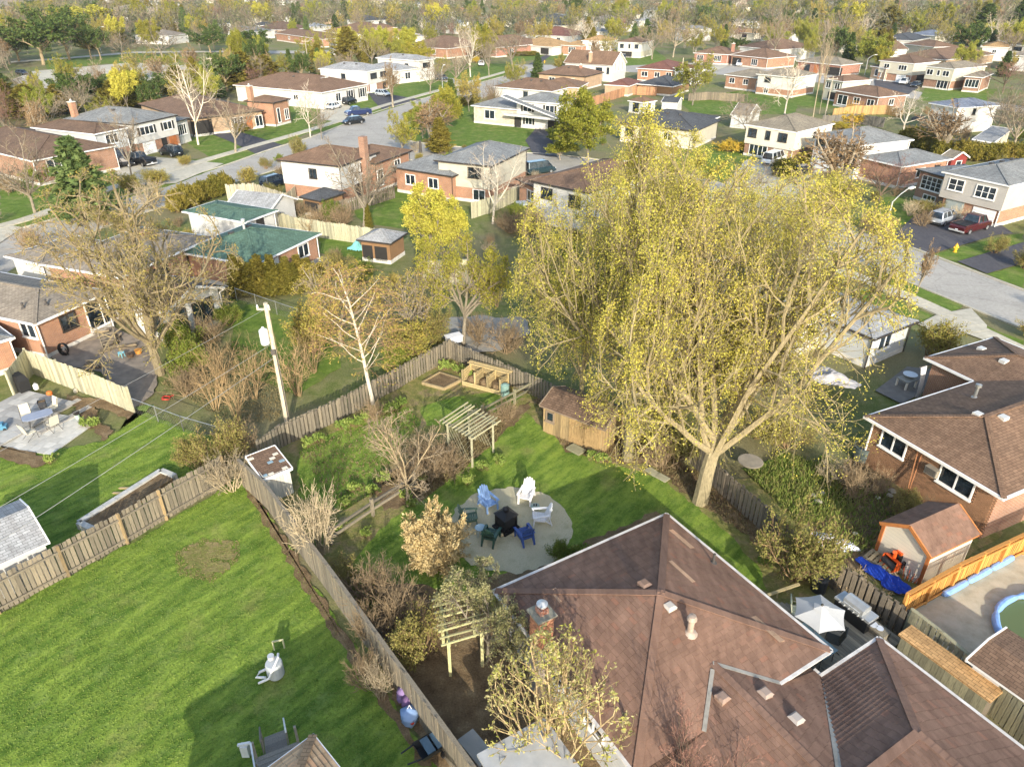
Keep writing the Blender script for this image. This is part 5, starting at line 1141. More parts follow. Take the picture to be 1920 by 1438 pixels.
# ================================================================ fences: every board a part
WG, WPALE, WOR, WDK, WGRN = wood('#7f7666'), wood('#b3ae92'), wood('#cc9046', .3), wood('#7d7262'), wood('#8f8a70')
BM = {}
def board_mesh(w, t, h, mat, dog=False):
 key = (round(w, 3), round(t, 3), round(h, 2), mat.name, dog)
 if key not in BM:
  b = MB()
  if dog:
   c = w*.25; v = [(-w/2, 0), (w/2, 0), (w/2, h-c), (w/2-c, h), (-w/2+c, h), (-w/2, h-c)]
   b.add([(x, -t/2, z) for x, z in v]+[(x, t/2, z) for x, z in v], [(0,1,2,3,4,5), (11,10,9,8,7,6)]+[(i, i+6, (i+1) % 6+6, (i+1) % 6) for i in range(6)])
  else: b.box(-w/2, -t/2, 0, w/2, t/2, h)
  BM[key] = b.mesh('board', [mat])
 return BM[key]
def fence(label, pts, h, mat, bw=.14, gap=.012, alt=False, posts=2.4, group=None, single=True, dog=False, capr=False, postmat=None, side=1, name='wooden_fence', rails=2, skip=None, jitter=.03):
 w = [P(*p) if len(p) == 2 else Vector(p) for p in pts]
 root = thing(name, label, 'fence', (w[0].x, w[0].y, 0), 0, group)
 pm = postmat or mat; stuff = MB(); rl = MB(); cp = MB(); total = 0
 for a, b in zip(w, w[1:]):
  d = b-a; L = d.length; d.normalize(); ang = math.atan2(d.y, d.x); nn = Vector((-d.y, d.x, 0))*side
  np_ = max(1, round(L/posts))
  for i in range(np_+1):
   q = a+d*(L*i/np_)-w[0]; ph = h+random.uniform(.02, .1)
   b_ = board_mesh(.1, .1, h+.06, pm); obj('post', b_, root, (q.x, q.y, 0), (random.uniform(-.01, .01), random.uniform(-.01, .01), ang))
  for k in range(rails):
   z = h*(.18+.66*k/max(1, rails-1)); rl.beam(a-w[0]+Vector((0, 0, z))+nn*.03, b-w[0]+Vector((0, 0, z))+nn*.03, .04, .09)
  if capr: cp.beam(a-w[0]+Vector((0, 0, h+.03)), b-w[0]+Vector((0, 0, h+.03)), .15, .035)
  n = int(L/(bw+gap))
  for i in range(n):
   if skip and skip(i, n): continue
   o = (1 if not alt or i % 2 else -1)*(.065 if alt else .065)
   q = a+d*((i+.5)*L/n)-w[0]-nn*o+nn*random.uniform(-.006, .006)
   zs = 1+random.uniform(-jitter, jitter); total += 1
   if single and total <= 300:
    bo = obj('board', board_mesh(bw, .02, h, mat, dog), root, (q.x, q.y, random.uniform(.0, .05)), (random.uniform(-.012, .012), random.uniform(-.015, .015), ang), (1, 1, zs))
   else:
    s, c = math.sin(ang), math.cos(ang); v = []
    for z in (.03, h*zs):
     for x, y in ((-bw/2, -.01), (bw/2, -.01), (bw/2, .01), (-bw/2, .01)): v.append((q.x+x*c-y*s, q.y+x*s+y*c, z))
    stuff.add(v, [(4,5,6,7),(0,1,5,4),(1,2,6,5),(2,3,7,6),(3,0,4,7)])
 rl.build('rail', [mat], root)
 if capr: cp.build('cap_rail', [mat], root)
 if stuff.v:
  so_ = stuff.build('boards', [mat], root); so_['kind'] = 'stuff'
 return root
fence('long grey board-on-board fence along the left of the big sunlit lawn', [(-120,1207),(0,1152),(130,1082),(240,1020),(313,975),(427,908)], 1.7, WG, bw=.155, gap=.028, side=-1, postmat=wood('#94805f'), jitter=.02)
fence('weathered grey fence running down the middle between lawn and garden', [Vector((q.x, q.y, 0)) for q in (P(447,863,1.6), P(493,903,1.6), P(613,1060,1.6), P(760,1263,1.6), P(887,1437,1.6), P(940,1510,1.6))], 1.6, WG, bw=.13, capr=True, side=1)
fence('grey board fence behind the birch along the back garden', [(490,868),(530,838),(640,786),(763,718),(845,672)], 1.35, WG, bw=.16, alt=True, gap=-.045)
fence('grey picket-topped fence behind the wooden compost bins', [(845,672),(905,700),(985,735),(1040,760)], 1.3, WG, bw=.16, alt=True, gap=-.045)
fence('dark weathered fence beside the leaning right maple trunk', [(1190,800),(1300,872),(1355,930),(1425,992),(1500,1062),(1600,1130),(1690,1195)], 1.35, WDK, bw=.19, alt=True, gap=-.06)
fence('new orange cedar fence between the cream shed and the pool', [(1683,1164),(1780,1108),(1870,1064),(1960,1020)], 1.45, WOR, bw=.1, gap=.035, capr=True, posts=2.0, side=-1, jitter=.01)
fence('dark fence with pale inner boards along the roof edge by the pool', [(1690,1195),(1745,1240),(1830,1315),(1920,1400),(2000,1475)], 1.5, WGRN, bw=.15, gap=.02, capr=True)
fence('pale green-grey solid board fence beside the left patio', [(28,745),(62,700),(120,722),(190,748),(252,775)], 1.75, WPALE, bw=.19, gap=.004, jitter=.005)
fence('pale plank fence behind the green roof bungalow', [(492,417),(560,440),(640,452),(705,462)], 1.7, WPALE, bw=.2, single=True)
fence('cream fence panels behind the white garage beside the road', [(428,375),(480,372),(540,392),(556,378)], 1.7, wood('#ada58e', .2), bw=.2, single=True)
fence('grey fence beside the white birch behind the split-level', [(885,410),(925,398),(980,372)], 1.7, WPALE, bw=.2)
fence('reddish plank fence beyond the rounded yellow-green tree', [(1075,196),(1108,200),(1180,178),(1230,180)], 1.7, wood('#a87d5c'), bw=.25)
fence('tan plank fence below the brick bungalow with a deck', [(1560,222),(1600,216),(1660,215),(1690,222)], 1.6, wood('#b08f5e'), bw=.25)
fence('grey lattice fence below the mossy roof house', [(1290,190),(1330,188),(1395,192)], 1.5, WDK, bw=.25)
fence('dark grey board fence between cream and white two-storey houses', [(1540,236),(1600,232),(1655,240)], 1.6, wood('#6f6a62'), bw=.25)
fence('dark wood fence under the tall chimney house garden', [(600,410),(650,398),(700,385),(740,372)], 1.4, WDK, bw=.22, gap=.08)
def rail_fence(label, pts, mat):
 w = [P(*p) for p in pts]; root = thing('rail_fence', label, 'fence', (w[0].x, w[0].y, 0))
 for a, b in zip(w, w[1:]):
  L = (b-a).length; n = max(1, round(L/2.2)); d = (b-a)/n; ang = math.atan2(d.y, d.x)
  for i in range(n+1): q = a+d*i-w[0]; obj('post', board_mesh(.13, .13, 1.05, mat), root, (q.x, q.y, 0), (0, 0, ang))
  for i in range(n):
   for z in (.42, .82):
    m = MB(); m.beam((0, 0, 0), (d.length*1.02, 0, random.uniform(-.03, .03)), .07, .12)
    q = a+d*i-w[0]; m.build('rail', [mat], root, (q.x, q.y, z), (0, 0, ang))
 return root
rail_fence('grey post-and-rail fence from the bare shrub to the slim tree', [(622,1022),(700,968),(778,918)], WG)
rail_fence('mossy post-and-rail fence running from the pergola to the shed', [(905,790),(965,758),(1005,735)], WGRN)
def chain_fence(label, pts, h):
 w = [P(*p) for p in pts]; root = thing('chain_link_fence', label, 'fence', (w[0].x, w[0].y, 0)); wire = MB(); rail = MB()
 for a, b in zip(w, w[1:]):
  L = (b-a).length; n = max(1, round(L/2.5)); d = (b-a)/L
  for i in range(n+1): q = a+d*(L*i/n)-w[0]; MB().tube([(q.x, q.y, 0), (q.x, q.y, h+.08)], .03, 6).build('post', [METAL_G], root)
  rail.tube([a-w[0]+Vector((0, 0, h)), b-w[0]+Vector((0, 0, h))], .025, 5)
  m = int(L/.16); A = a-w[0]
  for i in range(m):
   for s in (-1, 1):
    x0 = (i+.5)*.16; x1 = min(max(x0+s*h*.9, 0), L); z1 = h*abs(x1-x0)/(h*.9)
    if z1 > .1: wire.tube([A+d*x0, A+d*x1+Vector((0, 0, z1))], .0035, 3, caps=False)
 rail.build('rail', [METAL_G], root); mo = wire.build('wire_mesh', [METAL_G], root); mo['kind'] = 'stuff'
 return root
chain_fence('silver chain-link fence behind the left lawn beside the pole', [(252,775),(345,810),(440,838)], 1.05)
chain_fence('low chain-link fence in front of the cedar hedge', [(445,565),(560,605),(640,640)], 1.1)
# ================================================================ vehicles
TYRE, RIM, LAMP_R, LAMP_W, BLK = plain('#1d1d1e', .85, .2), plain('#a9abad', .35, .2, metal=.6), plain('#8a1c18', .3, .1), plain('#e9ecec', .2, .05), plain('#191a1b', .6, .2)
CGL = glass('#20272d')
def loft(b, secs, mi=0):
 """secs: list of (x, [(y,z)...]) half profiles mirrored"""
 rings = []
 for x, pr in secs: rings.append([(x, y, z) for y, z in pr]+[(x, -y, z) for y, z in pr[::-1]])
 n = len(rings[0]); vs = [p for r in rings for p in r]
 fs = [(i*n+j, i*n+(j+1) % n, (i+1)*n+(j+1) % n, (i+1)*n+j) for i in range(len(rings)-1) for j in range(n)]
 fs += [tuple(range(n))[::-1], tuple((len(rings)-1)*n+j for j in range(n))]
 b.add(vs, fs, mi)
CARS = {}
def car_meshes(kind):
 if kind in CARS: return CARS[kind]
 spec = dict(sedan=dict(L=4.5, W=1.78, belt=.88, hood=.82, roof=1.42, cab=(-.33, .18, -.42, .33), trunk=.95, wb=.30),
    suv=dict(L=4.5, W=1.85, belt=1.05, hood=1.0, roof=1.66, cab=(-.44, .12, -.49, .28), trunk=1.05, wb=.30),
    hatch=dict(L=4.1, W=1.75, belt=.92, hood=.88, roof=1.48, cab=(-.40, .16, -.48, .34), trunk=.95, wb=.30),
    pickup=dict(L=5.6, W=2.0, belt=1.15, hood=1.12, roof=1.85, cab=(-.02, .2, -.06, .3), trunk=1.15, wb=.31),
    van=dict(L=5.2, W=1.95, belt=1.15, hood=1.05, roof=2.05, cab=(-.47, .2, -.49, .36), trunk=1.15, wb=.3))[kind]
 L, Wd = spec['L'], spec['W']; hw = Wd/2; bt, hd, tr = spec['belt'], spec['hood'], spec['trunk']; c0, c1, c2, c3 = [k*L for k in spec['cab']]
 def pr(zb, zt, w, r=.1): return [(w-.12, zb), (w, zb+.15), (w+.02, (zb+zt)/2), (w, zt-.1), (w-r, zt)]
 b = MB(); st = []
 for fx, zt, w, zb in ((-.5, tr-.28, hw-.12, .42), (-.485, tr-.08, hw-.06, .3), (-.44, tr, hw, .26), (-.3, bt, hw, .24), (0, bt, hw, .24), (c3/L, bt, hw, .24), (.38, hd-.02, hw-.02, .26), (.46, hd-.12, hw-.08, .28), (.5, hd-.3, hw-.16, .36)):
  st.append((fx*L, pr(zb, zt, w)))
 loft(b, st, 0); body = b
 g = MB(); rf = spec['roof']; gw = hw-.08; rw = hw-.26
 if kind == 'pickup': pass
 def gsec(x, z, k): return (x, [(gw+(rw-gw)*k, bt-.05+(z-bt+.05)*0), (gw+(rw-gw)*k, bt-.03), (gw+(rw-gw)*k-.0, z-.06), (gw+(rw-gw)*k-.1, z)])
 vs = [];
 low = [(c2, gw), (c3, gw-.05)]; top = [(c0, rw), (c1, rw-.03)]
 v = [(c2, gw, bt-.02), (c3, gw-.06, bt-.02), (c3, -gw+.06, bt-.02), (c2, -gw, bt-.02), (c0, rw, rf), (c1, rw-.03, rf), (c1, -rw+.03, rf), (c0, -rw, rf)]
 cab = MB(); cab.add(v, [(0,1,5,4),(1,2,6,5),(2,3,7,6),(3,0,4,7)], 0)
 xm = (c0+c1)/2; rfz = rf+.05
 cab2 = MB(); cab2.add([(c0, rw, rf), (c1, rw-.03, rf), (c1, -rw+.03, rf), (c0, -rw, rf), (c0+.15, rw-.12, rfz), (c1-.2, rw-.15, rfz), (c1-.2, -rw+.15, rfz), (c0+.15, -rw+.12, rfz)], [(0,1,5,4),(1,2,6,5),(2,3,7,6),(3,0,4,7),(4,5,6,7)])
 body.v, body.f, body.m  # body + roof + pillars joined
 off = len(body.v); body.add(cab2.v, cab2.f, 0)
 P0 = [Vector(q) for q in v]
 for i, j in ((0, 4), (1, 5), (2, 6), (3, 7)): body.beam(P0[i], P0[j], .1, .09, 0)
 if kind != 'pickup' or True:
  for s, (i, j, k, l) in ((1, (0, 1, 4, 5)), (-1, (3, 2, 7, 6))):
   for t in ((.5,) if kind == 'pickup' else (.36, .7)): body.beam(P0[i].lerp(P0[j], t), P0[k].lerp(P0[l], t), .08, .07, 0)
 if kind == 'pickup':   # bed: dark cover with raised sides
  body.box(-.49*L, -hw+.16, bt-.02, c2-.06, hw-.16, bt+.03, 1); body.box(-.49*L, hw-.14, bt-.1, c2, hw-.02, bt+.05, 0); body.box(-.49*L, -hw+.02, bt-.1, c2, -hw+.14, bt+.05, 0)
 if kind == 'suv':
  for s in (-1, 1): body.tube([(c0+.2, s*(rw-.08), rfz+.05), (c1-.3, s*(rw-.08), rfz+.05)], .025, 5, 1)
 wheels = []; wr = .36 if kind in ('suv', 'pickup', 'van') else .32
 wm = MB().tube([(0, -.11, 0), (0, .11, 0)], wr, 18).mesh('tyre', [TYRE]); rm = MB(); rm.tube([(0, -.118, 0), (0, .118, 0)], wr*.62, 14); rm = rm.mesh('rim', [RIM])
 CARS[kind] = dict(spec=spec, body=body, cab=cab.mesh('windows', [CGL]), wheel=wm, rim=rm, wr=wr, hw=hw, L=L)
 return CARS[kind]
BODYM = {}
def car(label, kind, c, front, col, scale=.86, cat='car', group='vehicles parked along the streets'):
 m = car_meshes(kind); a, f = P(*c), P(*front); ang = math.atan2(f.y-a.y, f.x-a.x); S = scale
 name = {'pickup': 'pickup_truck', 'van': 'parked_van'}.get(kind, 'parked_car')
 root = thing(name, label, {'pickup': 'pickup truck', 'van': 'van'}.get(kind, 'car'), (a.x, a.y, .03), ang, group); root.scale = (S, S, S)
 key = (kind, col)
 if key not in BODYM: BODYM[key] = m['body'].mesh('body', [carpaint(col), BLK])
 L, hw, sp = m['L'], m['hw'], m['spec']
 obj('body', BODYM[key], root); obj('windows', m['cab'], root)
 for sx in (-1, 1):
  for sy in (-1, 1):
   wh = obj('wheel', m['wheel'], root, (sx*sp['wb']*L, sy*(hw-.09), m['wr'])); obj('rim', m['rim'], wh)
   if ('lamp', kind, sx) not in BODYM:
    BODYM[('lamp', kind, sx)] = MB().box(-.05, -.17, -.08, .05, .17, .1).mesh('headlight' if sx > 0 else 'tail_light', [LAMP_W if sx > 0 else LAMP_R])
   obj('headlight' if sx > 0 else 'tail_light', BODYM[('lamp', kind, sx)], root, (sx*(.475*L), sy*(hw-.3), (sp['hood']-.3 if sx > 0 else sp['trunk']-.28)))
  bk = ('bumper', kind)
  if bk not in BODYM: BODYM[bk] = MB().box(-.06, -hw+.1, -.09, .06, hw-.1, .09).mesh('bumper', [BLK if kind not in ('pickup',) else METAL_W])
  obj('bumper', BODYM[bk], root, (sx*.492*L, 0, .45))
 pk_ = 'plate'
 if pk_ not in BODYM: BODYM[pk_] = MB().box(-.01, -.16, -.05, .01, .16, .05).mesh('licence_plate', [plain('#dfe4e8', .5, .05)])
 obj('licence_plate', BODYM[pk_], root, (-.507*L, 0, .62))
 return root
car('maroon pickup truck with flat bed cover on the black driveway at right', 'pickup', (1817, 433), (1862, 421), '#4e1a1c')
car('silver SUV with roof rails beside the maroon pickup', 'suv', (1766, 419), (1800, 407), '#a9b0b8')
car('white cargo van with black rear windows by the cream house', 'van', (1450, 308), (1480, 297), '#e9e9e6')
car('dark car parked between the hedges of the white two-storey house', 'sedan', (1504, 328), (1522, 322), '#2a2d34')
car('dark blue SUV beside the white wall of the tall chimney house', 'suv', (518, 350), (546, 342), '#18202f')
car('black sedan parked just behind the spruce', 'sedan', (226, 314), (252, 312), '#16181c')
car('black pickup truck with its tailgate to the tree trunk', 'pickup', (266, 309), (240, 304), '#131416')
car('black SUV on the concrete driveway before the white garage door', 'suv', (322, 292), (296, 287), '#1a2126')
car('white car at the kerb left of the dark SUV pair', 'sedan', (626, 205), (640, 201), '#e2e2e0')
car('black SUV parked right behind the white kerb car', 'suv', (655, 196), (672, 191), '#17181b')
car('dark blue pickup truck facing left on the street corner', 'pickup', (672, 217), (650, 219), '#25325a')
car('black sedan in front of the blue pickup truck', 'sedan', (663, 233), (648, 235), '#1d2024')
car('silver hatchback on the lawn-side driveway', 'hatch', (718, 181), (735, 183), '#c3c9cc')
car('dark grey hatchback in the driveway behind the thin lamp', 'hatch', (828, 151), (843, 153), '#4a545e')
car('white SUV parked beside the yellow bush at the street end', 'suv', (903, 124), (905, 119), '#eef0f0')
car('dark teal van seen over the brown roof of the stucco house', 'van', (1012, 326), (1026, 324), '#2b4048', scale=.8)
car('dark car alone in the parking lot by the park', 'sedan', (42, 141), (60, 143), '#2b2b2c')
car('white SUV in the driveway of the beige two-storey house', 'suv', (1694, 159), (1682, 163), '#eeefee')
car('dark sedan squeezed between white SUV and cube truck', 'sedan', (1716, 164), (1704, 168), '#23262b')
car('white pickup parked under the bow window bungalow carport', 'pickup', (1387, 124), (1381, 128), '#e6e8ea')
car('dark grey SUV in the shaded garage mouth', 'suv', (1168, 112), (1166, 116), '#3b4147')
car('white hatchback half hidden by the top of the yellow maple', 'hatch', (1206, 298), (1196, 304), '#e8e8e6')
car('second white car behind the top of the yellow maple', 'sedan', (1243, 302), (1233, 308), '#e2e4e4')
car('dark car parked on the far street below the street lamp', 'suv', (915, 51), (925, 51), '#2a2624')
car('dark blue car nearest the beige porch house', 'sedan', (1553, 133), (1565, 132), '#35405c')
car('black car in the shade of the brown carport house', 'sedan', (378, 238), (390, 243), '#222326')
a, f = P(1752, 163), P(1738, 172); tr = thing('box_truck', 'white cube truck with blue patch on the box behind the white SUV', 'truck', (a.x, a.y, 0), math.atan2(f.y-a.y, f.x-a.x), 'vehicles parked along the streets'); tr.scale = (.85, .85, .85)
MB().box(-3.4, -1.15, .9, 1.0, 1.15, 3.3).box(.6, -1.1, 2.5, 1.9, 1.1, 3.28).build('cargo_box', [plain('#eceeee', .4, .05)], tr)
bp = MB().box(-3.3, -1.163, 1.9, -1.9, -1.152, 3.1); bp.build('blue_panel', [plain('#6d9bd0', .5, .2)], tr)
MB().box(-3.4, -1.0, .55, 3.2, 1.0, .9).build('chassis', [BLK], tr)
cb = MB(); loft(cb, [(1.02, [(.95, .6), (1.0, 1.0), (1.0, 1.4), (.9, 2.35), (.8, 2.4)]), (1.7, [(.95, .6), (1.0, 1.0), (1.0, 1.4), (.85, 2.3), (.75, 2.35)]), (2.3, [(.95, .6), (1.0, 1.0), (1.0, 1.35), (.95, 1.45), (.85, 1.5)]), (3.2, [(.9, .6), (.95, .9), (.95, 1.15), (.85, 1.25), (.7, 1.3)])]); cb.build('cab', [carpaint('#e9eaea')], tr)
MB().add([(1.75, -.8, 2.28), (1.75, .8, 2.28), (2.33, .92, 1.5), (2.33, -.92, 1.5)], [(0, 3, 2, 1)]).build('windscreen', [CGL], tr, (.03, 0, .03))
MB().box(3.2, -.75, .75, 3.23, .75, 1.15).build('grille', [plain('#a34a34', .6, .2)], tr)
for sx in (-2.4, 2.3):
 for sy in (-1, 1): wo = obj('wheel', CARS['pickup']['wheel'], tr, (sx, sy*.9, .4), (0, 0, 0), (1.1, 1.3, 1.1)); obj('rim', CARS['pickup']['rim'], wo)
# ================================================================ street lamps, poles, hydrants
POLE_M = plain('#b9bab4', .5, .15, metal=.3); POLE_W = bark('#b3aa98', .25)
def lamp(label, base, top, arm, mat=None, arm_h=None):
 b = P(*base); h = htop(base[0], base[1], top); root = thing('street_lamp', label, 'street lamp', (b.x, b.y, 0), 0, 'street lamps along the roads'); mat = mat or POLE_M
 MB().tube([(0, 0, 0), (0, 0, .3), (0, 0, h)], [.13, .085, .06], 8).build('pole', [mat], root)
 d = Vector(arm); a = MB(); a.tube([(0, 0, h-.05), (d.x*.5, d.y*.5, h+.45), (d.x, d.y, h+.75), (d.x*1.2, d.y*1.2, h+.78)], .04, 6); a.build('arm', [mat], root)
 n = d.normalized(); hd = MB(); hd.beam((d.x*1.15, d.y*1.15, h+.77), (d.x*1.15+n.x*.7, d.y*1.15+n.y*.7, h+.8), .26, .12); hd.build('lamp_head', [plain('#d5d3cb', .4, .1)], root)
 return root
lamp('tall pale street lamp leaning over the road beside the yellow maple', (1640, 505), 378, (1.5, 1.0))
lamp('street lamp with curved arm behind the beige wall at upper right', (1621, 141), 110, (1.6, .6))
lamp('thin white street lamp by the dark grey hatchback', (830, 173), 131, (.3, 1.0))
lamp('street lamp with long arm beside the dark parked car far off', (914, 55), 29, (-2.2, .6))
lamp('street lamp arching over the wide brown roof', (588, 196), 155, (2.2, 1.2))
lamp('thin street lamp at the park path', (190, 100), 56, (1.8, .5))
lamp('street lamp standing beside the brown roof with red chimney', (1304, 105), 80, (.8, .8))
def upole(label, base, top, r=.13, cross=True, mat=None, lean=0):
 b = P(*base); h = htop(base[0], base[1], top); root = thing('utility_pole', label, 'utility pole', (b.x, b.y, 0), 0, 'wooden utility poles')
 MB().tube([(0, 0, 0), (0, 0, h)], [r, r*.7], 8).build('pole', [mat or POLE_W], root)
 if cross:
  MB().beam((-.9, .1, h-.5), (.9, -.1, h-.5), .1, .12).build('crossarm', [mat or POLE_W], root)
  for x in (-.8, 0, .8): MB().lathe([(.04, 0), (.06, .06), (.03, .16)], (x, 0, h-.44), 8).build('insulator', [METAL_W], root)
 return root, h
upole('pale leaning utility pole above the brown carport house', (406, 172), 106)
upole('slim utility pole behind the wide brown roof', (580, 137), 74)
upole('utility pole between the cedars and the pale roofs', (708, 113), 70)
upole('tall utility pole with crossarm in front of the beige split-level', (1547, 218), 143)
upole('utility pole beside the white end of the dark red roof bungalow', (1277, 150), 109, cross=False)
upole('pole with small crossarm before the long white house', (1668, 100), 68)
upole('black slim service pole standing over the brown roof', (981, 333), 281, r=.06, cross=False, mat=METAL_D)
upole('pair of black pipes used as a tall stack on the split-level', (789, 287), 264, r=.22, cross=False, mat=METAL_D)
b = P(541, 802); npole = thing('utility_pole', 'near utility pole with white transformer can and three wires', 'utility pole', (b.x, b.y, 0), 0, 'wooden utility poles'); hh = htop(541, 802, 568)
MB().tube([(0, 0, -.1), (0, 0, hh)], [.16, .11], 10).build('pole', [bark('#b5aa95', .3)], npole)
t = MB(); t.lathe([(.02, 0), (.21, .02), (.23, .08), (.23, .78), (.21, .84), (.1, .9), (.05, 1.0)], (0, 0, 0), 16); t.build('transformer', [plain('#d9dbda', .45, .12)], npole, (-.3, -.22, hh-2.25))
MB().beam((-.5, 0, hh-.35), (.2, 0, hh-.35), .09, .1).build('crossarm', [POLE_W], npole)
for x in (-.45, .12): MB().lathe([(.05, 0), (.07, .07), (.03, .2)], (x, 0, hh-.3), 8).build('insulator', [METAL_W], npole)
MB().box(-.12, -.2, hh-2.9, .12, -.08, hh-2.6).tube([(.1, -.1, hh-2.9), (.12, -.1, .3)], .03, 6).build('cable_box', [METAL_D], npole)
for lab, zt, px0, px1, r in (('top thin wire running from the pole across the patio to the left', hh-.3, (0, 833), None, .007), ('middle wire running from the pole over the left lawn', hh-2.3, (0, 938), None, .009), ('lower thick pale wire from the pole towards the grey shed roof', hh-3.1, (0, 1002), None, .011)):
 e = P(px0[0], px0[1], zt-.15); s_ = Vector((b.x, b.y, zt)); e = s_+(e-s_)*1.9
 pts = [s_+(e-s_)*k/14+Vector((0, 0, -1.0*(k/14)*(1-k/14))) for k in range(15)]
 wb = MB().tube([q-s_ for q in pts], r, 5); wo = wb.build('overhead_wire', [plain('#9a9a95', .5, .1)], None, s_); tag(wo, lab, 'wire')
def hydrant(label, px):
 b = P(*px); r = thing('fire_hydrant', label, 'fire hydrant', (b.x, b.y, 0)); ym = plain('#d9a521', .5, .15)
 MB().lathe([(.2, 0), (.2, .05), (.13, .06), (.13, .55), (.16, .56), (.16, .6), (.12, .7), (.04, .78), (.04, .84)], n=12).build('barrel', [ym], r)
 for s in (-1, 1): MB().tube([(s*.1, 0, .45), (s*.24, 0, .45)], .07, 8).build('nozzle_cap', [ym], r)
hydrant('yellow fire hydrant on the grass strip between two black driveways', (1790, 473)); hydrant('yellow fire hydrant on the far front lawn by the carport house', (1021, 119))
# ================================================================ garden things near the viewer
CH = {}
def chair_parts(col):
 if col in CH: return CH[col]
 m = plain(col, .5, .12, 6); out = []
 seat = []
 for i in range(5):
  b = MB(); x = -.2+i*.115; z = .30+.022*i; b.box(x, -.25, z-.02, x+.1, .25, z+.012); seat.append(b.mesh('seat_slat', [m]))
 back = []
 hts = (.66, .76, .8, .76, .66)
 for i in range(5):
  b = MB(); y = -.23+i*.115; h = hts[i]
  v = []
  for t in (0, .5, .9, 1.0):
   x = -.2-.30*t-.02*abs(i-2)*0; z = .28+h*t; w = .05 if t < 1 else .03; c = .03*(1-abs(i-2)/2)
   v += [(x-c*t, y-w, z), (x-c*t, y+w, z), (x-.025-c*t, y+w, z), (x-.025-c*t, y-w, z)]
  f = [(k*4+j, k*4+(j+1) % 4, k*4+4+(j+1) % 4, k*4+4+j) for k in range(3) for j in range(4)]+[(3,2,1,0), (12,13,14,15)]
  b.add(v, f); back.append(b.mesh('back_slat', [m]))
 arm = []
 for s in (-1, 1):
  b = MB(); v = [(-.42, s*.29, .60), (.0, s*.31, .59), (.28, s*.34, .56), (.38, s*.33, .54)]
  for p, q in zip(v, v[1:]): b.beam(p, q, .12, .03)
  arm.append(b.mesh('arm', [m]))
 legs = []
 for s in (-1, 1):
  legs.append(MB().beam((.36, s*.30, 0), (.30, s*.30, .55), .09, .05).beam((.33, s*.29, .37), (-.2, s*.27, .27), .06, .09).mesh('front_leg', [m]))
  legs.append(MB().beam((-.52, s*.27, 0), (-.34, s*.27, .6), .08, .05).beam((-.25, s*.27, .28), (-.46, s*.27, .1), .06, .07).mesh('rear_leg', [m]))
 br = MB().beam((-.33, -.3, .34), (-.33, .3, .34), .05, .08).beam((-.43, -.27, .64), (-.43, .27, .64), .03, .06).mesh('brace', [m])
 CH[col] = seat+back+arm+legs+[br]; return CH[col]
def armchair(label, c, face, col, s=.98):
 a, f = P(*c), P(*face); r = thing('garden_armchair', label, 'garden chair', (a.x, a.y, LAYER[0]+.002), math.atan2(f.y-a.y, f.x-a.x), 'garden chairs round the black stove'); r.scale = (s, s, s)
 for me in chair_parts(col): obj(me.name.split('.')[0], me, r)
armchair('white garden armchair facing the viewer at the back of the circle', (987, 942), (966, 985), '#e6e0da')
armchair('white garden armchair seen from the side at right of the stove', (1013, 982), (950, 985), '#dad9d8')
armchair('light blue garden armchair behind the black stove', (916, 955), (948, 985), '#7f9dc6')
armchair('dark green garden armchair at the left of the stove', (881, 983), (948, 980), '#4e6450')
armchair('dark green garden armchair with its back to the viewer', (921, 1016), (948, 965), '#2f4f42')
armchair('deep blue garden armchair with its back to the viewer', (983, 1014), (950, 965), '#3a5490')
b = P(949, 992); st = thing('garden_stove', 'black iron garden stove with peaked top in the middle of the gravel circle', 'stove', (b.x, b.y, LAYER[0]+.002), math.radians(40)); BK = plain('#141313', .55, .25)
MB().box(-.46, -.46, .0, .46, .46, .09).box(-.4, -.4, .09, .4, .4, .16).build('base', [BK], st)
fr = MB()
for x in (-.33, .33):
 for y in (-.33, .33): fr.box(x-.035, y-.035, .16, x+.035, y+.035, .78)
fr.box(-.36, -.36, .74, .36, .36, .8); fr.box(-.36, -.36, .16, .36, .36, .24); fr.build('frame', [BK], st)
for k in range(4): MB().box(-.29, -.325, .24, .29, -.315, .74).build('mesh_screen', [plain('#1d1b1a', .7, .3, 30)], st, (0, 0, 0), (0, 0, k*math.pi/2))
t = MB(); r0 = [(-.42, -.42, .8), (.42, -.42, .8), (.42, .42, .8), (-.42, .42, .8), (-.12, -.12, .98), (.12, -.12, .98), (.12, .12, .98), (-.12, .12, .98)]
t.add(r0, [(0,1,5,4),(1,2,6,5),(2,3,7,6),(3,0,4,7),(0,3,2,1),(4,5,6,7)]); t.build('hood', [BK], st)
MB().lathe([(.12, .96), (.13, 1.05), (.17, 1.05), (.16, 1.12), (.03, 1.2)], n=12).build('flue_cap', [BK], st)
for i, (x, y) in enumerate(((-.5, -.3), (.5, -.45), (.62, .3), (-.1, -.62))): MB().lathe([(.06, 0), (.1, .05), (.05, .1)], (x, y, 0), 7).build('kindling', [wood('#c9b48a')], st)
def side_table(label, px, col, r=.25, h=.45):
 b = P(*px); q = thing('side_table', label, 'side table', (b.x, b.y, LAYER[0]+.002)); m = plain(col, .4, .1)
 MB().lathe([(r-.02, h-.03), (r, h-.02), (r, h), (r-.03, h+.004)], n=20).build('table_top', [m], q)
 for k in range(3): a = k*2.1; MB().tube([(math.cos(a)*r*.7, math.sin(a)*r*.7, h-.03), (math.cos(a)*r*.9, math.sin(a)*r*.9, 0)], .014, 6).build('leg', [m], q)
 return q
side_table('small pale blue round table between the green armchairs', (901, 1006), '#9db3bb'); side_table('small glass-green round table between the white armchairs', (1003, 964), '#8d9d92', .22, .4)
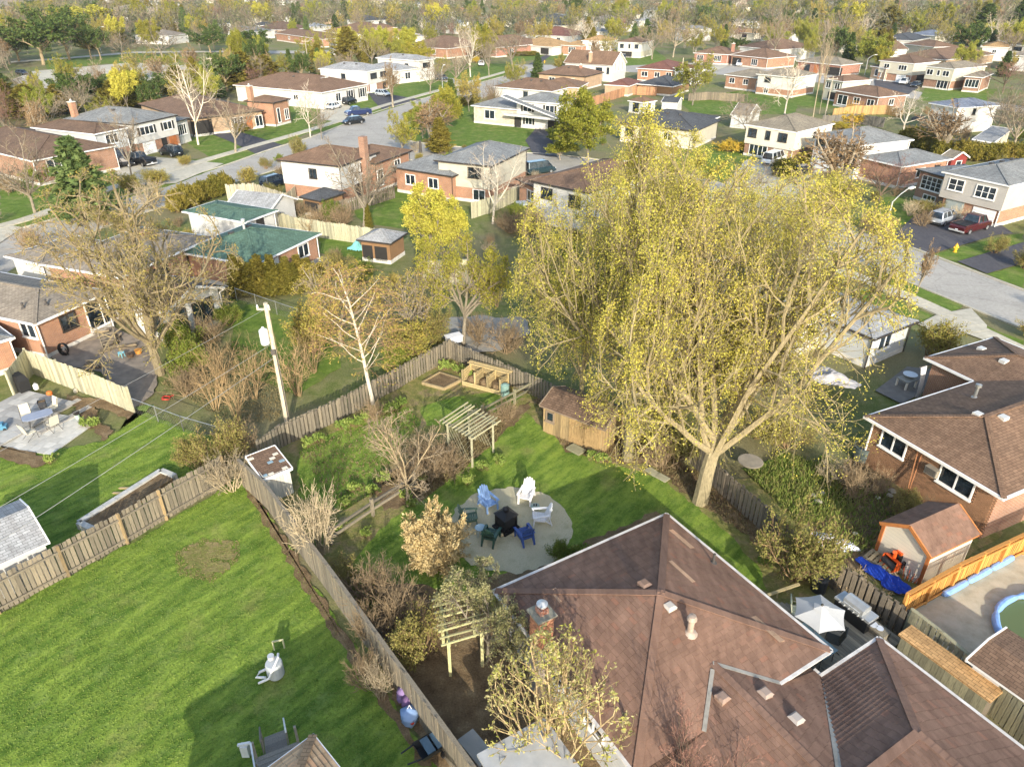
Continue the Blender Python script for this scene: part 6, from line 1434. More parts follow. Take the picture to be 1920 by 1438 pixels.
for i, x in enumerate((-.05, .06)):
 b = P(1003, 964); o = MB().lathe([(.03, 0), (.035, .1), (.03, .11)], n=8).build('cup', [BK], None, (b.x+x, b.y, LAYER[0]+.408)); tag(o, '%s small dark cup on the glass-green round table' % ('left' if i == 0 else 'right'), 'cup')
def pergola(label, corners, h, mat, n=11, lattice=True, name='pergola'):
 w = [P(*c) for c in corners]; root = thing(name, label, 'pergola', (w[0].x, w[0].y, 0)); q = [x-w[0] for x in w]
 for a in q: MB().box(a.x-.055, a.y-.055, 0, a.x+.055, a.y+.055, h).build('post', [mat], root)
 Z = Vector((0, 0, h)); u = (q[1]-q[0]).normalized()*.3; v = (q[3]-q[0]).normalized()*.3
 for a, b in ((q[0]-v, q[3]+v), (q[1]-v, q[2]+v)): MB().beam(a+Z, b+Z, .06, .16).build('beam', [mat], root)
 for i in range(n):
  t = i/(n-1); a = (q[0]-v).lerp(q[3]+v, t)-u; b = (q[1]-v).lerp(q[2]+v, t)+u
  z = h+.11+random.uniform(-.02, .03)
  MB().beam(a+Vector((0, 0, z)), b+Vector((0, 0, z+random.uniform(-.05, .05))), .045, .07).build('slat', [mat], root)
 if lattice:
  for a, b in ((q[0], q[3]), (q[1], q[2])):
   L = (b-a).length; d = (b-a)/L; m = MB(); k = 7
   for i in range(k):
    for s in (-1, 1):
     x0 = L*(i+.5)/k; x1 = min(L, max(0, x0+s*L*.6)); z1 = .3+(h-.5)*abs(x1-x0)/(L*.6)
     m.beam(a+d*x0+Vector((0, 0, .3)), a+d*x1+Vector((0, 0, z1)), .02, .01)
   m.build('lattice', [mat], root)
 return root
pergola('weathered pergola arch with lattice sides over the garden path', [(886, 877), (925, 849), (880, 824), (842, 851)], 1.95, wood('#a5a183'), 11)
pergola('pale green wooden arbour half buried in shrubs by the white wall', [(845, 1268), (905, 1250), (890, 1195), (832, 1208)], 2.0, wood('#a9a67a'), 8, False, 'arbour')
b0, b1 = P(868, 722), P(938, 741); d = (b1-b0); L = d.length; cb = thing('compost_bin', 'row of three open slatted wooden compost bins against the back fence', 'compost bin', (b0.x, b0.y, 0), math.atan2(d.y, d.x)); cm = wood('#b39f73')
for i in range(4):
 x = L*i/3
 for y in (0, 1.0): MB().box(x-.05, y-.05, 0, x+.05, y+.05, 1.1).build('post', [cm], cb)
 for k in range(6): MB().box(x-.015, .05, .05+k*.17, x+.015, .95, .05+k*.17+.13).build('slat', [cm], cb)
for k in range(6): MB().box(0, 1.03, .05+k*.17, L, 1.06, .05+k*.17+.13).build('slat', [cm], cb)
for k in range(2): MB().box(0, -.07, .03+k*.16, L, -.045, .03+k*.16+.14).build('slat', [cm], cb)
for y in (-.1, .25, .55): MB().box(-.15, .9+y*.5, 1.12, L+.25, .98+y*.5, 1.17).build('top_rail', [cm], cb)
for i in range(3):
 m = MB().lathe([(.42, 0), (.38, .3+.1*i), (.18, .5), (.02, .55)], (L*(i+.5)/3, .55, 0), 10); m.build('compost_heap', [SO], cb)
b = P(947, 742); o = MB().lathe([(.28, 0), (.25, .75), (.27, .76), (.1, .85)], n=14).build('compost_drum', [plain('#7d9a90', .6, .2)], None, (b.x, b.y, 0)); tag(o, 'pale green plastic compost drum at the end of the wooden bins', 'compost drum')
c = [P(*p) for p in ((792, 722), (825, 703), (866, 716), (833, 733))]; rbed = thing('raised_bed', 'low raised bed with timber edging near the back fence corner', 'raised bed', (c[0].x, c[0].y, 0))
for a, e in zip(c, c[1:]+c[:1]): MB().beam(a-c[0]+Vector((0, 0, .12)), e-c[0]+Vector((0, 0, .12)), .1, .24).build('edging', [wood('#9c8a68')], rbed)
m = MB(); m.prism([(p-c[0]).xy for p in c], .0, .17); m.build('soil', [SO], rbed)
def plank_wall(root, W_, h0, h1, mat, loc, rot, bw=.16, skip=None):
 n = max(1, int(W_/bw))
 for i in range(n):
  x = (i+.5)*W_/n; h = h0
  hh = h if not callable(h1) else h1(x)
  if skip and skip(x): continue
  c, s = math.cos(rot), math.sin(rot)
  obj('board', board_mesh(W_/n-.008, .025, 1.0, mat), root, (loc[0]+x*c, loc[1]+x*s, .05), (0, 0, rot), (1, 1, hh-.05))
GS = House('weathered plank garden shed under a leaf-strewn shingle roof below the maple', 'plank garden shed', 'shed', 'garden_shed');
GS.block((1018, 755), (1134, 806), (1170, 762), 1.75, roof='darkbrown', wall='board', kind='gy', pitch=.42, o=.18, trim='b', backs=False, foundation=False, W=None, L=2.6)
(b_, a_, L_, W_, h_, o_, p_, k_), _, _ = GS.blocks[0]
pw = wood('#9c855f')
plank_wall(GS.root, W_-2*o_, h_, h_, pw, (o_-.02, W_-o_, 0), -math.pi/2)
plank_wall(GS.root, L_-2*o_, h_, lambda x: h_+p_*((L_/2-abs(x+o_-L_/2))), pw, (o_, o_-.02, 0), 0)
dm = MB()
for i in range(6): dm.box(-.5+i/6*1.0+.005, -.03, .0, -.5+(i+1)/6*1.0-.005, .02, 1.5)
dm.box(-.5, -.05, .25, .5, -.03, .35); dm.box(-.5, -.05, 1.15, .5, -.03, 1.25)
for yy in (.2, .42): dm.build('door', [wood('#a98b5e')], GS.root, (o_-.04, W_*yy, .08), (0, 0, -math.pi/2));
wm, pm = window_mesh(.4, .5, 1, 1, 'b'); wo = obj('window', wm, GS.root, (o_-.05, W_*.84, .95), (0, 0, -math.pi/2)); obj('pane', pm, wo)
b = P(1080, 847); o = MB().box(-.45, -.3, 0, .45, .3, .1).build('step_slab', [plain('#8e8a6c', .9, .25, 5)], None, (b.x, b.y, LAYER[0]), (0, 0, math.radians(-45))); tag(o, 'mossy stone slab on the grass before the plank shed door', 'stone slab')
SS = House('small pale shed with patched brown roof between two fences', 'small patched shed', 'shed', 'garden_shed')
SS.block(None, tuple(P(492, 900, 1.55)), None, 1.55, roof='darkbrown', wall='board', kind='shed', pitch=.16, o=.12, trim='w', backs=False, foundation=False, L=1.5, W=1.9, ang=math.radians(40))
(b_, a_, L_, W_, h_, o_, p_, k_), _, _ = SS.blocks[0]
gw = wood('#c9c3b6', .25)
plank_wall(SS.root, L_-2*o_, h_+.02, h_, gw, (o_, o_-.02, 0), 0, .17); plank_wall(SS.root, W_-2*o_, h_+.1, h_, gw, (o_-.02, W_-o_, 0), -math.pi/2, .17)
for i, (x, y) in enumerate(((.2, .2), (.5, .15), (1.2, .18), (1.3, .7), (1.25, 1.3), (.15, 1.6), (.8, .9), (1.0, 1.1))):
 z = h_+p_*y; MB().box(-.13, -.08, 0, .13, .08, .02).build('roof_patch', [plain('#c7bfae' if i % 3 else '#7f95a0', .8, .2)], SS.roof, (x, y, z+.005), (math.atan(p_), 0, 0))
CS = House('cream shed with orange trim and brown gable roof beside the orange fence', 'cream shed with orange trim', 'shed', 'garden_shed')
CS.block((1651, 979), (1746, 1046), (1838, 1001), 1.75, roof=SHG, wall='cream', kind='gx', pitch=.62, o=.14, trim='o', backs=False, foundation=False)
(b_, a_, L_, W_, h_, o_, p_, k_), _, _ = CS.blocks[0]
stc = []; shingle_plane([(0, 0, h_+.01), (L_, 0, h_+.01), (L_, W_/2, h_+p_*W_/2), (0, W_/2, h_+p_*W_/2)], (1, 0, 0), stc); shingle_plane([(0, W_, h_+.01), (L_, W_, h_+.01), (L_, W_/2, h_+p_*W_/2), (0, W_/2, h_+p_*W_/2)], (1, 0, 0), stc)
for s in stc[:120]: shingle_object(s, SHG, CS.roof)
shingles_to_mesh('shingles', stc[120:], SHG, CS.roof)
tr = MB(); om = wood('#b36a34', .25)
for y in (o_, W_-o_): tr.box(o_-.05, y-.07, 0, o_+.0, y+.07, h_+.05)
tr.beam((o_-.03, o_, h_), (o_-.03, W_/2, h_+p_*W_/2-.1), .05, .12); tr.beam((o_-.03, W_-o_, h_), (o_-.03, W_/2, h_+p_*W_/2-.1), .05, .12); tr.build('corner_trim', [om], CS.root)
LS = House('white shed with light grey roof at the left edge below the lawn', 'left edge grey shed', 'shed', 'garden_shed')
house_at(LS, (92, 1016), 46, 2.9, 4.0, 1.75, dx=2.9, dy=0, roof='light', wall='white', kind='gx', pitch=.35, o=.15, backs=False, foundation=False)
TN = House('neighbour house corner with pale tan shingle roof at the bottom edge', 'tan shingle roof corner')
qz = 2.7; q = P(587, 1378, qz); a1 = P(505, 1438, qz); a2 = P(640, 1438, qz); ang = math.atan2(a1.y-q.y, a1.x-q.x)
SHT = shingle('#c2a582', .14, geo=True)
TN.block(None, (q.x, q.y, qz), None, qz, roof=shingle('#9c8468'), wall='cream', L=6, W=7, ang=ang, kind='hip', pitch=.4, o=.35, backs=False, foundation=False)
tst = []; shingle_plane([(0, 0, qz+.005), (6, 0, qz+.005), (3, 3, qz+1.205)], (1, 0, 0), tst, w=.33, ex=.17); shingle_plane([(0, 0, qz+.005), (0, 7, qz+.005), (3, 4, qz+1.205), (3, 3, qz+1.205)], (0, 1, 0), tst, w=.33, ex=.17)
tst.sort(key=lambda s: abs(s[7])+abs(s[6]-1) if True else 0)
for s in tst[:160]: shingle_object(s, SHT, TN.roof)
shingles_to_mesh('shingles', tst[160:], SHT, TN.roof)
b = P(528, 1432, 1.0); e_ = P(508, 1325, .2); dk = thing('wooden_stair', 'weathered wooden stair landing with white railing beside the tan roof', 'stair', (b.x, b.y, 0), math.atan2(e_.y-b.y, e_.x-b.x)); dk.scale = (.8, .8, .9); dm = wood('#8f867a')
for i in range(9): MB().box(-1.0+i*.2, -.8, .95, -1.0+i*.2+.185, .9, .99).build('plank', [dm], dk)
for i in range(6): MB().box(.85+i*.24, -.35, .85-i*.16, .85+i*.24+.26, .5, .89-i*.16).build('tread', [dm], dk)
rl = plain('#d9d8d4', .6, .15)
for y in (-.4, .55):
 MB().beam((.8, y, 1.75), (2.2, y, .8), .06, .12).build('handrail', [rl if y < 0 else dm], dk)
 for k in range(8): t = k/7; MB().beam((.85+1.3*t, y, .9-.9*t+.05), (.85+1.3*t, y, 1.72-.93*t), .04, .04).build('baluster', [dm], dk)
MB().beam((-1, .9, 1.8), (.8, .9, 1.8), .06, .1).build('handrail', [rl], dk)
for x in (-1, -.1, .8):
 for y in (-.75, .85): MB().box(x-.05, y-.05, 0, x+.05, y+.05, 1.8).build('post', [dm], dk)
b = P(464, 1418); o = MB().box(-.12, -.1, 0, .12, .1, .5).beam((-.2, 0, .5), (.22, 0, .62), .08, .08).build('white_stand', [rl], None, (b.x, b.y, LAYER[0])); tag(o, 'small white plastic stand on the shaded grass by the stair', 'stand')
b = P(519, 1268); r = thing('water_drum', 'grey drum wrapped with a bent white pipe on the shaded lawn', 'drum', (b.x, b.y, LAYER[0]))
MB().lathe([(.28, 0), (.3, .05), (.3, .6), (.27, .66), (.05, .68)], n=16).build('drum', [plain('#a9adae', .5, .15)], r)
MB().tube([(.1, .3, .75), (.16, .1, .8), (.12, -.2, .75), (-.1, -.4, .3), (-.5, -.4, .06)], .045, 7).build('pipe', [rl], r); MB().lathe([(.12, .66), (.12, .82), (.06, .82)], (-.12, .16, 0), 12).build('outlet', [METAL_W], r)
b = P(489, 1270); o = MB().tube([(.2, .28, .05), (-.05, .1, .06), (-.1, -.1, .05), (.25, -.12, .05)], .05, 7).build('loose_pipe', [rl], None, (b.x, b.y, LAYER[0])); tag(o, 'loose white elbow pipe lying left of the grey drum', 'pipe')
b = P(523, 1222); o = MB().beam((-.15, 0, 0), (-.15, 0, .45), .05, .05).beam((.2, .1, 0), (.2, .1, .45), .05, .05).beam((-.17, 0, .45), (.22, .1, .45), .05, .05).build('wicket_frame', [plain('#bdb98e', .8, .2)], None, (b.x, b.y, LAYER[0])); tag(o, 'small pale wooden hoop standing on the lawn above the drum', 'hoop')
for i, (x, y, col, lab, s) in enumerate(((758, 1310, '#8c74a0', 'upper purple and white bundle leaning on the fence', .26), (769, 1325, '#7f5f86', 'lower purple bundle leaning on the fence', .26), (770, 1352, '#7f9bc4', 'pale blue bundle with a red spot leaning on the fence', .3))):
 b = P(x, y); r = thing('plastic_bag', lab, 'bag', (b.x, b.y, LAYER[0]))
 m = MB(); pr = [(.05, 0)]+[(s*random.uniform(.75, 1.1), s*k*.35) for k in range(5)]+[(.06, s*1.9)]; m.lathe(pr, n=9); m.v = [(x+random.uniform(-.05, .05), y+random.uniform(-.05, .05), z) for x, y, z in m.v]; m.build('bag', [cloth(col)], r, smooth=True)
 MB().tube([(-.08, 0, s*1.7), (0, .05, s*2.3), (.1, 0, s*1.7)], .02, 5).build('tie', [plain('#e6e2e6', .6)], r)
 if i == 2: MB().lathe([(.06, 0), (.07, .04), (.02, .07)], (.1, -.24, .12), 8).build('red_cap', [plain('#b23324', .5)], r)
b = P(812, 1412); r = thing('garden_cart', 'dark blue-grey plastic garden cart by the foot of the middle fence', 'cart', (b.x, b.y, LAYER[0]), math.radians(35)); cmn = plain('#4f6a7c', .5, .2); ck = plain('#24282b', .6, .2)
m = MB(); m.add([(-.45,-.25,.18),(.4,-.25,.18),(.4,.25,.18),(-.45,.25,.18),(-.55,-.35,.5),(.5,-.33,.5),(.5,.33,.5),(-.55,.35,.5)], [(0,3,2,1),(0,1,5,4),(1,2,6,5),(2,3,7,6),(3,0,4,7)]); m.build('tub', [ck], r)
for x in (-.3, .05): MB().box(x, -.3, .42, x+.27, .3, .49).build('panel', [cmn], r)
for s in (-1, 1): MB().tube([(.25, s*.34, .16), (.25, s*.42, .16)], .16, 14).build('wheel', [TYRE], r); MB().beam((-.5, s*.3, .45), (-1.0, s*.22, .5), .04, .04).build('handle', [ck], r)
b = P(893, 1408); o = MB().box(-.6, -.32, 0, .6, .32, .12).build('step_slab', [plain('#b5b3aa', .85, .12)], None, (b.x, b.y, LAYER[0]), (0, 0, math.radians(-50))); tag(o, 'pale concrete step slab beside the white porch at the bottom', 'stone slab')
for i, (x, y) in enumerate(((1222, 888), (1241, 899))):
 b = P(x, y); o = MB().box(-.34, -.22, 0, .34, .22, .05).build('paving_stone', [plain('#a29d80', .9, .2, 5)], None, (b.x, b.y, LAYER[0]), (0, 0, math.radians(-55+8*i))); tag(o, '%s of two pale paving stones in the grass by the leaning maple' % ('left' if i == 0 else 'right'), 'paving stone')
dz = .45; dw = wood('#9a917e'); dkc = [P(*p, dz) for p in ((1455, 1120), (1530, 1095), (1665, 1190), (1555, 1262))]
dq = P(1500, 1135, dz); dck = thing('wooden_deck', 'weathered plank deck between the roof edges under the white parasol', 'deck', (E2.x, E2.y, 0), mh_ang)
nb = int(4.6/.14)
for i in range(nb):
 y = .25-0+.0+i*.14; a0 = 3.6+.12*max(0, i-6); a1 = 8.75 if y < 2.3 else 8.2
 if y > 3.2: a0 += .2
 obj('plank', board_mesh(.128, .03, 1.0, dw), dck, (a0, y-.0, dz), (math.pi/2, 0, math.pi/2), (1, 1, a1-a0))
MB().box(8.3, -2.2, dz-.05, 8.9, .3, dz-.02).box(3.6, .2, 0, 8.8, .3, dz-.05).build('joist', [dw], dck)
def dloc(px_, z):
 w = P(*px_, z); return w
w = P(1541, 1137, 2.45); par = thing('parasol', 'white six-sided patio parasol open over the deck table', 'parasol', (w.x, w.y, dz), math.radians(8)); cl = cloth('#b5b4b0', .06)
R6 = .98
for k in range(6):
 a0, a1 = k*math.pi/3, (k+1)*math.pi/3; m = MB(); vs = []; S = 5
 for i in range(S+1):
  t = i/S; rr_ = R6*t
  for j in range(S+1):
   u = j/S; e = 1-.06*4*u*(1-u)*t
   pa = Vector((math.cos(a0), math.sin(a0), 0)).lerp(Vector((math.cos(a1), math.sin(a1), 0)), u)*rr_*e
   vs.append((pa.x, pa.y, 2.0-.3*t-.04*t*t))
 m.add(vs, [(i*(S+1)+j, (i+1)*(S+1)+j, (i+1)*(S+1)+j+1, i*(S+1)+j+1) for i in range(S) for j in range(S)]); m.build('canopy_panel', [cl], par, smooth=True)
 MB().beam((0, 0, 1.97), (R6*math.cos(a0), R6*math.sin(a0), 1.64), .02, .02).build('rib', [METAL_W], par)
MB().tube([(0, 0, 0), (0, 0, 2.0)], .03, 8).build('pole', [METAL_W], par); m = MB()
for k in range(6):
 a0, a1 = k*math.pi/3, (k+1)*math.pi/3; m.add([(0, 0, 2.07), (.3*math.cos(a0), .3*math.sin(a0), 1.96), (.3*math.cos(a1), .3*math.sin(a1), 1.96)], [(0, 1, 2)])
m.build('vent_cap', [cl], par); MB().lathe([(.04, 2.05), (.05, 2.1), (.02, 2.15)], n=8).build('finial', [BK], par)
tb = thing('patio_table', 'glass topped patio table under the white parasol', 'table', (w.x-.15, w.y-.35, dz), mh_ang); gl = plain('#8fa5a5', .12, .12)
tb.scale = (.75, .75, .9)
MB().box(-1.0, -.55, .7, 1.0, .55, .715).build('glass_top', [gl], tb)
for x in (-.9, .9):
 for y in (-.48, .48): MB().tube([(x, y, 0), (x*.95, y*.95, .7)], .02, 6).build('leg', [METAL_D], tb)
MB().beam((-1, -.55, .69), (1, -.55, .69), .03, .03).beam((-1, .55, .69), (1, .55, .69), .03, .03).beam((0, -.55, .69), (0, .55, .69), .03, .03).build('frame', [METAL_D], tb)
def patio_chair(label, loc, rz, col='#3a3a38', seatc='#45483f', group=None):
 r = thing('patio_chair', label, 'chair', loc, rz, group); fm, sm = plain(col, .5, .15), cloth(seatc)
 for s in (-1, 1): MB().tube([(.26, s*.27, 0), (.24, s*.27, .62), (-.2, s*.27, .62), (-.3, s*.25, .98)], .015, 6).build('arm', [fm], r); MB().tube([(.24, s*.25, .4), (-.34, s*.25, 0)], .015, 6).build('leg', [fm], r)
 MB().box(-.22, -.24, .4, .25, .24, .43).build('seat', [sm], r); m = MB(); m.add([(-.2,-.24,.45),(-.2,.24,.45),(-.34,.24,1.0),(-.34,-.24,1.0),(-.23,-.24,.45),(-.23,.24,.45),(-.37,.24,1.0),(-.37,-.24,1.0)], [(0,1,2,3),(7,6,5,4),(0,4,5,1),(1,5,6,2),(2,6,7,3),(3,7,4,0)]); m.build('backrest', [sm], r)
b = P(1492, 1160, dz); patio_chair('pale green fabric patio chair half under the parasol at the roof edge', (b.x, b.y, dz), math.radians(-20), '#6a6a5f', '#b5baa2')
b = P(1558, 1212, dz); patio_chair('dark patio chair at the roof-side end of the glass table', (b.x, b.y, dz), math.radians(150), '#333330', '#3e403c')
w = P(1604, 1142, 1.0); gr = thing('gas_grill', 'stainless gas grill with side shelves beside the white parasol', 'grill', (w.x, w.y, dz), math.radians(-59-180)); ss = plain('#b9b9b5', .3, .2, metal=.5)
MB().box(-.7, -.28, .05, .7, .28, .62).build('cabinet', [plain('#222222', .5, .2)], gr)
MB().box(-.75, -.3, .62, .75, .3, .72).build('shelf', [ss], gr)
m = MB(); loft(m, [(-.42, [(.26, .72), (.28, .8), (.24, .93), (.12, 1.0), (.0, 1.02)]), (.42, [(.26, .72), (.28, .8), (.24, .93), (.12, 1.0), (.0, 1.02)])]); m.build('lid', [ss], gr)
MB().tube([(-.35, .34, .86), (.35, .34, .86)], .02, 6).build('handle', [METAL_W], gr)
for i in range(6): MB().tube([(-.5+i*.2, .3, .67), (-.5+i*.2, .35, .67)], .03, 8).build('knob', [METAL_W], gr)
for i, (x, y, s) in enumerate(((1637, 1172, .17), (1649, 1179, .14))):
 w = P(x, y, .75); o = MB().lathe([(s*.5, 0), (s, .05), (s, .06), (s*.9, .055)], n=16).build('bowl', [plain('#cfd4da', .4, .1)], None, (w.x, w.y, .75)); tag(o, '%s white round bowl on the deck ledge by the garage roof' % ('larger' if i == 0 else 'smaller'), 'bowl')
w = P(1643, 1176, .7); o = MB().box(-.25, -.5, 0, .2, .45, .28).build('ledge', [dw], None, (w.x, w.y, .45), (0, 0, mh_ang-math.pi/2)); tag(o, 'low plank ledge under two white bowls at the deck corner', 'bench')
w = P(1538, 1090, .5); o = thing('cloth_covered_bin', 'round dark covered bin beside the top of the parasol', 'bin', (w.x, w.y, 0)); MB().lathe([(.3, 0), (.32, .7), (.34, .72), (.3, .8), (.05, .85)], n=16).build('bin', [plain('#2d3134', .5, .2)], o); MB().lathe([(.05, .85), (.04, .9)], n=8).build('knob', [METAL_W], o)
w = P(1470, 1105, .5); o = MB().beam((-.7, -.2, .4), (.7, .25, .55), .12, .06).beam((-.2, 0, 0), (-.25, 0, .45), .05, .05).build('leaning_plank', [wood('#a89a74')], None, (w.x, w.y, 0)); tag(o, 'mossy plank rail leaning at the back edge of the deck', 'plank')
w0, w1 = P(1702, 1182, 1.35), P(1865, 1300, 1.35); d = w1-w0; bx = thing('storage_bench', 'long storage box with orange-tan shingle top along the fence', 'storage box', (w0.x, w0.y, 0), math.atan2(d.y, d.x)); n = int(d.length/.2)
for i in range(n): obj('board', board_mesh(d.length/n-.01, .025, 1.25, WGRN), bx, ((i+.5)*d.length/n, -.32, .0))
m = MB(); m.box(-.1, -.4, 1.25, d.length+.1, .4, 1.33); m.build('top', [shingle('#c9a06c')], bx); MB().box(0, -.3, 0, d.length, .3, 1.24).build('frame', [WDK], bx)
patch('pool_deck', [(1690,1160),(1800,1098),(1960,1020),(2100,1150),(2100,1500),(1960,1430),(1830,1310),(1740,1235)], ground('pool_deck'), .0, 3)
pc = P(2008, 1205); PR = 2.05; hz = LAYER[0]+.0015
ring = [(pc.x+PR*math.cos(a)*1.25, pc.y+PR*math.sin(a)*1.05) for a in np.linspace(0, 6.283, 60, endpoint=False)]
wm_, t_, b_ = newmat('pool_water'); b_.inputs['Base Color'].default_value = lin('#5f6a3c'); b_.inputs['Roughness'].default_value = .08
bump(t_, b_, noise(t_, t_.nodes.new('ShaderNodeNewGeometry').outputs['Position'], 3, 3), .08, .02)
patch('pool_water', ring, wm_, 0, 9, world=True)
r = thing('pool_cover_tube', 'curved pale blue water tubes round the rim of the green pool', 'water tube', (pc.x, pc.y, hz)); bl = plain('#7fa3d4', .35, .2, 4)
for i in range(0, 60, 6):
 m = MB(); m.tube([((ring[(i+k) % 60][0]-pc.x)*1.03, (ring[(i+k) % 60][1]-pc.y)*1.03, .12) for k in range(7)], [.08, .14, .15, .15, .15, .14, .08], 10); m.build('tube_section', [bl], r)
w0, w1 = P(1765, 1123), P(1897, 1051); r = thing('pool_cover_tube', 'straight pale blue water tube lying along the orange fence', 'water tube', (w0.x, w0.y, hz)); d = w1-w0
for i in range(3): MB().tube([d*((i+t*.98)/3)+Vector((0, 0, .13+.01*math.sin(9*t))) for t in (0, .08, .3, .5, .7, .92, 1)], [.07, .14, .15, .145, .15, .14, .07], 10).build('tube_section', [bl], r)
PH = House('pool house corner with brown shingle roof and white wall at the right edge', 'pool house', 'shed', 'garden_shed')
PH.block(None, (1812, 1236), (1920, 1312), 1.7, L=7, W=2.6, roof='brown', wall='white', kind='gx', pitch=.16, o=.2, backs=False, foundation=False)
b = P(1614, 862); r = thing('water_barrel', 'large dark green open water barrel at the brick corner', 'barrel', (b.x, b.y, 0)); bm_ = plain('#4c5652', .55, .2)
MB().lathe([(.4, 0), (.46, .1), (.5, .85), (.53, .86), (.53, .9), (.47, .9), (.45, .3)], n=20).build('barrel', [bm_], r); MB().lathe([(.46, .6), (.3, .61)], n=20).build('water', [plain('#1f3038', .1, .2)], r)
for k in range(2): MB().lathe([(.485+.01*k, .4+.25*k), (.51, .43+.25*k), (.49, .46+.25*k)], n=20).build('band', [bm_], r)
for i, (x, y) in enumerate(((1640, 852), (1634, 860), (1648, 862), (1646, 852))):
 b = P(x, y); o = MB().lathe([(.07, 0), (.1, .16), (.11, .17), (.08, .17)], n=10).build('flower_pot', [plain(['#d9d4cc', '#6d5b48', '#e2dedb', '#3a3a38'][i], .7, .1)], None, (b.x, b.y, .02)); tag(o, ['white flower pot against the brick wall', 'brown flower pot touching the water barrel', 'white flower pot furthest right in the pot cluster', 'dark flower pot at the back of the pot cluster'][i]+' by the barrel', 'flower pot')
b = P(1655, 882); r = thing('canoe', 'upturned cream canoe lying along the brick wall', 'canoe', (b.x, b.y, 0), math.radians(-62)); m = MB()
loft(m, [(-1.1, [(.02, .0), (.03, .05), (.03, .1), (.02, .14), (.01, .16)]), (-.6, [(.2, 0), (.22, .08), (.18, .18), (.1, .25), (.02, .28)]), (.0, [(.27, 0), (.29, .1), (.24, .22), (.12, .3), (.02, .33)]), (.6, [(.2, 0), (.22, .08), (.18, .18), (.1, .25), (.02, .28)]), (1.1, [(.02, 0), (.03, .05), (.03, .1), (.02, .14), (.01, .16)])]); m.build('hull', [plain('#cfc4a4', .5, .15)], r, smooth=True); MB().tube([(-1.0, 0, .19), (0, 0, .34), (1.0, 0, .19)], .02, 5).build('keel', [BK], r)
b = P(1681, 884); r = thing('watering_can', 'white watering jug on the wall edge above the canoe', 'watering can', (b.x, b.y, .05)); MB().lathe([(.14, 0), (.15, .25), (.08, .3)], n=12).build('body', [plain('#e6e6e8', .4, .1)], r); MB().tube([(.12, 0, .08), (.35, 0, .3)], .025, 6).build('spout', [plain('#e6e6e8', .4, .1)], r); MB().tube([(-.12, 0, .25), (-.22, 0, .18), (-.13, 0, .06)], .02, 6).build('handle', [plain('#e6e6e8', .4, .1)], r)
(b0_, a0_, L0_, W0_, h0_, oo_, _, _), _, _ = RBH.blocks[0]
def wall_pt(fs, z, out=.1): return Vector((b0_.x+(oo_-out)*math.cos(a0_)-fs*W0_*math.sin(a0_), b0_.y+(oo_-out)*math.sin(a0_)+fs*W0_*math.cos(a0_), z))
q = wall_pt(.45, 1.75, .2); r = thing('air_conditioner', 'window air conditioner box in the brick wall between the white windows', 'air conditioner', q, a0_-math.pi/2); MB().box(-.3, -.16, 0, .3, .16, .4).build('case', [plain('#8d8577', .6, .2)], r)
for k in range(6): MB().box(-.26, -.175, .05+k*.055, .26, -.16, .08+k*.055).build('louvre', [METAL_D], r)
for i, f in enumerate((.56, .535)):
 q = wall_pt(.535, 0, .5); e = wall_pt(f+.03, 2.5, .1); o = MB().tube([(0, 0, 0), e-q], .03, 6).build('wooden_pole', [wood('#8b5f40')], None, q+Vector((.05*i, 0, 0))); tag(o, '%s of two wooden poles leaning on the brick wall' % ('left' if i == 0 else 'right'), 'pole')
def tarp(label, px, rx, ry, col, seed, hgt=.3, rz=0, name='tarp'):
 b = P(*px); rg = np.random.default_rng(seed); n = 16; m = MB(); vs = []
 ph = rg.uniform(0, 6, 6)
 for i in range(n+1):
  for j in range(n+1):
   u, v = i/n*2-1, j/n*2-1; r2 = max(abs(u), abs(v)); k = math.hypot(u, v)/max(r2, 1e-6) if r2 else 1
   x, y = u/k*rx if r2 else 0, v/k*ry if r2 else 0
   e = 1+.15*math.sin(3*math.atan2(v, u)+ph[0])+.08*math.sin(7*math.atan2(v, u)+ph[1])
   z = hgt*max(0, 1-(r2**2))*(.55+.45*math.sin(u*5+ph[2]+2*math.sin(v*3+ph[3])))+.05*abs(math.sin(u*11+v*7+ph[4]))*hgt*3+rg.uniform(0, .02)+.01
   vs.append((x*e, y*e, z))
 m.add(vs, [(i*(n+1)+j, (i+1)*(n+1)+j, (i+1)*(n+1)+j+1, i*(n+1)+j+1) for i in range(n) for j in range(n)])
 o = m.build(name, [cloth(col, .18)], None, (b.x, b.y, LAYER[0]), (0, 0, rz)); tag(o, label, 'tarp'); return o
tarp('crumpled white tarp over a pile beside the right yard fence', (1562, 1022), .95, .5, '#dcdce0', 3, .32, math.radians(-30))
tarp('bright blue tarp under the machine at the cream shed, upper end', (1640, 1072), .8, .45, '#1f4fc4', 4, .18, math.radians(-50)); tarp('bright blue tarp near the orange fence end', (1676, 1098), .5, .7, '#1b48bc', 5, .2, math.radians(20))
b = P(1655, 1062); r = thing('pallet', 'grey wooden pallet under the orange machine by the cream shed', 'pallet', (b.x, b.y, LAYER[0]+.05), math.radians(-52));
for k in range(7): MB().box(-.75+k*.21, -.4, .1, -.6+k*.21, .4, .125).build('slat', [wood('#a99b7c')], r)
for y in (-.36, 0, .3): MB().box(-.75, y, 0, .8, y+.08, .1).build('bearer', [wood('#a99b7c')], r)
b = P(1678, 1066); r = thing('snow_blower', 'orange snow blower with black handlebars against the cream shed wall', 'snow blower', (b.x, b.y, LAYER[0]+.17), math.radians(200)); og = plain('#d4581e', .45, .15)
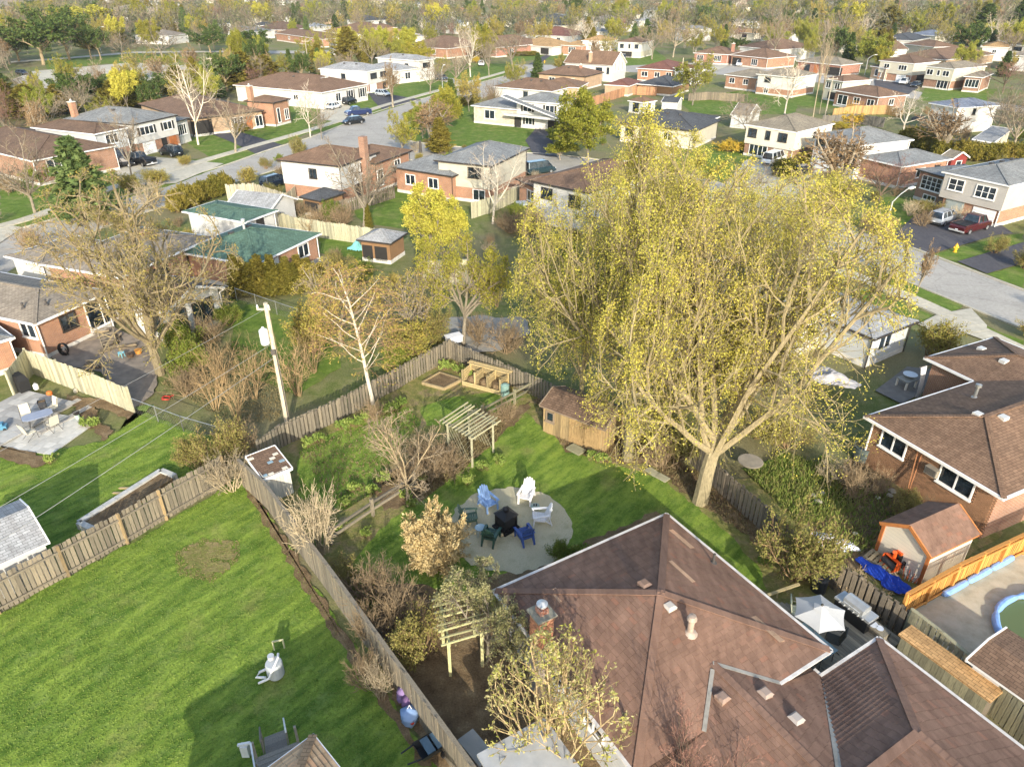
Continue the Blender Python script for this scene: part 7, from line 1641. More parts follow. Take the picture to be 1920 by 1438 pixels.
m = MB(); m.add([(.2,-.35,0),(.62,-.35,0),(.62,.35,0),(.2,.35,0),(.2,-.35,.4),(.5,-.35,.5),(.5,.35,.5),(.2,.35,.4)], [(0,3,2,1),(0,1,5,4),(2,3,7,6),(3,0,4,7),(4,5,6,7)]); m.build('auger_housing', [og], r)
MB().tube([(.45, -.33, .2), (.45, .33, .2)], .14, 8).build('auger', [METAL_D], r); MB().box(-.25, -.16, .25, .2, .16, .6).build('engine', [BK], r); MB().box(-.2, -.13, .6, .12, .13, .7).build('engine_cover', [og], r)
MB().tube([(.3, 0, .45), (.32, 0, .75), (.5, .08, .9)], .08, 8).build('chute', [og], r)
for s in (-1, 1):
 MB().tube([(-.05, s*.26, .2), (-.05, s*.36, .2)], .2, 14).build('wheel', [TYRE], r); MB().tube([(-.2, s*.2, .4), (-.75, s*.24, .9), (-.95, s*.24, .95)], .02, 6).build('handlebar', [BK], r)
b = P(1705, 1085); r = thing('folding_frame', 'tangle of white metal folding frames beside the orange machine', 'metal frame', (b.x, b.y, LAYER[0]), math.radians(-40))
for k in range(7): a = k*.25-.7; MB().tube([(a*.3, -.35, .05), (a*.6, .35, .6+.05*k)], .014, 5).build('tube', [METAL_W if k % 2 else og], r)
patch('pond', [(1550,930),(1570,918),(1592,922),(1600,945),(1588,955),(1560,945)], plain('#15181a', .15, .3), .06, .2)
for i, (x, y, s) in enumerate(((1533, 945, .2), (1540, 928, .16), (1672, 925, .2), (1667, 933, .16), (1645, 937, .13), (1602, 1004, .12), (1524, 933, .15))):
 b = P(x, y); m = MB(); m.lathe([(s*.7, 0), (s, s*.25), (s*.8, s*.5), (s*.2, s*.6)], n=9); m.v = [(a+random.uniform(-.2, .2)*s, c+random.uniform(-.2, .2)*s, z) for a, c, z in m.v]
 o = m.build('stone', [plain('#b0a994', .9, .2, 8)], None, (b.x, b.y, LAYER[0])); tag(o, 'pale rounded stone lying in the untidy right yard', 'stone', 'loose pale stones in the right yard')
b = P(1404, 880); o = thing('round_tabletop', 'round grey-tan garden table behind the dark fence', 'table', (b.x, b.y, .5), 0); q = MB().lathe([(.62, 0), (.64, .03), (.62, .05)], n=28).build('disc', [plain('#8f8573', .9, .2)], o); MB().tube([(0, 0, -.5), (0, 0, .02)], .05, 8).build('pedestal', [METAL_D], o)
b = P(1545, 745, 1.6); o = tarp('large whitish cloth awning seen through the right of the maple crown', (1545, 742), 1.6, 1.0, '#a8a4a2', 8, .5, math.radians(-35)); o.location.z = 1.2
for i, (x, y) in enumerate(((1262, 648), (1277, 636))):
 b = P(x, y); r = thing('red_chair', '%s red garden chair glimpsed between the maple crowns' % ('nearer' if i == 0 else 'further'), 'chair', (b.x, b.y, LAYER[0]), .8*i)
 rm_ = plain('#a8321f', .5, .15); MB().box(-.28, -.28, .35, .28, .28, .42).build('seat', [rm_], r); MB().box(-.32, -.28, .4, -.26, .28, 1.0).build('backrest', [rm_], r)
 for x_ in (-.25, .25):
  for y_ in (-.25, .25): MB().box(x_-.03, y_-.03, 0, x_+.03, y_+.03, .36).build('leg', [rm_], r)
patch('back_patio', [(1640,735),(1700,690),(1790,700),(1745,730),(1690,760)], plain('#77736c', .9, .2), 0, 3)
b = P(1697, 727); r = thing('patio_table', 'round white-topped table on the shaded patio behind the brick bungalow', 'table', (b.x, b.y, LAYER[0]), .4)
MB().lathe([(.4, .72), (.42, .75), (.4, .76)], (.25, .1, 0), 20).build('table_top', [plain('#d5d8d8', .4, .08)], r); MB().box(-.5, -.4, .5, .45, .4, .56).build('lower_top', [plain('#8e8d84', .6, .1)], r)
for x in (-.42, .38):
 for y in (-.34, .34): MB().box(x-.05, y-.05, 0, x+.05, y+.05, .5).build('leg', [plain('#cfccc2', .6, .1)], r)
b = P(1738, 715, 1.0); r = thing('gazebo_curtain', 'white tied-back curtains hanging under the notch of the brown roof', 'curtain', (b.x, b.y, 0), math.radians(26))
for s in (-1, 1):
 m = MB(); vs = []
 for i in range(9):
  t = i/8; c = s*(.75-.35*math.sin(t*1.6)); wd = .28-.1*math.sin(t*3.1)
  for j in range(7): u = j/6-.5; vs.append((c+u*wd*2, .06*math.sin(j*2.2), 2.2-2.2*t))
 m.add(vs, [(i*7+j, i*7+j+1, (i+1)*7+j+1, (i+1)*7+j) for i in range(8) for j in range(6)]); m.build('curtain_panel', [cloth('#dcdcda')], r, smooth=True)
MB().beam((-1.2, 0, 2.22), (1.2, 0, 2.22), .05, .05).build('curtain_rod', [METAL_D], r)
pav = plain('#c2bfb6', .85, .12, 4, objvar=.22); c0, c1, c3 = P(20, 810), P(100, 853), P(100, 770)
o0 = P(95, 855); e1 = P(186, 790)-o0; e2 = P(10, 810)-o0
def paver_field(label, o, u, v, nu, nv, z, mat):
 root = thing('paved_terrace', label, 'terrace', (o.x, o.y, 0)); U, V = u/nu, v/nv; a = math.atan2(U.y, U.x)
 me = MB().box(.008, .008, 0, U.length-.008, V.length-.008, .06).mesh('paver', [mat]);
 for i in range(nu):
  for j in range(nv):
   q = U*i+V*j; obj('paver', me, root, (q.x, q.y, z+random.uniform(-.004, .004)), (0, 0, a))
 return root
n1 = max(2, round(e1.length/.5)); e2 = Vector((-e1.y, e1.x, 0)).normalized()*e2.length
paver_field('lower terrace of pale stone pavers under the metal table', o0, e1, e2, n1, max(2, round(e2.length/.5)), .02, pav)
o1 = P(100, 772); e1 = P(165, 735)-o1; e2 = Vector((-e1.y, e1.x, 0)).normalized()*4.2
o1 = o0+Vector((-e1.y, e1.x, 0)).normalized()*3.1-e1.normalized()*1.2
e1 = e1.normalized()*5.6
paver_field('upper grey paver terrace beside the covered grill at the left edge', o1, e1, e2, 11, 8, .14, plain('#a9a7a1', .85, .12, 4, objvar=.3))
for k, (x0, y0, x1, y1) in enumerate(((60, 800, 150, 752), (75, 815, 170, 765))):
 a, b = P(x0, y0), P(x1, y1); o = MB().beam((0, 0, .1-.03*k), b-a+Vector((0, 0, .1-.03*k)), .35, .12).build('step', [plain('#a39d93', .9, .15)], None, a); tag(o, '%s long stone step between the two terraces' % ('upper' if k == 0 else 'lower'), 'step')
b = P(78, 800); tb = thing('patio_table', 'grey metal garden table with six-sided top on the pale terrace', 'table', (b.x, b.y, .08), math.radians(38)); mt = plain('#8f95a3', .4, .15)
m = MB(); m.prism([(-.75, -.25), (-.5, -.45), (.5, -.45), (.75, -.25), (.75, .25), (.5, .45), (-.5, .45), (-.75, .25)], .68, .71); m.build('table_top', [mt], tb)
for x in (-.55, .55):
 for y in (-.3, .3): MB().tube([(x*.7, y*.7, .68), (x, y, 0)], .018, 6).build('leg', [METAL_D], tb)
for i, (x, y, rz, lab) in enumerate(((55, 793, -55, 'cream-backed patio chair at the far left side of the metal table'), (102, 778, -120, 'cream-backed patio chair at the far right end of the metal table'), (60, 824, 60, 'patio chair nearest the viewer at the metal table'), (104, 808, 150, 'patio chair at the right near side of the metal table'))):
 b = P(x, y); patio_chair(lab, (b.x, b.y, .08), math.radians(rz), '#55534d', '#cfc7b0', 'chairs at the metal garden table')
b = P(45, 735); r = thing('covered_grill', 'barbecue under a black fitted cover on the grey terrace', 'grill', (b.x, b.y, .2), math.radians(-35)); m = MB(); m.add([(-.5,-.3,0),(.5,-.3,0),(.5,.3,0),(-.5,.3,0),(-.58,-.3,.75),(.58,-.3,.75),(.58,.3,.75),(-.58,.3,.75),(-.33,-.22,1.05),(.33,-.22,1.05),(.33,.22,1.05),(-.33,.22,1.05)], [(0,1,5,4),(1,2,6,5),(2,3,7,6),(3,0,4,7),(4,5,9,8),(5,6,10,9),(6,7,11,10),(7,4,8,11),(8,9,10,11)]); m.build('cover', [cloth('#1d1d1e', .3)], r); MB().box(-.2, -.32, .6, .1, -.3, .68).build('strap', [plain('#3b3b3b')], r)
b = P(84, 771); r = thing('planter', 'dark tall square planter between the terraces', 'planter', (b.x, b.y, .1), .5); m = MB(); m.add([(-.15,-.15,0),(.15,-.15,0),(.15,.15,0),(-.15,.15,0),(-.2,-.2,.6),(.2,-.2,.6),(.2,.2,.6),(-.2,.2,.6)], [(0,3,2,1),(0,1,5,4),(1,2,6,5),(2,3,7,6),(3,0,4,7)]); m.build('pot', [plain('#35363a', .6, .15)], r); MB().box(-.17, -.17, .5, .17, .17, .54).build('soil', [SO], r)
b = P(71, 735); o = thing('gas_bottle', 'white gas bottle beside the covered barbecue', 'gas bottle', (b.x, b.y, .2)); MB().lathe([(.12, 0), (.15, .06), (.15, .3), (.08, .38)], n=14).build('bottle', [plain('#dcdcdc', .4, .06)], o); MB().lathe([(.05, .38), (.05, .45)], n=8).build('valve', [METAL_G], o)
b = P(95, 744); o = MB().lathe([(.1, 0), (.16, .06), (.17, .2), (.12, .28), (.05, .3)], n=14).build('clay_pot', [plain('#d0702e', .7, .2)], None, (b.x, b.y, .1)); tag(o, 'bright orange clay pot at the edge of the grey terrace', 'flower pot')
b = P(147, 787); o = thing('flower_pot', 'pale green pot with dark planting bowl on the terrace corner', 'flower pot', (b.x, b.y, .08)); MB().lathe([(.1, 0), (.13, .25), (.12, .26)], n=12).build('pot', [plain('#a9c3ae', .5, .1)], o); MB().lathe([(.12, .26), (.2, .45), (.18, .46), (.1, .4)], n=12).build('bowl', [plain('#2b2724', .8, .2)], o)
b = P(143, 736); o = MB().lathe([(.1, 0), (.13, .1), (.1, .2), (.02, .24)], n=10).build('garden_stone', [plain('#d8cdb4', .8, .15)], None, (b.x, b.y, .02)); tag(o, 'cream stone at the foot of the pale board fence', 'stone')
b = P(6, 810); o = thing('toy_car', 'blue and dark plastic toy car at the left edge of the terrace', 'toy car', (b.x, b.y, .15), .3); MB().box(-.3, -.18, .08, .3, .18, .3).box(-.15, -.15, .3, .15, .15, .45).build('body', [plain('#4a7c96', .4, .1)], o)
for x in (-.2, .2):
 for y in (-.19, .19): MB().tube([(x, y-.02, .09), (x, y+.02, .09)], .09, 10).build('wheel', [BLK], o)
patch('flower_bed', [(190,795),(215,810),(195,830),(150,775),(120,742),(200,752),(252,778),(240,790),(180,765)], SO, .12, .25); patch('flower_bed', [(0,838),(60,850),(100,868),(70,880),(0,860)], SO, .12, .25)
ml = plain('#bcbab2', .8, .2, 4); ts = [P(*p) for p in ((152, 990), (305, 892), (328, 900), (175, 1000))]
r = thing('stone_planter', 'long narrow raised planter with pale stone rim behind the grey fence', 'planter', (ts[0].x, ts[0].y, 0)); q = [p-ts[0] for p in ts]; wd = .95; d = (q[1]-q[0]); nn = Vector((d.y, -d.x, 0)).normalized()*1.0; L = d.length; k = max(3, round(L/.6))
for s in range(k):
 a, b = q[0].lerp(q[1], s/k), q[0].lerp(q[1], (s+.97)/k); MB().beam(a+Vector((0, 0, .2)), b+Vector((0, 0, .2)), .28, .4).build('block', [ml], r)
for s in (0, 1): a = q[s]; MB().beam(a+Vector((0, 0, .2)), a+nn+Vector((0, 0, .2)), .28, .4).build('block', [ml], r)
m = MB(); m.prism([p.xy for p in (q[0], q[1], q[1]+nn, q[0]+nn)], .02, .3); m.build('soil', [SO], r)
for i, (x0, y0, x1, y1) in enumerate(((212, 925, 236, 933), (224, 916, 250, 924))):
 a, b = P(x0, y0), P(x1, y1); o = MB().beam((0, 0, .04), b-a+Vector((0, 0, .3)), .12, .04).build('loose_plank', [wood('#c2a878')], None, a); tag(o, '%s of two tan planks lying against the stone rim' % ('lower' if i == 0 else 'upper'), 'plank')
patch('left_yard', [(70,660),(130,690),(190,700),(250,770),(290,740),(300,690),(270,640),(200,610),(120,640)], plain('#8b7f70', .9, .3, 1.5), .1, .4)
dmm = wood('#857a66'); b = P(205, 645); r = thing('wooden_steps', 'weathered open wooden steps up to the patio door', 'steps', (b.x, b.y, 0), math.radians(32))
for k in range(5): MB().box(-.5, -.9+k*.25, .12+k*.14, .5, -.68+k*.25, .16+k*.14).build('tread', [dmm], r)
for s in (-1, 1): MB().beam((s*.45, -.95, .05), (s*.45, .3, .78), .05, .18).build('stringer', [dmm], r); MB().beam((s*.48, -.9, .95), (s*.48, .3, 1.65), .05, .06).build('handrail', [dmm], r)
b = P(124, 668); r = thing('hose_reel', 'black coiled hose on a stand against the orange brick wall', 'hose', (b.x, b.y, 0)); m = MB()
for k in range(5): m.tube([(.32*math.cos(t)*(1-.04*k), .05*k-.1, .55+.45*math.sin(t)*(1-.04*k)) for t in np.linspace(0, 6.283, 17)], .03, 5)
m.build('hose_coil', [BK], r); MB().beam((-.25, 0, 0), (-.1, 0, .6), .05, .05).beam((.25, 0, 0), (.1, 0, .6), .05, .05).build('stand', [METAL_D], r)
b = P(230, 672); r = thing('garden_stool', 'pale blue plastic stool beside the brown tubs in the left yard', 'stool', (b.x, b.y, .02)); sm_ = plain('#7fc3d0', .5, .1); MB().lathe([(.2, .4), (.21, .43), (.15, .44)], n=14).build('seat', [sm_], r)
for k in range(4): a = k*1.57+.5; MB().tube([(.15*math.cos(a), .15*math.sin(a), .4), (.2*math.cos(a), .2*math.sin(a), 0)], .02, 6).build('leg', [sm_], r)
for i, (x, y, c, lab) in enumerate(((246, 672, '#5f4a38', 'brown half barrel tub beside the blue stool'), (261, 665, '#c98a3a', 'orange clay tub right of the brown half barrel'))):
 b = P(x, y); o = thing('tub', lab, 'tub', (b.x, b.y, .02)); MB().lathe([(.17, 0), (.24, .35), (.25, .36), (.21, .36)], n=14).build('tub', [plain(c, .8, .2)], o); MB().lathe([(.2, .3), (.05, .33)], n=14).build('soil', [SO], o)
for i, (x, y, rz) in enumerate(((190, 628, 20), (205, 660, 60), (222, 640, 110), (240, 655, 15), (178, 690, -18))):
 b = P(x, y); r = thing('timber_pile', ['leaning heap of old branches by the left patio door', 'short heap of weathered boards below the steps', 'stack of dark planks under the many-limbed tree', 'pale boards leaning near the many-limbed tree', 'row of flat planks along the pale fence'][i], 'wood pile', (b.x, b.y, .02), math.radians(rz))
 for k in range(7): MB().beam((-.6, random.uniform(-.25, .25), .05+.05*k), (.6, random.uniform(-.25, .25), random.uniform(.05, .5)), .1, .05).build('board', [wood('#9a8a70' if k % 2 else '#6f6353')], r)
b = P(312, 748); o = thing('red_wreath', 'red ring-shaped hose lying on the ground behind the chain-link fence', 'hose', (b.x, b.y, .03)); MB().tube([(.22*math.cos(t), .22*math.sin(t), .05+.03*math.sin(3*t)) for t in np.linspace(0, 6.283, 17)], .05, 6).build('ring', [plain('#b8392a', .6, .2)], o); MB().tube([(.1, .1, .08), (.35, .3, .05)], .03, 6).build('loose_end', [plain('#b8392a', .6, .2)], o)
tarp('turquoise cover bundled at the corner of the pale roof gazebo', (671, 470), .9, .6, '#74b3b0', 9, .8, 0)
b = P(852, 660); o = MB().box(-.5, -.3, 0, .5, .3, .4).box(-.55, -.35, .4, .55, .35, .46).build('white_box', [plain('#dcdad8', .5, .08)], None, (b.x, b.y, .8), (0, 0, .5)); tag(o, 'white boxy lid showing just above the back fence corner', 'box')
b = P(838, 535); o = MB().box(-2.0, -.05, 0, 2.0, .05, 2.1).box(-2.1, -.1, 2.1, 2.1, .1, 2.16).build('screen_panel', [plain('#d6cba4', .8, .15)], None, (b.x, b.y, 0), (0, 0, .1)); tag(o, 'pale yellow screen wall seen through the olive tree', 'screen')
tarp('grey shaded garden sheet on the ground behind the back fence', (905, 625), 3.2, 3.0, '#9a958a', 12, .12, .4, 'ground_sheet')
b = P(985, 395); r = thing('hot_tub', 'dark garden tub with blue-white lid beside the brick wing', 'hot tub', (b.x, b.y, 0), .4); MB().box(-.9, -.7, 0, .9, .7, .8).build('tub', [plain('#33383c', .7, .2)], r); MB().box(-.95, -.75, .8, .95, .75, .92).build('lid', [plain('#aab6c2', .5, .1)], r)
dk2 = thing('wooden_balcony', 'orange cedar balcony deck on the grey roof split-level', 'balcony', tuple(P(850, 362)), math.radians(-12)); om2 = wood('#b5763c', .25)
for i in range(12): MB().box(-2.2, -1.2+i*.2, 1.3, 2.2, -1.02+i*.2, 1.34).build('plank', [om2], dk2)
for x in np.linspace(-2.2, 2.2, 12): MB().box(x-.03, -1.22, 1.34, x+.03, -1.16, 2.1).build('baluster', [om2], dk2)
MB().beam((-2.25, -1.19, 2.12), (2.25, -1.19, 2.12), .08, .06).build('handrail', [om2], dk2)
for x in (-2.1, 2.1): MB().box(x-.07, -1.2, 0, x+.07, -1.06, 1.3).build('post', [om2], dk2)
b = P(1608, 208); dk3 = thing('wooden_deck', 'small light wood deck with railing at the brick bungalow', 'deck', (b.x, b.y, 0), math.radians(-63)); lm = wood('#c0974f', .25)
for i in range(10): MB().box(-1.8+i*.36, -1.2, .9, -1.46+i*.36, 1.2, .95).build('plank', [lm], dk3)
for x in np.linspace(-1.8, 1.8, 8): MB().box(x-.04, -1.2, .9, x+.04, -1.14, 1.8).build('baluster', [lm], dk3)
MB().beam((-1.8, -1.17, 1.82), (1.8, -1.17, 1.82), .08, .06).build('handrail', [lm], dk3); MB().box(-1.8, -1.2, 0, 1.8, -1.1, .85).build('skirt', [lm], dk3)
b = P(1719, 240); o = thing('parasol', 'black folded-down parasol on the patio of the white house above the hedge', 'parasol', (b.x, b.y, 0)); MB().lathe([(1.3, 1.25), (1.2, 1.5), (.4, 1.9), (.05, 2.0)], n=8).build('canopy', [cloth('#202124')], o); MB().tube([(0, 0, 0), (0, 0, 2.0)], .04, 6).build('pole', [METAL_D], o)
b = P(1270, 190); r = thing('swing_frame', 'yellow play slide frame by the low white shed', 'play frame', (b.x, b.y, 0), .6); ym = plain('#e0d53c', .5, .1)
MB().beam((-1.5, 0, .3), (.8, 0, 1.9), .5, .06).build('slide', [ym], r)
for x, y in ((.8, -.4), (.8, .4), (1.3, -.4), (1.3, .4)): MB().beam((x, y, 0), (x-.1, y, 2.3), .08, .08).build('post', [ym], r)
# ================================================================ trees and shrubs where they stand
def T(key, bx, by, ty, wpx, name, label, cat='tree', group=None, phrase=None, rot=None):
 p = P(bx, by); h = max(.3, htop(bx, by, ty)); dep = proj(p.x, p.y, h*.6)[2]
 return place_tree(ARCH[key], p.x, p.y, h, wpx*dep/FPX, name, label, cat, group, rot, phrase)
def spot(bx, by, ty, wpx):
 p = P(bx, by); h = htop(bx, by, ty); return p, h, wpx*proj(p.x, p.y, h*.55)[2]/FPX
def maple(seed, bx, by, ty, wpx, label, lean=(0, 0, 1), limbs=7, trunk=.17, r=.3, spread=(22, 52), cl=9, n4=6, name='maple_tree', st=.6, shear=(0, 0)):
 p, h, w = spot(bx, by, ty, wpx); rng = R(seed)
 lv = [dict(seg=4, wob=.05, taper=.75), dict(n=limbs, L=3.1, ang=spread, start=st, seg=6, wob=.1, up=.01, taper=.3, r=.42, fall=.0, lead=.7),
   dict(n=10, L=.44, ang=(30, 70), start=.25, seg=4, wob=.15, up=.03, taper=.4, r=.45, fall=.45),
   dict(n=7, L=.55, ang=(28, 65), start=.15, seg=3, wob=.22, up=.02, taper=.4, r=.5, fall=.4), dict(n=n4, L=.6, ang=(25, 60), start=.15, seg=2, wob=.22, up=.02, taper=.5, r=.6, fall=.3)]
 a = make_arch('maple%d' % seed, rng, one(h*trunk, r, lean), lv, 3, bark('#8f8468', .35), bark('#8f8463', .3),
  dict(levels=[4], per=3, spread=.1, f0=.3, clump=cl, cs=.11, size=.054, mat=L_MAPLE, aspect=1.6), rmin=.01, target=(h, w)+shear)
 return place_tree(a, p.x, p.y, h, w, name, label, 'tree', None, 0.)
maple(101, 1176, 862, 240, 440, 'large yellow-budding maple with the trunk beside the plank shed', (.03, .05, 1), 11, .34, .3, (8, 58), cl=5, st=.85, shear=(-.06, .06))
maple(105, 1228, 575, 238, 350, 'yellow-budding maple standing behind the two large ones with its crown highest', (0, 0, 1), 9, .3, .26, (8, 62), cl=6, n4=5, st=.8)
maple(102, 1312, 943, 320, 560, 'large yellow-budding maple with the thick leaning trunk by the dark fence', (.1, .0, 1), 13, .17, .4, (10, 72), cl=5, shear=(.13, .1))
maple(103, 1088, 762, 420, 300, 'slimmer yellow-budding maple rising behind the plank shed', (0, 0, 1), 8, .28, .16, (10, 65), cl=6, n4=4)
maple(104, 1440, 585, 320, 350, 'yellow street maple standing behind the two big maple crowns', (.05, 0, 1), 9, .25, .22, (10, 70), cl=6, n4=4)
p, h, w = spot(301, 702, 325, 400); rng = R(110)
a = make_arch('limbed', rng, one(h*.16, .3, (-.03, 0, 1)), [dict(seg=3, wob=.05, taper=.8), dict(n=9, L=3.4, ang=(14, 55), start=.7, seg=6, wob=.1, up=.05, taper=.3, r=.5, fall=.1),
 dict(n=9, L=.42, ang=(30, 65), start=.25, seg=4, wob=.18, up=.03, taper=.4, r=.42, fall=.4), dict(n=7, L=.5, ang=(28, 60), start=.2, seg=3, wob=.2, up=.0, taper=.4, r=.5, fall=.3), dict(n=8, L=.5, ang=(25, 60), start=.2, seg=2, wob=.2, taper=.5, r=.6)],
 3, bark('#93866a', .35), bark('#7f745a', .3), dict(levels=[4], per=2, spread=.07, size=.075, mat=leaf('#7f7a40', '#958c4c', '#8c854c', '#787240')), rmin=.009, target=(h, w))
place_tree(a, p.x, p.y, h, w, 'budding_tree', 'wide many-limbed budding tree in front of the white garden room', 'tree', None, 0)
p, h, w = spot(701, 764, 490, 215); rng = R(111)
a = make_arch('birch', rng, one(h*.84, .13, (-.03, .02, 1)), [dict(seg=7, wob=.02, taper=.3), dict(n=20, L=.36, ang=(22, 45), start=.25, seg=5, wob=.08, up=.1, taper=.25, r=.26, fall=.45),
 dict(n=7, L=.42, ang=(30, 60), start=.3, seg=3, wob=.15, up=-.08, taper=.4, r=.4, fall=.4), dict(n=6, L=.6, ang=(25, 60), start=.2, seg=3, wob=.15, up=-.25, taper=.4, r=.5)],
 2, B_WHITE, bark('#94765a', .3), dict(levels=[3], per=4, spread=.08, size=.055, mat=L_ORANGE, aspect=2.4), rmin=.007, target=(h, w))
place_tree(a, p.x, p.y, h, w, 'birch_tree', 'white-trunked birch with rusty catkins inside the back fence', 'tree', None, 0)
for i, (lv, bx, by, ty, w_, name, lab, kw) in enumerate((
 (None, 765, 950, 775, 200, 'bare_tree', 'slim bare garden tree at the end of the grey post-and-rail fence', dict(spread=44, limbs=6, trunk=.62, r=.085, bk=B_TAN)),
 (dict(levels=[3, 4], per=14, spread=.13, size=.1, mat=L_YELLOW), 803, 520, 352, 150, 'yellow_tree', 'rounded bright yellow-green tree beside the pale roof gazebo', dict(spread=44, limbs=8, up=.1, dens=1.3)),
 (dict(levels=[4], per=8, spread=.12, size=.08, mat=L_OLIVE), 868, 652, 430, 195, 'budding_tree', 'olive budding tree between yellow tree and big maple', dict(spread=44, limbs=8, dens=1.3)),
 (dict(levels=[4], per=3, spread=.1, size=.07, mat=L_ORANGE), 640, 648, 485, 165, 'budding_tree', 'rusty budding tree behind the white birch on the left', dict(spread=46, limbs=8)),
 (dict(levels=[4], per=2, spread=.1, size=.07, mat=L_ORANGE), 765, 640, 500, 150, 'budding_tree', 'rusty budding tree behind the white birch on the right', dict(spread=46, limbs=8)),
 (dict(levels=[4], per=7, spread=.05, size=.05, mat=leaf('#77794e', '#8f8f62', '#a3a178', '#82845a')), 915, 1240, 1085, 235, 'budding_shrub', 'grey-green spreading shrub between arbour and white wall', dict(spread=60, limbs=9, trunk=.1, r=.07, dens=1.4, n3=6)))):
 p, h, w = spot(bx, by, ty, w_); kw.setdefault('r', .16); bare('near%d' % i, 200+i, leaves=lv, target=(h, w), H=h, **kw)
 place_tree(ARCH['near%d' % i], p.x, p.y, h, w, name, lab, 'shrub' if 'shrub' in name else 'tree', None, 0)
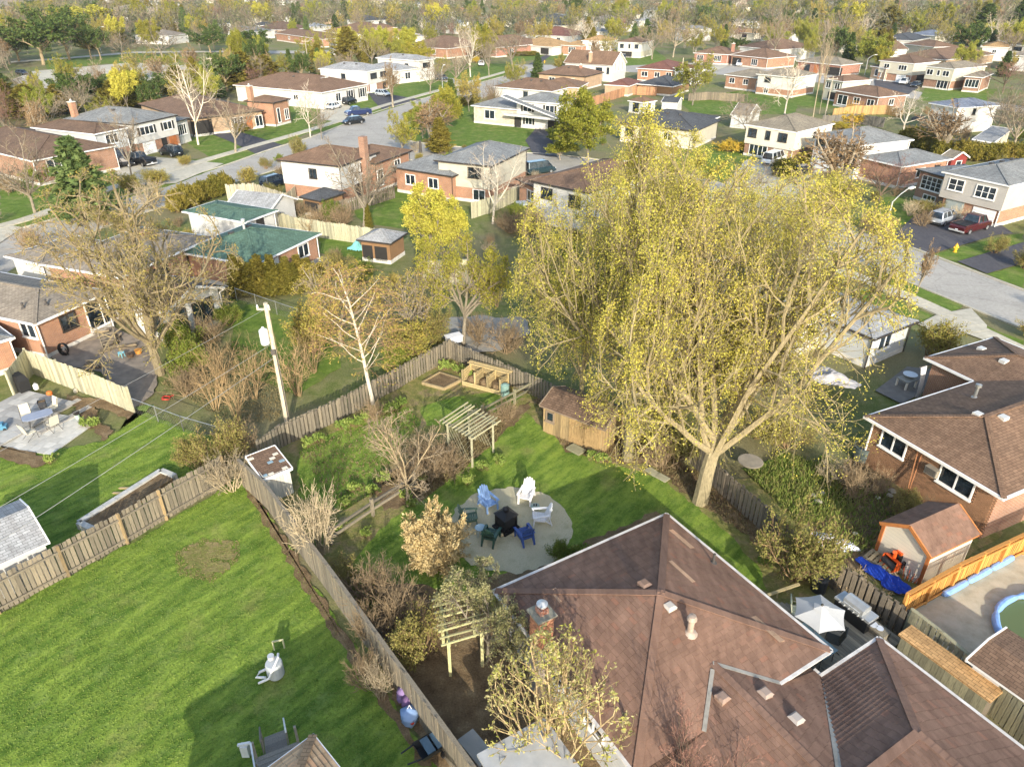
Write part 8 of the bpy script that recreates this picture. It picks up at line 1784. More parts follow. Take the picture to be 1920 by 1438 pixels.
for key, bx, by, ty, w, name, lab in (
('bare1', 683, 433, 262, 170, 'bare_tree', 'bare pale-limbed tree beside the tall chimney house garden'),
 ('bare_white', 924, 420, 272, 130, 'white_birch', 'bare white-limbed birch in front of the grey roof split-level'),
 ('spruce', 166, 408, 258, 104, 'spruce_tree', 'green spruce by the sidewalk at left'),
 ('bare_red', 1643, 392, 285, 175, 'bare_tree', 'reddish bare tree on the lawn left of the grey two-storey house'),
 ('upright', 1578, 374, 228, 150, 'bare_tree', 'dark upright bare tree before the white two-storey house'),
 ('bare_wide', 66, 400, 232, 170, 'bare_tree', 'bare tan-trunked tree on the corner lawn at far left'),
 ('bare0', 247, 332, 198, 108, 'bare_tree', 'bare street tree in front of the white garage by the black pickup'),
 ('bare_white', 372, 272, 98, 110, 'dead_tree', 'pale dead-looking snag tree on the lawn by the carport'),
 ('bare1', 442, 287, 172, 120, 'bare_tree', 'bare street tree on the grass strip by the carport driveway'),
 ('bare_white_wide', 582, 258, 150, 100, 'white_birch', 'white multi-stem birch before the wide brown roof'),
 ('bare2', 604, 262, 190, 70, 'bare_tree', 'small bare tree right of the white multi-stem birch'),
 ('upright', 737, 202, 108, 46, 'bare_tree', 'thin bare tree beside the silver hatchback'),
 ('bare2', 806, 177, 104, 92, 'bare_tree', 'bare street tree left of the thin white lamp'),
 ('bare1', 852, 165, 88, 84, 'bare_tree', 'bare street tree right of the dark grey hatchback'),
 ('bare_white', 882, 145, 46, 76, 'white_birch', 'clump of white birch stems before the brown brick house'),
 ('bare0', 917, 144, 72, 60, 'bare_tree', 'bare street tree beside the white SUV at the street end'),
 ('bare1', 962, 133, 46, 92, 'bare_tree', 'bare street tree nearest the carport house lawn'),
 ('cedar', 903, 108, 70, 32, 'cedar_tree', 'dark pointed cedar behind the clump birch'),
 ('yellow0', 814, 67, 8, 50, 'yellow_tree', 'bright yellow willow-like tree in the far middle'),
 ('upright', 806, 274, 182, 105, 'bare_tree', 'bare multi-stem tree on the corner lot tip'),
 ('cedar', 826, 288, 222, 46, 'cedar_tree', 'small pointed cedar on the corner lot edge'),
 ('olive0', 1102, 308, 172, 160, 'budding_tree', 'broad olive-green tree beside the black corner driveway'),
 ('bud1', 1298, 198, 100, 118, 'budding_tree', 'vase-shaped olive tree between red roof and mossy roof'),
 ('bare_white_wide', 1471, 216, 100, 112, 'dead_tree', 'white snag tree behind the cream two-storey house'),
 ('poplar', 1524, 222, 12, 40, 'poplar_tree', 'tall slender pale poplar by the utility pole'),
 ('poplar', 1536, 214, 40, 30, 'poplar_tree', 'shorter slender poplar leaning on the tall one'),
 ('bare_white_wide', 1690, 254, 162, 120, 'bare_tree', 'pale bare tree before the white house above the hedge'),
 ('upright', 1768, 296, 190, 120, 'bare_tree', 'tan multi-stem bare tree over the red board shed'),
 ('bare1', 1403, 388, 295, 92, 'bare_tree', 'small dark bare tree standing on the road edge near the maple top'),
 ('upright', 1718, 550, 448, 34, 'sapling', 'thin staked sapling on the grass strip by the right road'),
 ('bare0', 1400, 268, 190, 100, 'bare_tree', 'bare tree left of the cream two-storey house'),
 ('bare2', 1385, 235, 170, 110, 'bare_tree', 'spreading bare tree over the white storage shed'),
 ('bare2', 1860, 262, 150, 130, 'bare_tree', 'grey bare tree beside the white carport shed'),
 ('bare1', 1900, 290, 170, 120, 'bare_tree', 'bare tree at the right edge above the grey two-storey house'),
 ('bare_red', 1880, 175, 105, 120, 'bare_tree', 'pinkish bare thicket tree by the house with the cube truck'),
 ('bare1', 1880, 112, 40, 70, 'bare_tree', 'bare tree rising behind the pale tan-roof house'),
 ('bare_white', 1865, 95, 25, 60, 'bare_tree', 'pale bare tree at the upper right among dark evergreens'),
 ('spruce_dark', 1835, 85, 8, 50, 'spruce_tree', 'dark evergreen left of the pale tan-roof house'),
 ('spruce_dark', 1905, 70, 0, 46, 'spruce_tree', 'dark evergreen at the upper right edge'),
 ('pine', 1735, 62, 10, 60, 'pine_tree', 'dark round pine just above the blue-grey roof'),
 ('pine', 1815, 108, 45, 70, 'pine_tree', 'dark round pine beside the beige house with brown roof'),
 ('cedar_wide', 1662, 72, 12, 66, 'cedar_tree', 'broad yellow-green cedar behind the long white house'),
 ('green0', 1625, 130, 62, 90, 'budding_tree', 'yellow-brown budding tree behind the curved street lamp'),
 ('blossom', 1588, 112, 80, 30, 'blossom_tree', 'small white blossom tree above the grey porch bungalow'),
 ('bare_wide', 1563, 100, 5, 90, 'bare_tree', 'big forked bare tree above the grey porch bungalow'),
 ('bare2', 1450, 118, 5, 80, 'bare_tree', 'tall dark bare tree above the bow window bungalow'),
 ('bare2', 1262, 108, 25, 110, 'bare_tree', 'wide bare tree left of the brown roof with red chimney'),
 ('bare1', 1222, 112, 40, 70, 'bare_tree', 'bare tree beside the white house with dark garage'),
 ('pine', 1385, 98, 72, 36, 'pine_tree', 'small round evergreen right of the red chimney'),
 ('green0', 1165, 58, 5, 44, 'budding_tree', 'lime green tree behind the white two-storey with slim windows'),
 ('green0', 1245, 62, 2, 46, 'budding_tree', 'lime green tree above the wide bare tree'),
 ('bud1', 1420, 50, 4, 60, 'budding_tree', 'olive tree far behind the bow window bungalow'),
 ('bud1', 1330, 55, 5, 70, 'budding_tree', 'olive tree far behind the red chimney roof'),
 ('bare2', 990, 50, -5, 70, 'bare_tree', 'bare tree far up the street above the carport house'),
 ('bud1', 1075, 62, 20, 50, 'budding_tree', 'small olive tree beside the charcoal hip house'),
 ('spruce_dark', 649, 36, 2, 26, 'spruce_tree', 'dark cone spruce beyond the charcoal roof house'),
 ('spruce_dark', 630, 62, 28, 18, 'spruce_tree', 'small dark spruce beside the brown L-roof house'),
 ('spruce', 587, 34, 5, 40, 'spruce_tree', 'pale spruce far behind the brown L-roof'),
 ('pine', 550, 38, 14, 26, 'pine_tree', 'small pale-green pine at the far upper left street'),
 ('pine', 395, 100, 60, 66, 'pine_tree', 'left one of two dark round evergreens by the park road'),
 ('pine', 470, 108, 58, 86, 'pine_tree', 'right one of two dark round evergreens by the park road'),
 ('pine', 82, 122, 32, 135, 'pine_tree', 'big forked park pine with pale double trunk'),
 ('pine', 131, 113, 12, 100, 'pine_tree', 'tall park pine with dark single trunk'),
 ('pine', 172, 112, 48, 60, 'pine_tree', 'park pine with thin trunk left of a pair'),
 ('pine', 190, 113, 52, 50, 'pine_tree', 'park pine with thin trunk right of a pair'),
 ('pine', 6, 118, 52, 80, 'pine_tree', 'dark park pine at the left picture edge'),
 ('pine', 36, 116, 62, 80, 'pine_tree', 'low dark park pine beside the forked pine'),
 ('yellow0', 170, 66, 12, 130, 'yellow_tree', 'wide yellow-green tree behind the park pines'),
 ('yellow0', 120, 48, 15, 50, 'yellow_tree', 'yellow tree peeping behind the tall park pine'),
 ('bare_wide', 230, 112, 52, 90, 'bare_tree', 'brown bare tree by the park path'),
 ('bare_wide', 305, 108, 50, 100, 'bare_tree', 'bare tree with short trunk beyond the park path'),
 ('bud0', 270, 150, 90, 70, 'budding_tree', 'pale budding tree at the parking lot edge'),
 ('upright', 305, 160, 100, 50, 'budding_tree', 'thin tall stems right of the parking lot'),
 ('yellow0', 470, 28, 4, 60, 'yellow_tree', 'bright yellow tree far above the round evergreens'),
 ('bare1', 335, 60, 5, 90, 'bare_tree', 'bare tree far behind the park path')):
 T(key, bx, by, ty, w, name, lab)
for i, (key, bx, by, ty, w, ph) in enumerate((('cedar_wide',18,215,150,80,'yellow-green cedar'),('cedar_wide',62,222,160,90,'yellow-green cedar'),('pine',150,208,138,88,'dark bushy cedar'),('pine',182,200,140,64,'dark bushy cedar'),('cedar_wide',115,212,160,70,'yellow-green cedar'),('cedar_wide',222,205,150,80,'yellow-green cedar'),
 ('cedar_wide',262,198,148,76,'yellow-green cedar'),('pine',302,190,140,70,'dark bushy cedar'),('cedar_wide',338,182,125,70,'yellow-green cedar'),('cedar_wide',378,180,122,76,'yellow-green cedar'),('pine',426,172,100,90,'dark bushy cedar'),('cedar_wide',460,168,98,80,'yellow-green cedar'),('cedar_wide',500,158,105,70,'yellow-green cedar'),
 ('bare_red',480,172,118,80,'bare brownish tree'),('bud1',540,150,100,66,'olive budding tree'),('cedar_wide',600,138,84,50,'yellow-green cedar'),('cedar_wide',655,118,52,62,'yellow-green cedar'),('cedar_wide',690,112,66,40,'yellow-green cedar'),('cedar_wide',722,102,64,44,'yellow-green cedar'),('bud1',570,128,90,50,'olive budding tree'),
 ('bud1',330,140,92,50,'olive budding tree'),('upright',370,150,80,46,'thin bare tree'),('pine',6,185,140,50,'dark bushy cedar'),('bare_red',20,262,180,80,'bare brownish tree'),('bare1',150,230,160,60,'bare grey tree'),('bare0',100,250,170,90,'bare grey tree'))):
 T(key, bx, by, ty, w, {'pine': 'cedar_tree', 'cedar_wide': 'cedar_tree'}.get(key, 'bare_tree' if key[:2] != 'bu' else 'budding_tree'), None, phrase=ph, group='cedars and trees behind the left street')
for i, x in enumerate(range(447, 612, 12)):
 T('column', x+random.uniform(-3, 3), 556-(x-447)*.07+random.uniform(-4, 4), random.uniform(478, 502), 34, 'cedar_column', '%s of the yellow-green cedar columns below the green roof' % ['leftmost', 'second from left', 'third from left', 'fourth from left', 'fifth from left', 'sixth from left', 'seventh from left', 'seventh from right', 'sixth from right', 'fifth from right', 'fourth from right', 'third from right', 'second from right', 'rightmost'][i], 'cedar', 'clipped cedar columns')
def S(key, bx, by, ty, w, name, lab, cat='shrub', ph=None, group=None): return T(key, bx, by, ty, w, name, lab, cat, group, ph)
S('bush_gold', 816, 1066, 968, 118, 'golden_shrub', 'round golden-leaved shrub at the edge of the gravel circle')
S('bush_bare_pale', 598, 1042, 915, 118, 'bare_shrub', 'pale bare-branched shrub at the low end of the rail fence')
S('bush_orange', 1742, 668, 600, 84, 'golden_bush', 'dome-shaped golden bush by the concrete driveway')
S('bush_olive', 1487, 1085, 962, 150, 'budding_shrub', 'olive budding shrub beside the roof of the foreground house')
S('bush_bare', 700, 1128, 1062, 130, 'bare_shrub', 'brown bare shrub by the middle fence below the golden shrub')
S('bush_bare', 745, 1175, 1085, 130, 'bare_shrub', 'brown bare shrub left of the arbour')
S('bush_bare', 700, 1205, 1130, 90, 'bare_shrub', 'small bare shrub pressed against the middle fence')
S('bush_olive', 790, 1235, 1150, 120, 'budding_shrub', 'olive-brown shrub behind the arbour post')
S('bush_olive', 650, 1085, 1050, 70, 'budding_shrub', 'low green-yellow shrub at the garden side of the middle fence')
rng = R(120); p = P(1040, 1470);
a = make_arch('magnolia', rng, (np.array([(0, 0, 0), (.03, .01, 0), (-.02, .03, 0), (.02, -.03, 0), (-.03, -.02, 0), (.01, .03, 0)]), nrm(np.array([(0, .1, 1), (.3, .1, 1), (-.35, .1, 1), (.1, -.3, 1), (-.2, .3, 1), (.2, .35, 1.)])), np.array([3.6, 3.2, 3.0, 3.2, 3.3, 3.0]), np.full(6, .05)),
 [dict(seg=5, wob=.1, up=.08, taper=.35), dict(n=10, L=.5, ang=(22, 50), start=.25, seg=4, wob=.14, up=.1, taper=.35, r=.5, fall=.4), dict(n=8, L=.5, ang=(22, 50), start=.2, seg=3, wob=.16, up=.1, taper=.4, r=.6, fall=.3)], 2, bark('#a39170', .3), bark('#9c8b66', .3),
 dict(levels=[1, 2], per=6, spread=.03, size=.06, mat=leaf('#8c9344', '#a5a558', '#bab488', '#969a4e'), aspect=1.9), rmin=.006, target=(htop(1040, 1470, 1215), 270*proj(p.x, p.y, 2)[2]/FPX))
place_tree(a, p.x, p.y, a.H, a.W, 'magnolia_bush', 'pale yellow-green budding bush against the white wall of the foreground house', 'shrub', None, .3)
rng = R(121)
p = P(1270, 1540); place_tree(ARCH['bare_red'], p.x, p.y, 5.2, 3.6, 'bare_tree', 'pinkish bare tree tips rising at the bottom edge over the brown roof')
for i, (key, x, y, ty, w, ph) in enumerate((('sapling_stems',405,768,655,90,'bare multi-stem thicket'),('sapling_stems',445,790,690,80,'bare multi-stem thicket'),('sapling_stems',478,748,640,90,'bare multi-stem thicket'),('sapling_stems',560,742,640,110,'bare reddish thicket'),('sapling_stems',420,720,620,100,'bare multi-stem thicket'),('sapling_stems',590,700,610,80,'bare multi-stem thicket'),
 ('bush_orange',590,660,580,110,'rusty shrub'),('bush_orange',760,680,600,110,'rusty shrub'),('bush_olive',380,880,820,90,'olive shrub'),('bush_olive',420,872,800,110,'olive shrub'),('bush_bare',455,850,790,70,'bare shrub'),('bush_bare_pale',436,920,850,100,'pale bare shrub'),
 ('bush_bare',800,905,850,90,'bare bramble heap'),('bush_bare',840,885,830,100,'bare bramble heap'),('bush_bare',800,870,815,100,'bare bramble heap'),('bush_bare',760,910,860,70,'bare bramble heap'),('bush_bare',900,800,765,70,'bare bramble heap'),('bush_bare',945,790,750,60,'bare bramble heap'),
 ('bush_green',745,700,650,70,'green shrub'),('bush_bare',700,790,750,50,'bare shrub'),
 ('bush_olive',1220,820,740,110,'olive shrub'),('bush_olive',1270,860,790,90,'olive shrub'),('bush_bare',1240,875,820,80,'bare shrub'),('bush_bare',1600,930,870,80,'bare shrub'),('bush_olive',1690,965,925,70,'olive shrub'),('bush_bare',1640,920,880,70,'bare shrub'),('bush_bare',1730,970,930,50,'bare shrub'),('bush_bare_pale',1560,905,860,70,'pale bare shrub'),
 ('dry_brush',1590,1105,1075,90,'heap of dry brush'),('dry_brush',1630,1130,1105,80,'heap of dry brush'),('dry_brush',1540,1075,1050,70,'heap of dry brush'),('dry_brush',1665,1165,1140,60,'heap of dry brush'),
 ('bush_green',1050,1050,1020,60,'low green shrub'),('bush_bare',690,1290,1220,80,'bare shrub'),('bush_bare_pale',715,1310,1240,60,'pale bare shrub'),
 ('bush_green',340,660,600,80,'green shrub'),('bush_green',360,700,640,80,'green shrub'),('bush_bare',350,740,690,90,'bare shrub'),('bush_bare',395,640,590,70,'bare shrub'),('bush_green',430,610,570,60,'green shrub'),
 ('bush_bare',900,640,590,90,'bare shrub'),('bush_bare',950,660,600,90,'bare shrub'),('bush_olive',820,640,580,90,'olive shrub'),('bush_bare',985,440,395,90,'dark bare hedge shrub'),('bush_bare',955,435,395,70,'dark bare hedge shrub'),
 ('bush_bare',600,420,385,60,'bare shrub'),('bush_bare',640,425,380,70,'bare shrub'),('bush_bare',560,405,375,60,'reddish bare shrub'),('column',692,432,382,16,'small pointed cedar'),
 ('bush_gold',1640,440,400,60,'dry ornamental grass'),('bush_bare_pale',1705,405,375,40,'pale bare shrub'),('bush_olive',1740,402,375,60,'olive shrub'),('hedge_cedar',1478,325,300,50,'clipped green hedge bush'),('hedge_cedar',1512,308,285,40,'clipped green hedge bush'),('hedge_cedar',1466,332,312,40,'clipped green hedge bush'),
 ('forsythia',1590,232,212,60,'yellow forsythia'),('forsythia',1575,242,228,50,'yellow forsythia'),('forsythia',1370,285,262,60,'yellow forsythia'),('forsythia',1790,82,66,12,'yellow forsythia'),('forsythia',893,118,106,16,'yellow forsythia'),('forsythia',1595,132,124,20,'yellow forsythia'),
 ('hedge_cedar',770,150,140,20,'round clipped bush'),('hedge_cedar',453,247,232,26,'round clipped bush'),('bush_bare',330,262,242,40,'bare shrub'),('bush_green',80,345,300,60,'dark green shrub'),('bush_bare',20,360,320,60,'bare shrub'),
 ('hedge_cedar',1000,240,228,16,'round yellow bush'),('green0',1040,268,240,50,'yellow-green bush'),('yellow0',1050,300,268,70,'yellow-green bush'),('bush_bare',920,215,150,50,'bare shrub'),('bush_olive',560,300,255,40,'olive shrub'),
 ('bush_white' if 'bush_white' in ARCH else 'bush_bare_pale',285,392,335,70,'whitish budding shrub'),('bush_orange',300,345,318,60,'yellow-green shrub'),('bush_orange',250,360,325,50,'yellow-green shrub'),('bush_orange',345,310,292,30,'yellow-green shrub'),
 ('bush_green',1290,560,500,80,'green shrub'),('bush_orange',1250,560,500,80,'yellowish shrub'),('bush_olive',1340,700,640,110,'olive shrub'),('bush_olive',1420,820,760,100,'olive shrub'),('bush_olive',1290,760,700,100,'olive shrub'),('bush_olive',1480,840,790,100,'olive shrub'))):
 S(key, x, y, ty, w, 'shrub' if 'hedge' not in key else 'hedge_bush', None, ph=ph)
def hedge(pts, key, n, hpx, w, ph):
 q = [P(*p) for p in pts]
 for i in range(n):
  t = i/max(1, n-1)*(len(q)-1); k = min(int(t), len(q)-2); p = q[k].lerp(q[k+1], t-k); px_, py_, d = proj(p.x, p.y, 0)
  place_tree(ARCH[key], p.x, p.y, hpx*random.uniform(.9, 1.1), w*random.uniform(.9, 1.15), 'hedge_bush', None, 'hedge', 'hedge bushes', phrase=ph)
hedge([(335,398),(378,380),(425,362)], 'hedge_cedar', 9, 2.2, 2.0, 'brown-green hedge bush')
hedge([(775,225),(830,205),(890,195)], 'hedge_cedar', 8, 1.6, 2.6, 'brownish hedge bush'); hedge([(955,106),(1000,105)], 'hedge_cedar', 4, 1.3, 3.0, 'low green hedge bush')
hedge([(1700,275),(1735,283),(1760,296)], 'hedge_cedar', 7, 2.6, 2.6, 'dark green hedge bush'); hedge([(1800,300),(1850,302),(1900,300)], 'hedge_cedar', 7, 2.4, 2.8, 'green-brown hedge bush')
hedge([(770,262),(850,278),(960,286)], 'bush_olive', 6, .6, 1.2, 'low dry bush')
for i, (x, y) in enumerate(((640,805),(655,800),(668,795),(690,785),(705,778),(720,772),(575,835),(600,828),(735,768),(750,760),(830,690),(845,690),(860,695),(875,705),(690,1003),(640,995),(760,935),(775,945),(720,900),(905,880),(935,868),(1110,862),(1130,866),(1060,1045),(1080,1040),(1095,1035),(165,795),(100,865),(176,798),(790,900),(665,920),(650,945),(610,960),(700,925),(880,905),(1540,870),(1450,1000),(1430,1060))):
 T('perennial', x, y+4, y-12, 26, 'perennial', None, 'plant', 'low perennials in the garden beds', 'low leafy perennial')
rr = random.Random(9)
KEYS = ['bare0', 'bare1', 'bare2', 'bare0', 'bare1', 'bare2', 'upright', 'bare_red', 'bud0', 'bare_wide', 'bare_white', 'bud0', 'bud0', 'bud1', 'bud1', 'olive0', 'green0', 'yellow0', 'orange_bud', 'spruce', 'spruce_dark', 'cedar_wide', 'pine', 'upright']
NAMES = dict(bare0='bare_tree', bare1='bare_tree', bare2='bare_tree', bare_red='bare_tree', bare_wide='bare_tree', bare_white='birch_tree', bud0='budding_tree', bud1='budding_tree', olive0='budding_tree', green0='leafy_tree', yellow0='yellow_tree', orange_bud='budding_tree', spruce='spruce_tree', spruce_dark='spruce_tree', cedar_wide='cedar_tree', pine='pine_tree', upright='bare_tree')
PH = dict(bare0='bare grey tree', bare1='bare grey tree', bare2='bare wide-crowned tree', bare_red='bare brownish tree', bare_wide='bare wide-crowned tree', bare_white='bare pale-barked tree', bud0='faintly budding tree', bud1='olive budding tree', olive0='olive-leaved tree', green0='lime green tree', yellow0='yellow-green tree', orange_bud='rusty budding tree', spruce='green spruce', spruce_dark='dark spruce', cedar_wide='yellow-green cedar', pine='dark round pine', upright='thin upright bare tree')
def in_pts(px_, py_, poly):
 c = False; j = len(poly)-1
 for i in range(len(poly)):
  if (poly[i][1] > py_) != (poly[j][1] > py_) and px_ < (poly[j][0]-poly[i][0])*(py_-poly[i][1])/(poly[j][1]-poly[i][1])+poly[i][0]: c = not c
  j = i
 return c
KEEP = [[(560,320),(640,240),(720,190),(800,165),(880,140),(960,100),(1080,90),(1100,120),(1000,150),(900,200),(800,240),(770,290),(640,320)], [(940,260),(1400,300),(1920,500),(1920,700),(1600,600),(1300,400),(1000,330)], [(20,170),(20,110),(450,92),(480,112),(330,170)], [(0,330),(400,250),(560,210),(600,270),(400,360),(0,480)], [(1620,130),(1760,150),(1760,185),(1640,180)], [(430,92),(720,90),(720,103),(430,106)],[(880,60),(1110,55),(1110,70),(880,78)],[(1130,88),(1330,110),(1440,122),(1640,140),(1640,160),(1400,145),(1150,138)]]
HPX = []
for h_ in HOUSES:
 if h_.short == 'far': continue
 for f in h_.foot:
  q = [proj(a, b, 0) for a, b in f]
  if q[0][1] > 52: HPX.append((sum(a[0] for a in q)/4, sum(a[1] for a in q)/4, (max(a[0] for a in q)-min(a[0] for a in q))/2))
placed = [(o.location.x, o.location.y) for o in bpy.data.objects if o.parent is None and o.get('category') == 'tree']; cnt_ = 0; nk = {}
for i in range(25000):
 y = 92*math.exp(rr.uniform(0, 1.75)); u = rr.uniform(-1080, 1080); x = u/FPX*(y*.87+11)
 pxx, pyy, dep = proj(x, y, 0)
 if not (2 < pyy < 300) or inside_any(x, y, 1.2): continue
 if any(in_pts(pxx, pyy, k) for k in KEEP): continue
 md = 3.6 if y > 160 else 5.
 if any((x-a)**2+(y-b)**2 < md*md for a, b in placed): continue
 if (pyy > 150 or rr.random() < .45) and any(abs(pxx-hx) < hw_*.95+9*FPX/dep*.25 and -4 < pyy-hy < 9*FPX/dep*.9 for hx, hy, hw_ in HPX): continue
 k = rr.choice(KEYS); h = rr.uniform(8, 13) if k not in ('spruce', 'spruce_dark') else rr.uniform(7, 11)
 if pyy > 130: h *= .6
 elif pyy > 70: h *= .8
 wd = h*{'spruce': .5, 'spruce_dark': .45, 'upright': .6, 'cedar_wide': .6}.get(k, .85)*rr.uniform(.85, 1.15)
 place_tree(ARCH[k], x, y, h, wd, NAMES[k], None, 'tree', phrase=PH[k]); placed.append((x, y)); cnt_ += 1
 if cnt_ >= 830: break
for i in range(4000):
 y = rr.uniform(44, 120); u = rr.uniform(-1040, 1040); x = u/FPX*(y*.87+11); pxx, pyy, dep = proj(x, y, 0)
 if inside_any(x, y, .3) or any(in_pts(pxx, pyy, k) for k in KEEP+FRONT) or any((x-a)**2+(y-b)**2 < 9 for a, b in placed): continue
 k = rr.choice(['bush_bare', 'bush_bare', 'bush_bare_pale', 'bush_olive', 'bush_orange', 'bush_green', 'sapling_stems']); h = rr.uniform(1., 2.2)*(1.6 if k[0] == 's' else 1)
 place_tree(ARCH[k], x, y, h, h*1.2, 'shrub', None, 'shrub', phrase={'bush_bare': 'bare shrub', 'bush_bare_pale': 'pale bare shrub', 'bush_olive': 'olive shrub', 'bush_orange': 'rusty shrub', 'bush_green': 'green shrub', 'sapling_stems': 'bare multi-stem thicket'}[k]); placed.append((x, y)); cnt_ += 1
 if cnt_ >= 960: break
rng = R(77); nT = 5000; d = 300*np.exp(rng.uniform(0, 1.75, nT)); u = rng.uniform(-1150, 1150, nT); X = u/FPX*(d*.87+11); keep = np.array([not inside_any(x, y, 1) for x, y in zip(X, d)]); X, d = X[keep], d[keep]
q, rn = [], []
for x, y in zip(X, d):
 h = rng.uniform(8, 14); k = 34 if y < 700 else 20; w = h*.42; tone = rng.uniform(0, 1)
 c = rng.normal(0, 1, (k, 3)); c /= np.linalg.norm(c, axis=1)[:, None]; c *= rng.uniform(.55, 1, (k, 1)); pts = c*np.array([w, w, h*.38])+np.array([x, y, h*.6])
 q.append(leaf_quads(rng, pts, .42 if y < 700 else .9, 5., .1, 0, np.tile([[0, 0, 1.]], (k, 1)), .45)); rn.append(np.clip(tone+rng.normal(0, .1, k), 0, 1))
me = quads('far_wood', np.concatenate(q), leaf('#6f6758', '#857c6a', '#7a7264', '#918874', '#807c60', '#8a8662', '#636a50', '#756d5e'), np.concatenate(rn)); o = structure('far_wood', me, 'stuff')
# ================================================================ grass tufts on the near lawns (geometry, one object)
def poly_pts(rng, pts, n):
 w = np.array([[P(*p).x, P(*p).y] for p in pts]); lo, hi = w.min(0), w.max(0); c = rng.uniform(lo, hi, (n*3, 2)); ins = np.zeros(len(c), bool); j = len(w)-1
 for i in range(len(w)):
  cond = ((w[i, 1] > c[:, 1]) != (w[j, 1] > c[:, 1])) & (c[:, 0] < (w[j, 0]-w[i, 0])*(c[:, 1]-w[i, 1])/(w[j, 1]-w[i, 1]+1e-9)+w[i, 0]); ins ^= cond; j = i
 return c[ins][:n]
rng = R(90)
def tufts(name, polys, mat, h=(.04, .1), w=.035):
 pts = np.concatenate([poly_pts(rng, p, n) for p, n in polys]); n = len(pts); a = rng.uniform(0, 6.28, n); hh = rng.uniform(*h, n); ww = w*rng.uniform(.6, 1.5, n)
 base = np.c_[pts, np.full(n, LAYER[0]*.5+.0)]; ax = np.c_[np.cos(a), np.sin(a), np.zeros(n)]*ww[:, None]; ln = np.c_[rng.normal(0, .45, (n, 2)), np.ones(n)]*hh[:, None]
 V = np.stack([base-ax, base+ax, base+ax*.3+ln, base-ax*.3+ln], 1)
 o = structure(name, quads(name, V, mat, rng.uniform(0, 1, n)), 'stuff'); return o
big_lawn = [(0,1152),(130,1082),(300,990),(430,908),(455,890),(480,945),(560,1065),(640,1190),(740,1350),(800,1438),(0,1438)]
tufts('grass', [(big_lawn, 45000), ([(0,985),(0,860),(190,830),(290,760),(440,830),(420,880),(300,930),(143,1010)], 18000), ([(690,1020),(760,955),(870,875),(930,815),(985,775),(1060,840),(1180,880),(1250,905),(1340,980),(1420,1060),(1250,1010),(1000,1100),(900,1140),(720,1110)], 16000), ([(560,850),(650,800),(760,760),(790,790),(740,850),(700,930),(640,960),(560,930)], 8000)],
  leaf('#5a7434', '#6f8640', '#85954e', '#7a8b46', '#92a05c'), (.01, .03), .02)
tufts('long_grass', [([(1400,890),(1470,850),(1560,880),(1600,960),(1500,990)], 4500), ([(1500,920),(1660,900),(1690,1010),(1560,1060)], 2000), ([(640,1060),(720,1090),(700,1200),(760,1300),(700,1250)], 2500)], leaf('#66803a', '#86924c', '#9c9462'), (.1, .28), .03)
tufts('dry_litter', [([(700,905),(870,815),(960,770),(930,830),(870,880),(800,935)], 9000), ([(560,850),(760,760),(790,790),(700,930),(640,960)], 2500), ([(1180,830),(1300,880),(1440,980),(1540,1060),(1390,1000),(1260,910)], 4000), ([(1000,750),(1060,850),(1240,870),(1330,960),(1280,870),(1180,790)], 3000), ([(1500,920),(1600,860),(1760,985),(1640,1060)], 4000), ([(300,720),(440,640),(560,700),(520,790),(440,800)], 6000)], L_DRY, (.02, .12), .03)
tufts('dry_litter', [([(325,1040),(380,1010),(450,1015),(450,1050),(400,1095),(335,1080)], 2600), ([(452,885),(480,928),(560,1052),(640,1180),(630,1190),(545,1060),(465,935)], 2500)], L_DRY, (.01, .04), .02)
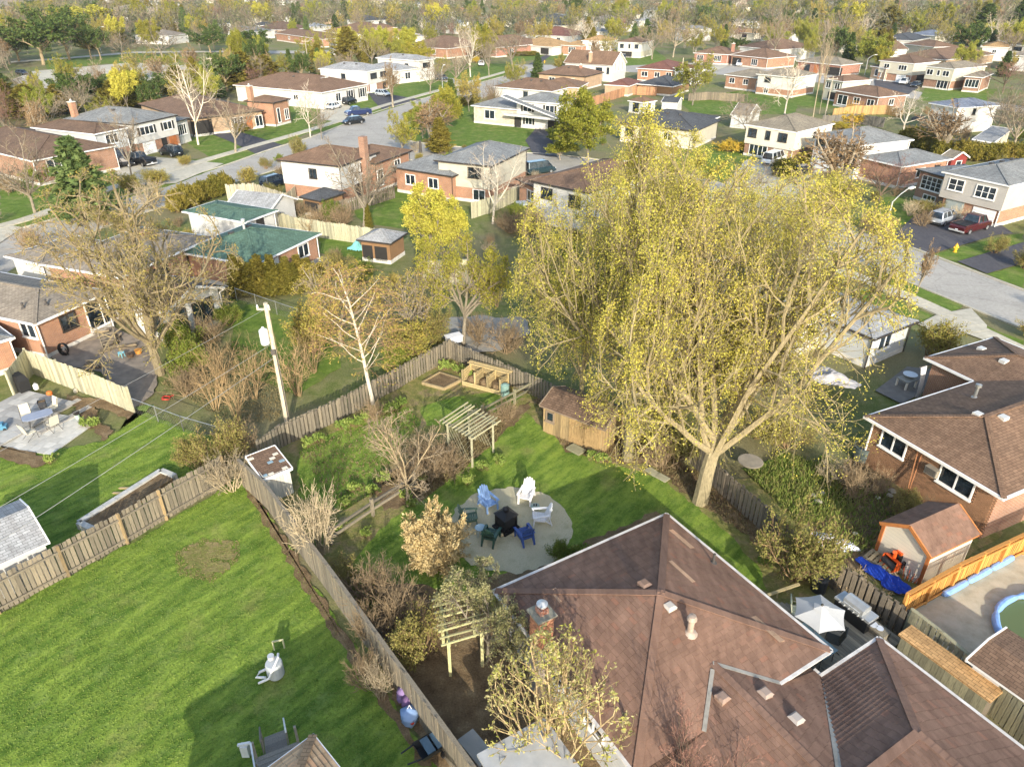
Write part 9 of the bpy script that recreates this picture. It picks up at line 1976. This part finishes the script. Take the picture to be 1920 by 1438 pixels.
# ================================================================ the thin air over the suburb: one closed box
hm = bpy.data.materials.new('haze'); hm.use_nodes = True; t = hm.node_tree; t.nodes.clear()
ho = t.nodes.new('ShaderNodeOutputMaterial'); hv = t.nodes.new('ShaderNodeVolumePrincipled'); hv.inputs['Color'].default_value = (.86, .87, .9, 1); hv.inputs['Density'].default_value = .00013; hv.inputs['Anisotropy'].default_value = .2
t.links.new(hv.outputs[0], ho.inputs['Volume'])
structure('haze', MB().box(-2620, -130, -1, 2620, 4220, 27).mesh('haze', [hm]), 'stuff')
# ================================================================ labels for the trees that got none: kind + nearest named house + side
short = [(h.short, sum(p[0] for f in h.foot for p in f)/(4*len(h.foot)), sum(p[1] for f in h.foot for p in f)/(4*len(h.foot))) for h in HOUSES if h.short != 'far']
groups = {}
for o, ph, x, y in TREES:
 s = min(short, key=lambda t: (t[1]-x)**2+(t[2]-y)**2); px_, py_, _ = proj(x, y, 0); hx, hy, _ = proj(s[1], s[2], 0)
 dx, dy = px_-hx, (py_-hy)*1.4
 rel = ('left of' if dx < 0 else 'right of') if abs(dx) > abs(dy) else ('in front of' if dy > 0 else 'behind')
 groups.setdefault('%s %s the %s' % (ph, rel, s[0]), []).append((px_, o))
_u = 'first second third fourth fifth sixth seventh eighth ninth'.split(); _t = 'tenth eleventh twelfth thirteenth fourteenth fifteenth sixteenth seventeenth eighteenth nineteenth'.split()
ORD = ['leftmost']+[w+' from left' for w in _u[1:]+_t+['twentieth']+['twenty-'+w for w in _u]+['thirtieth']+['thirty-'+w for w in _u]]
fg = {}
for x, o in FARHS: fg.setdefault(o['label'], []).append((o.location.x/o.location.y, o))
for lab, lst in fg.items():
 for i, (_, o) in enumerate(sorted(lst, key=lambda t: t[0])):
  if len(lst) > 1 and i < len(ORD): o['label'] = ORD[i]+' '+lab.replace(' among the far trees', '')
for lab, lst in groups.items():
 lst.sort(key=lambda t: t[0])
 for i, (_, o) in enumerate(lst):
  n = len(lst)
  if n == 1: w = lab
  elif n == 2: w = ('left ' if i == 0 else 'right ')+'of two: '+lab
  else: w = (ORD[i] if i < len(ORD) else 'far')+' '+lab
  o['label'] = w
  if not o.get('group'): o['group'] = {'shrub': 'shrubs between the gardens', 'tree': 'trees between the houses', 'plant': 'low perennials in the garden beds', 'hedge': 'hedge bushes'}.get(o['category'], 'plants')
SC.cycles.use_denoising = True
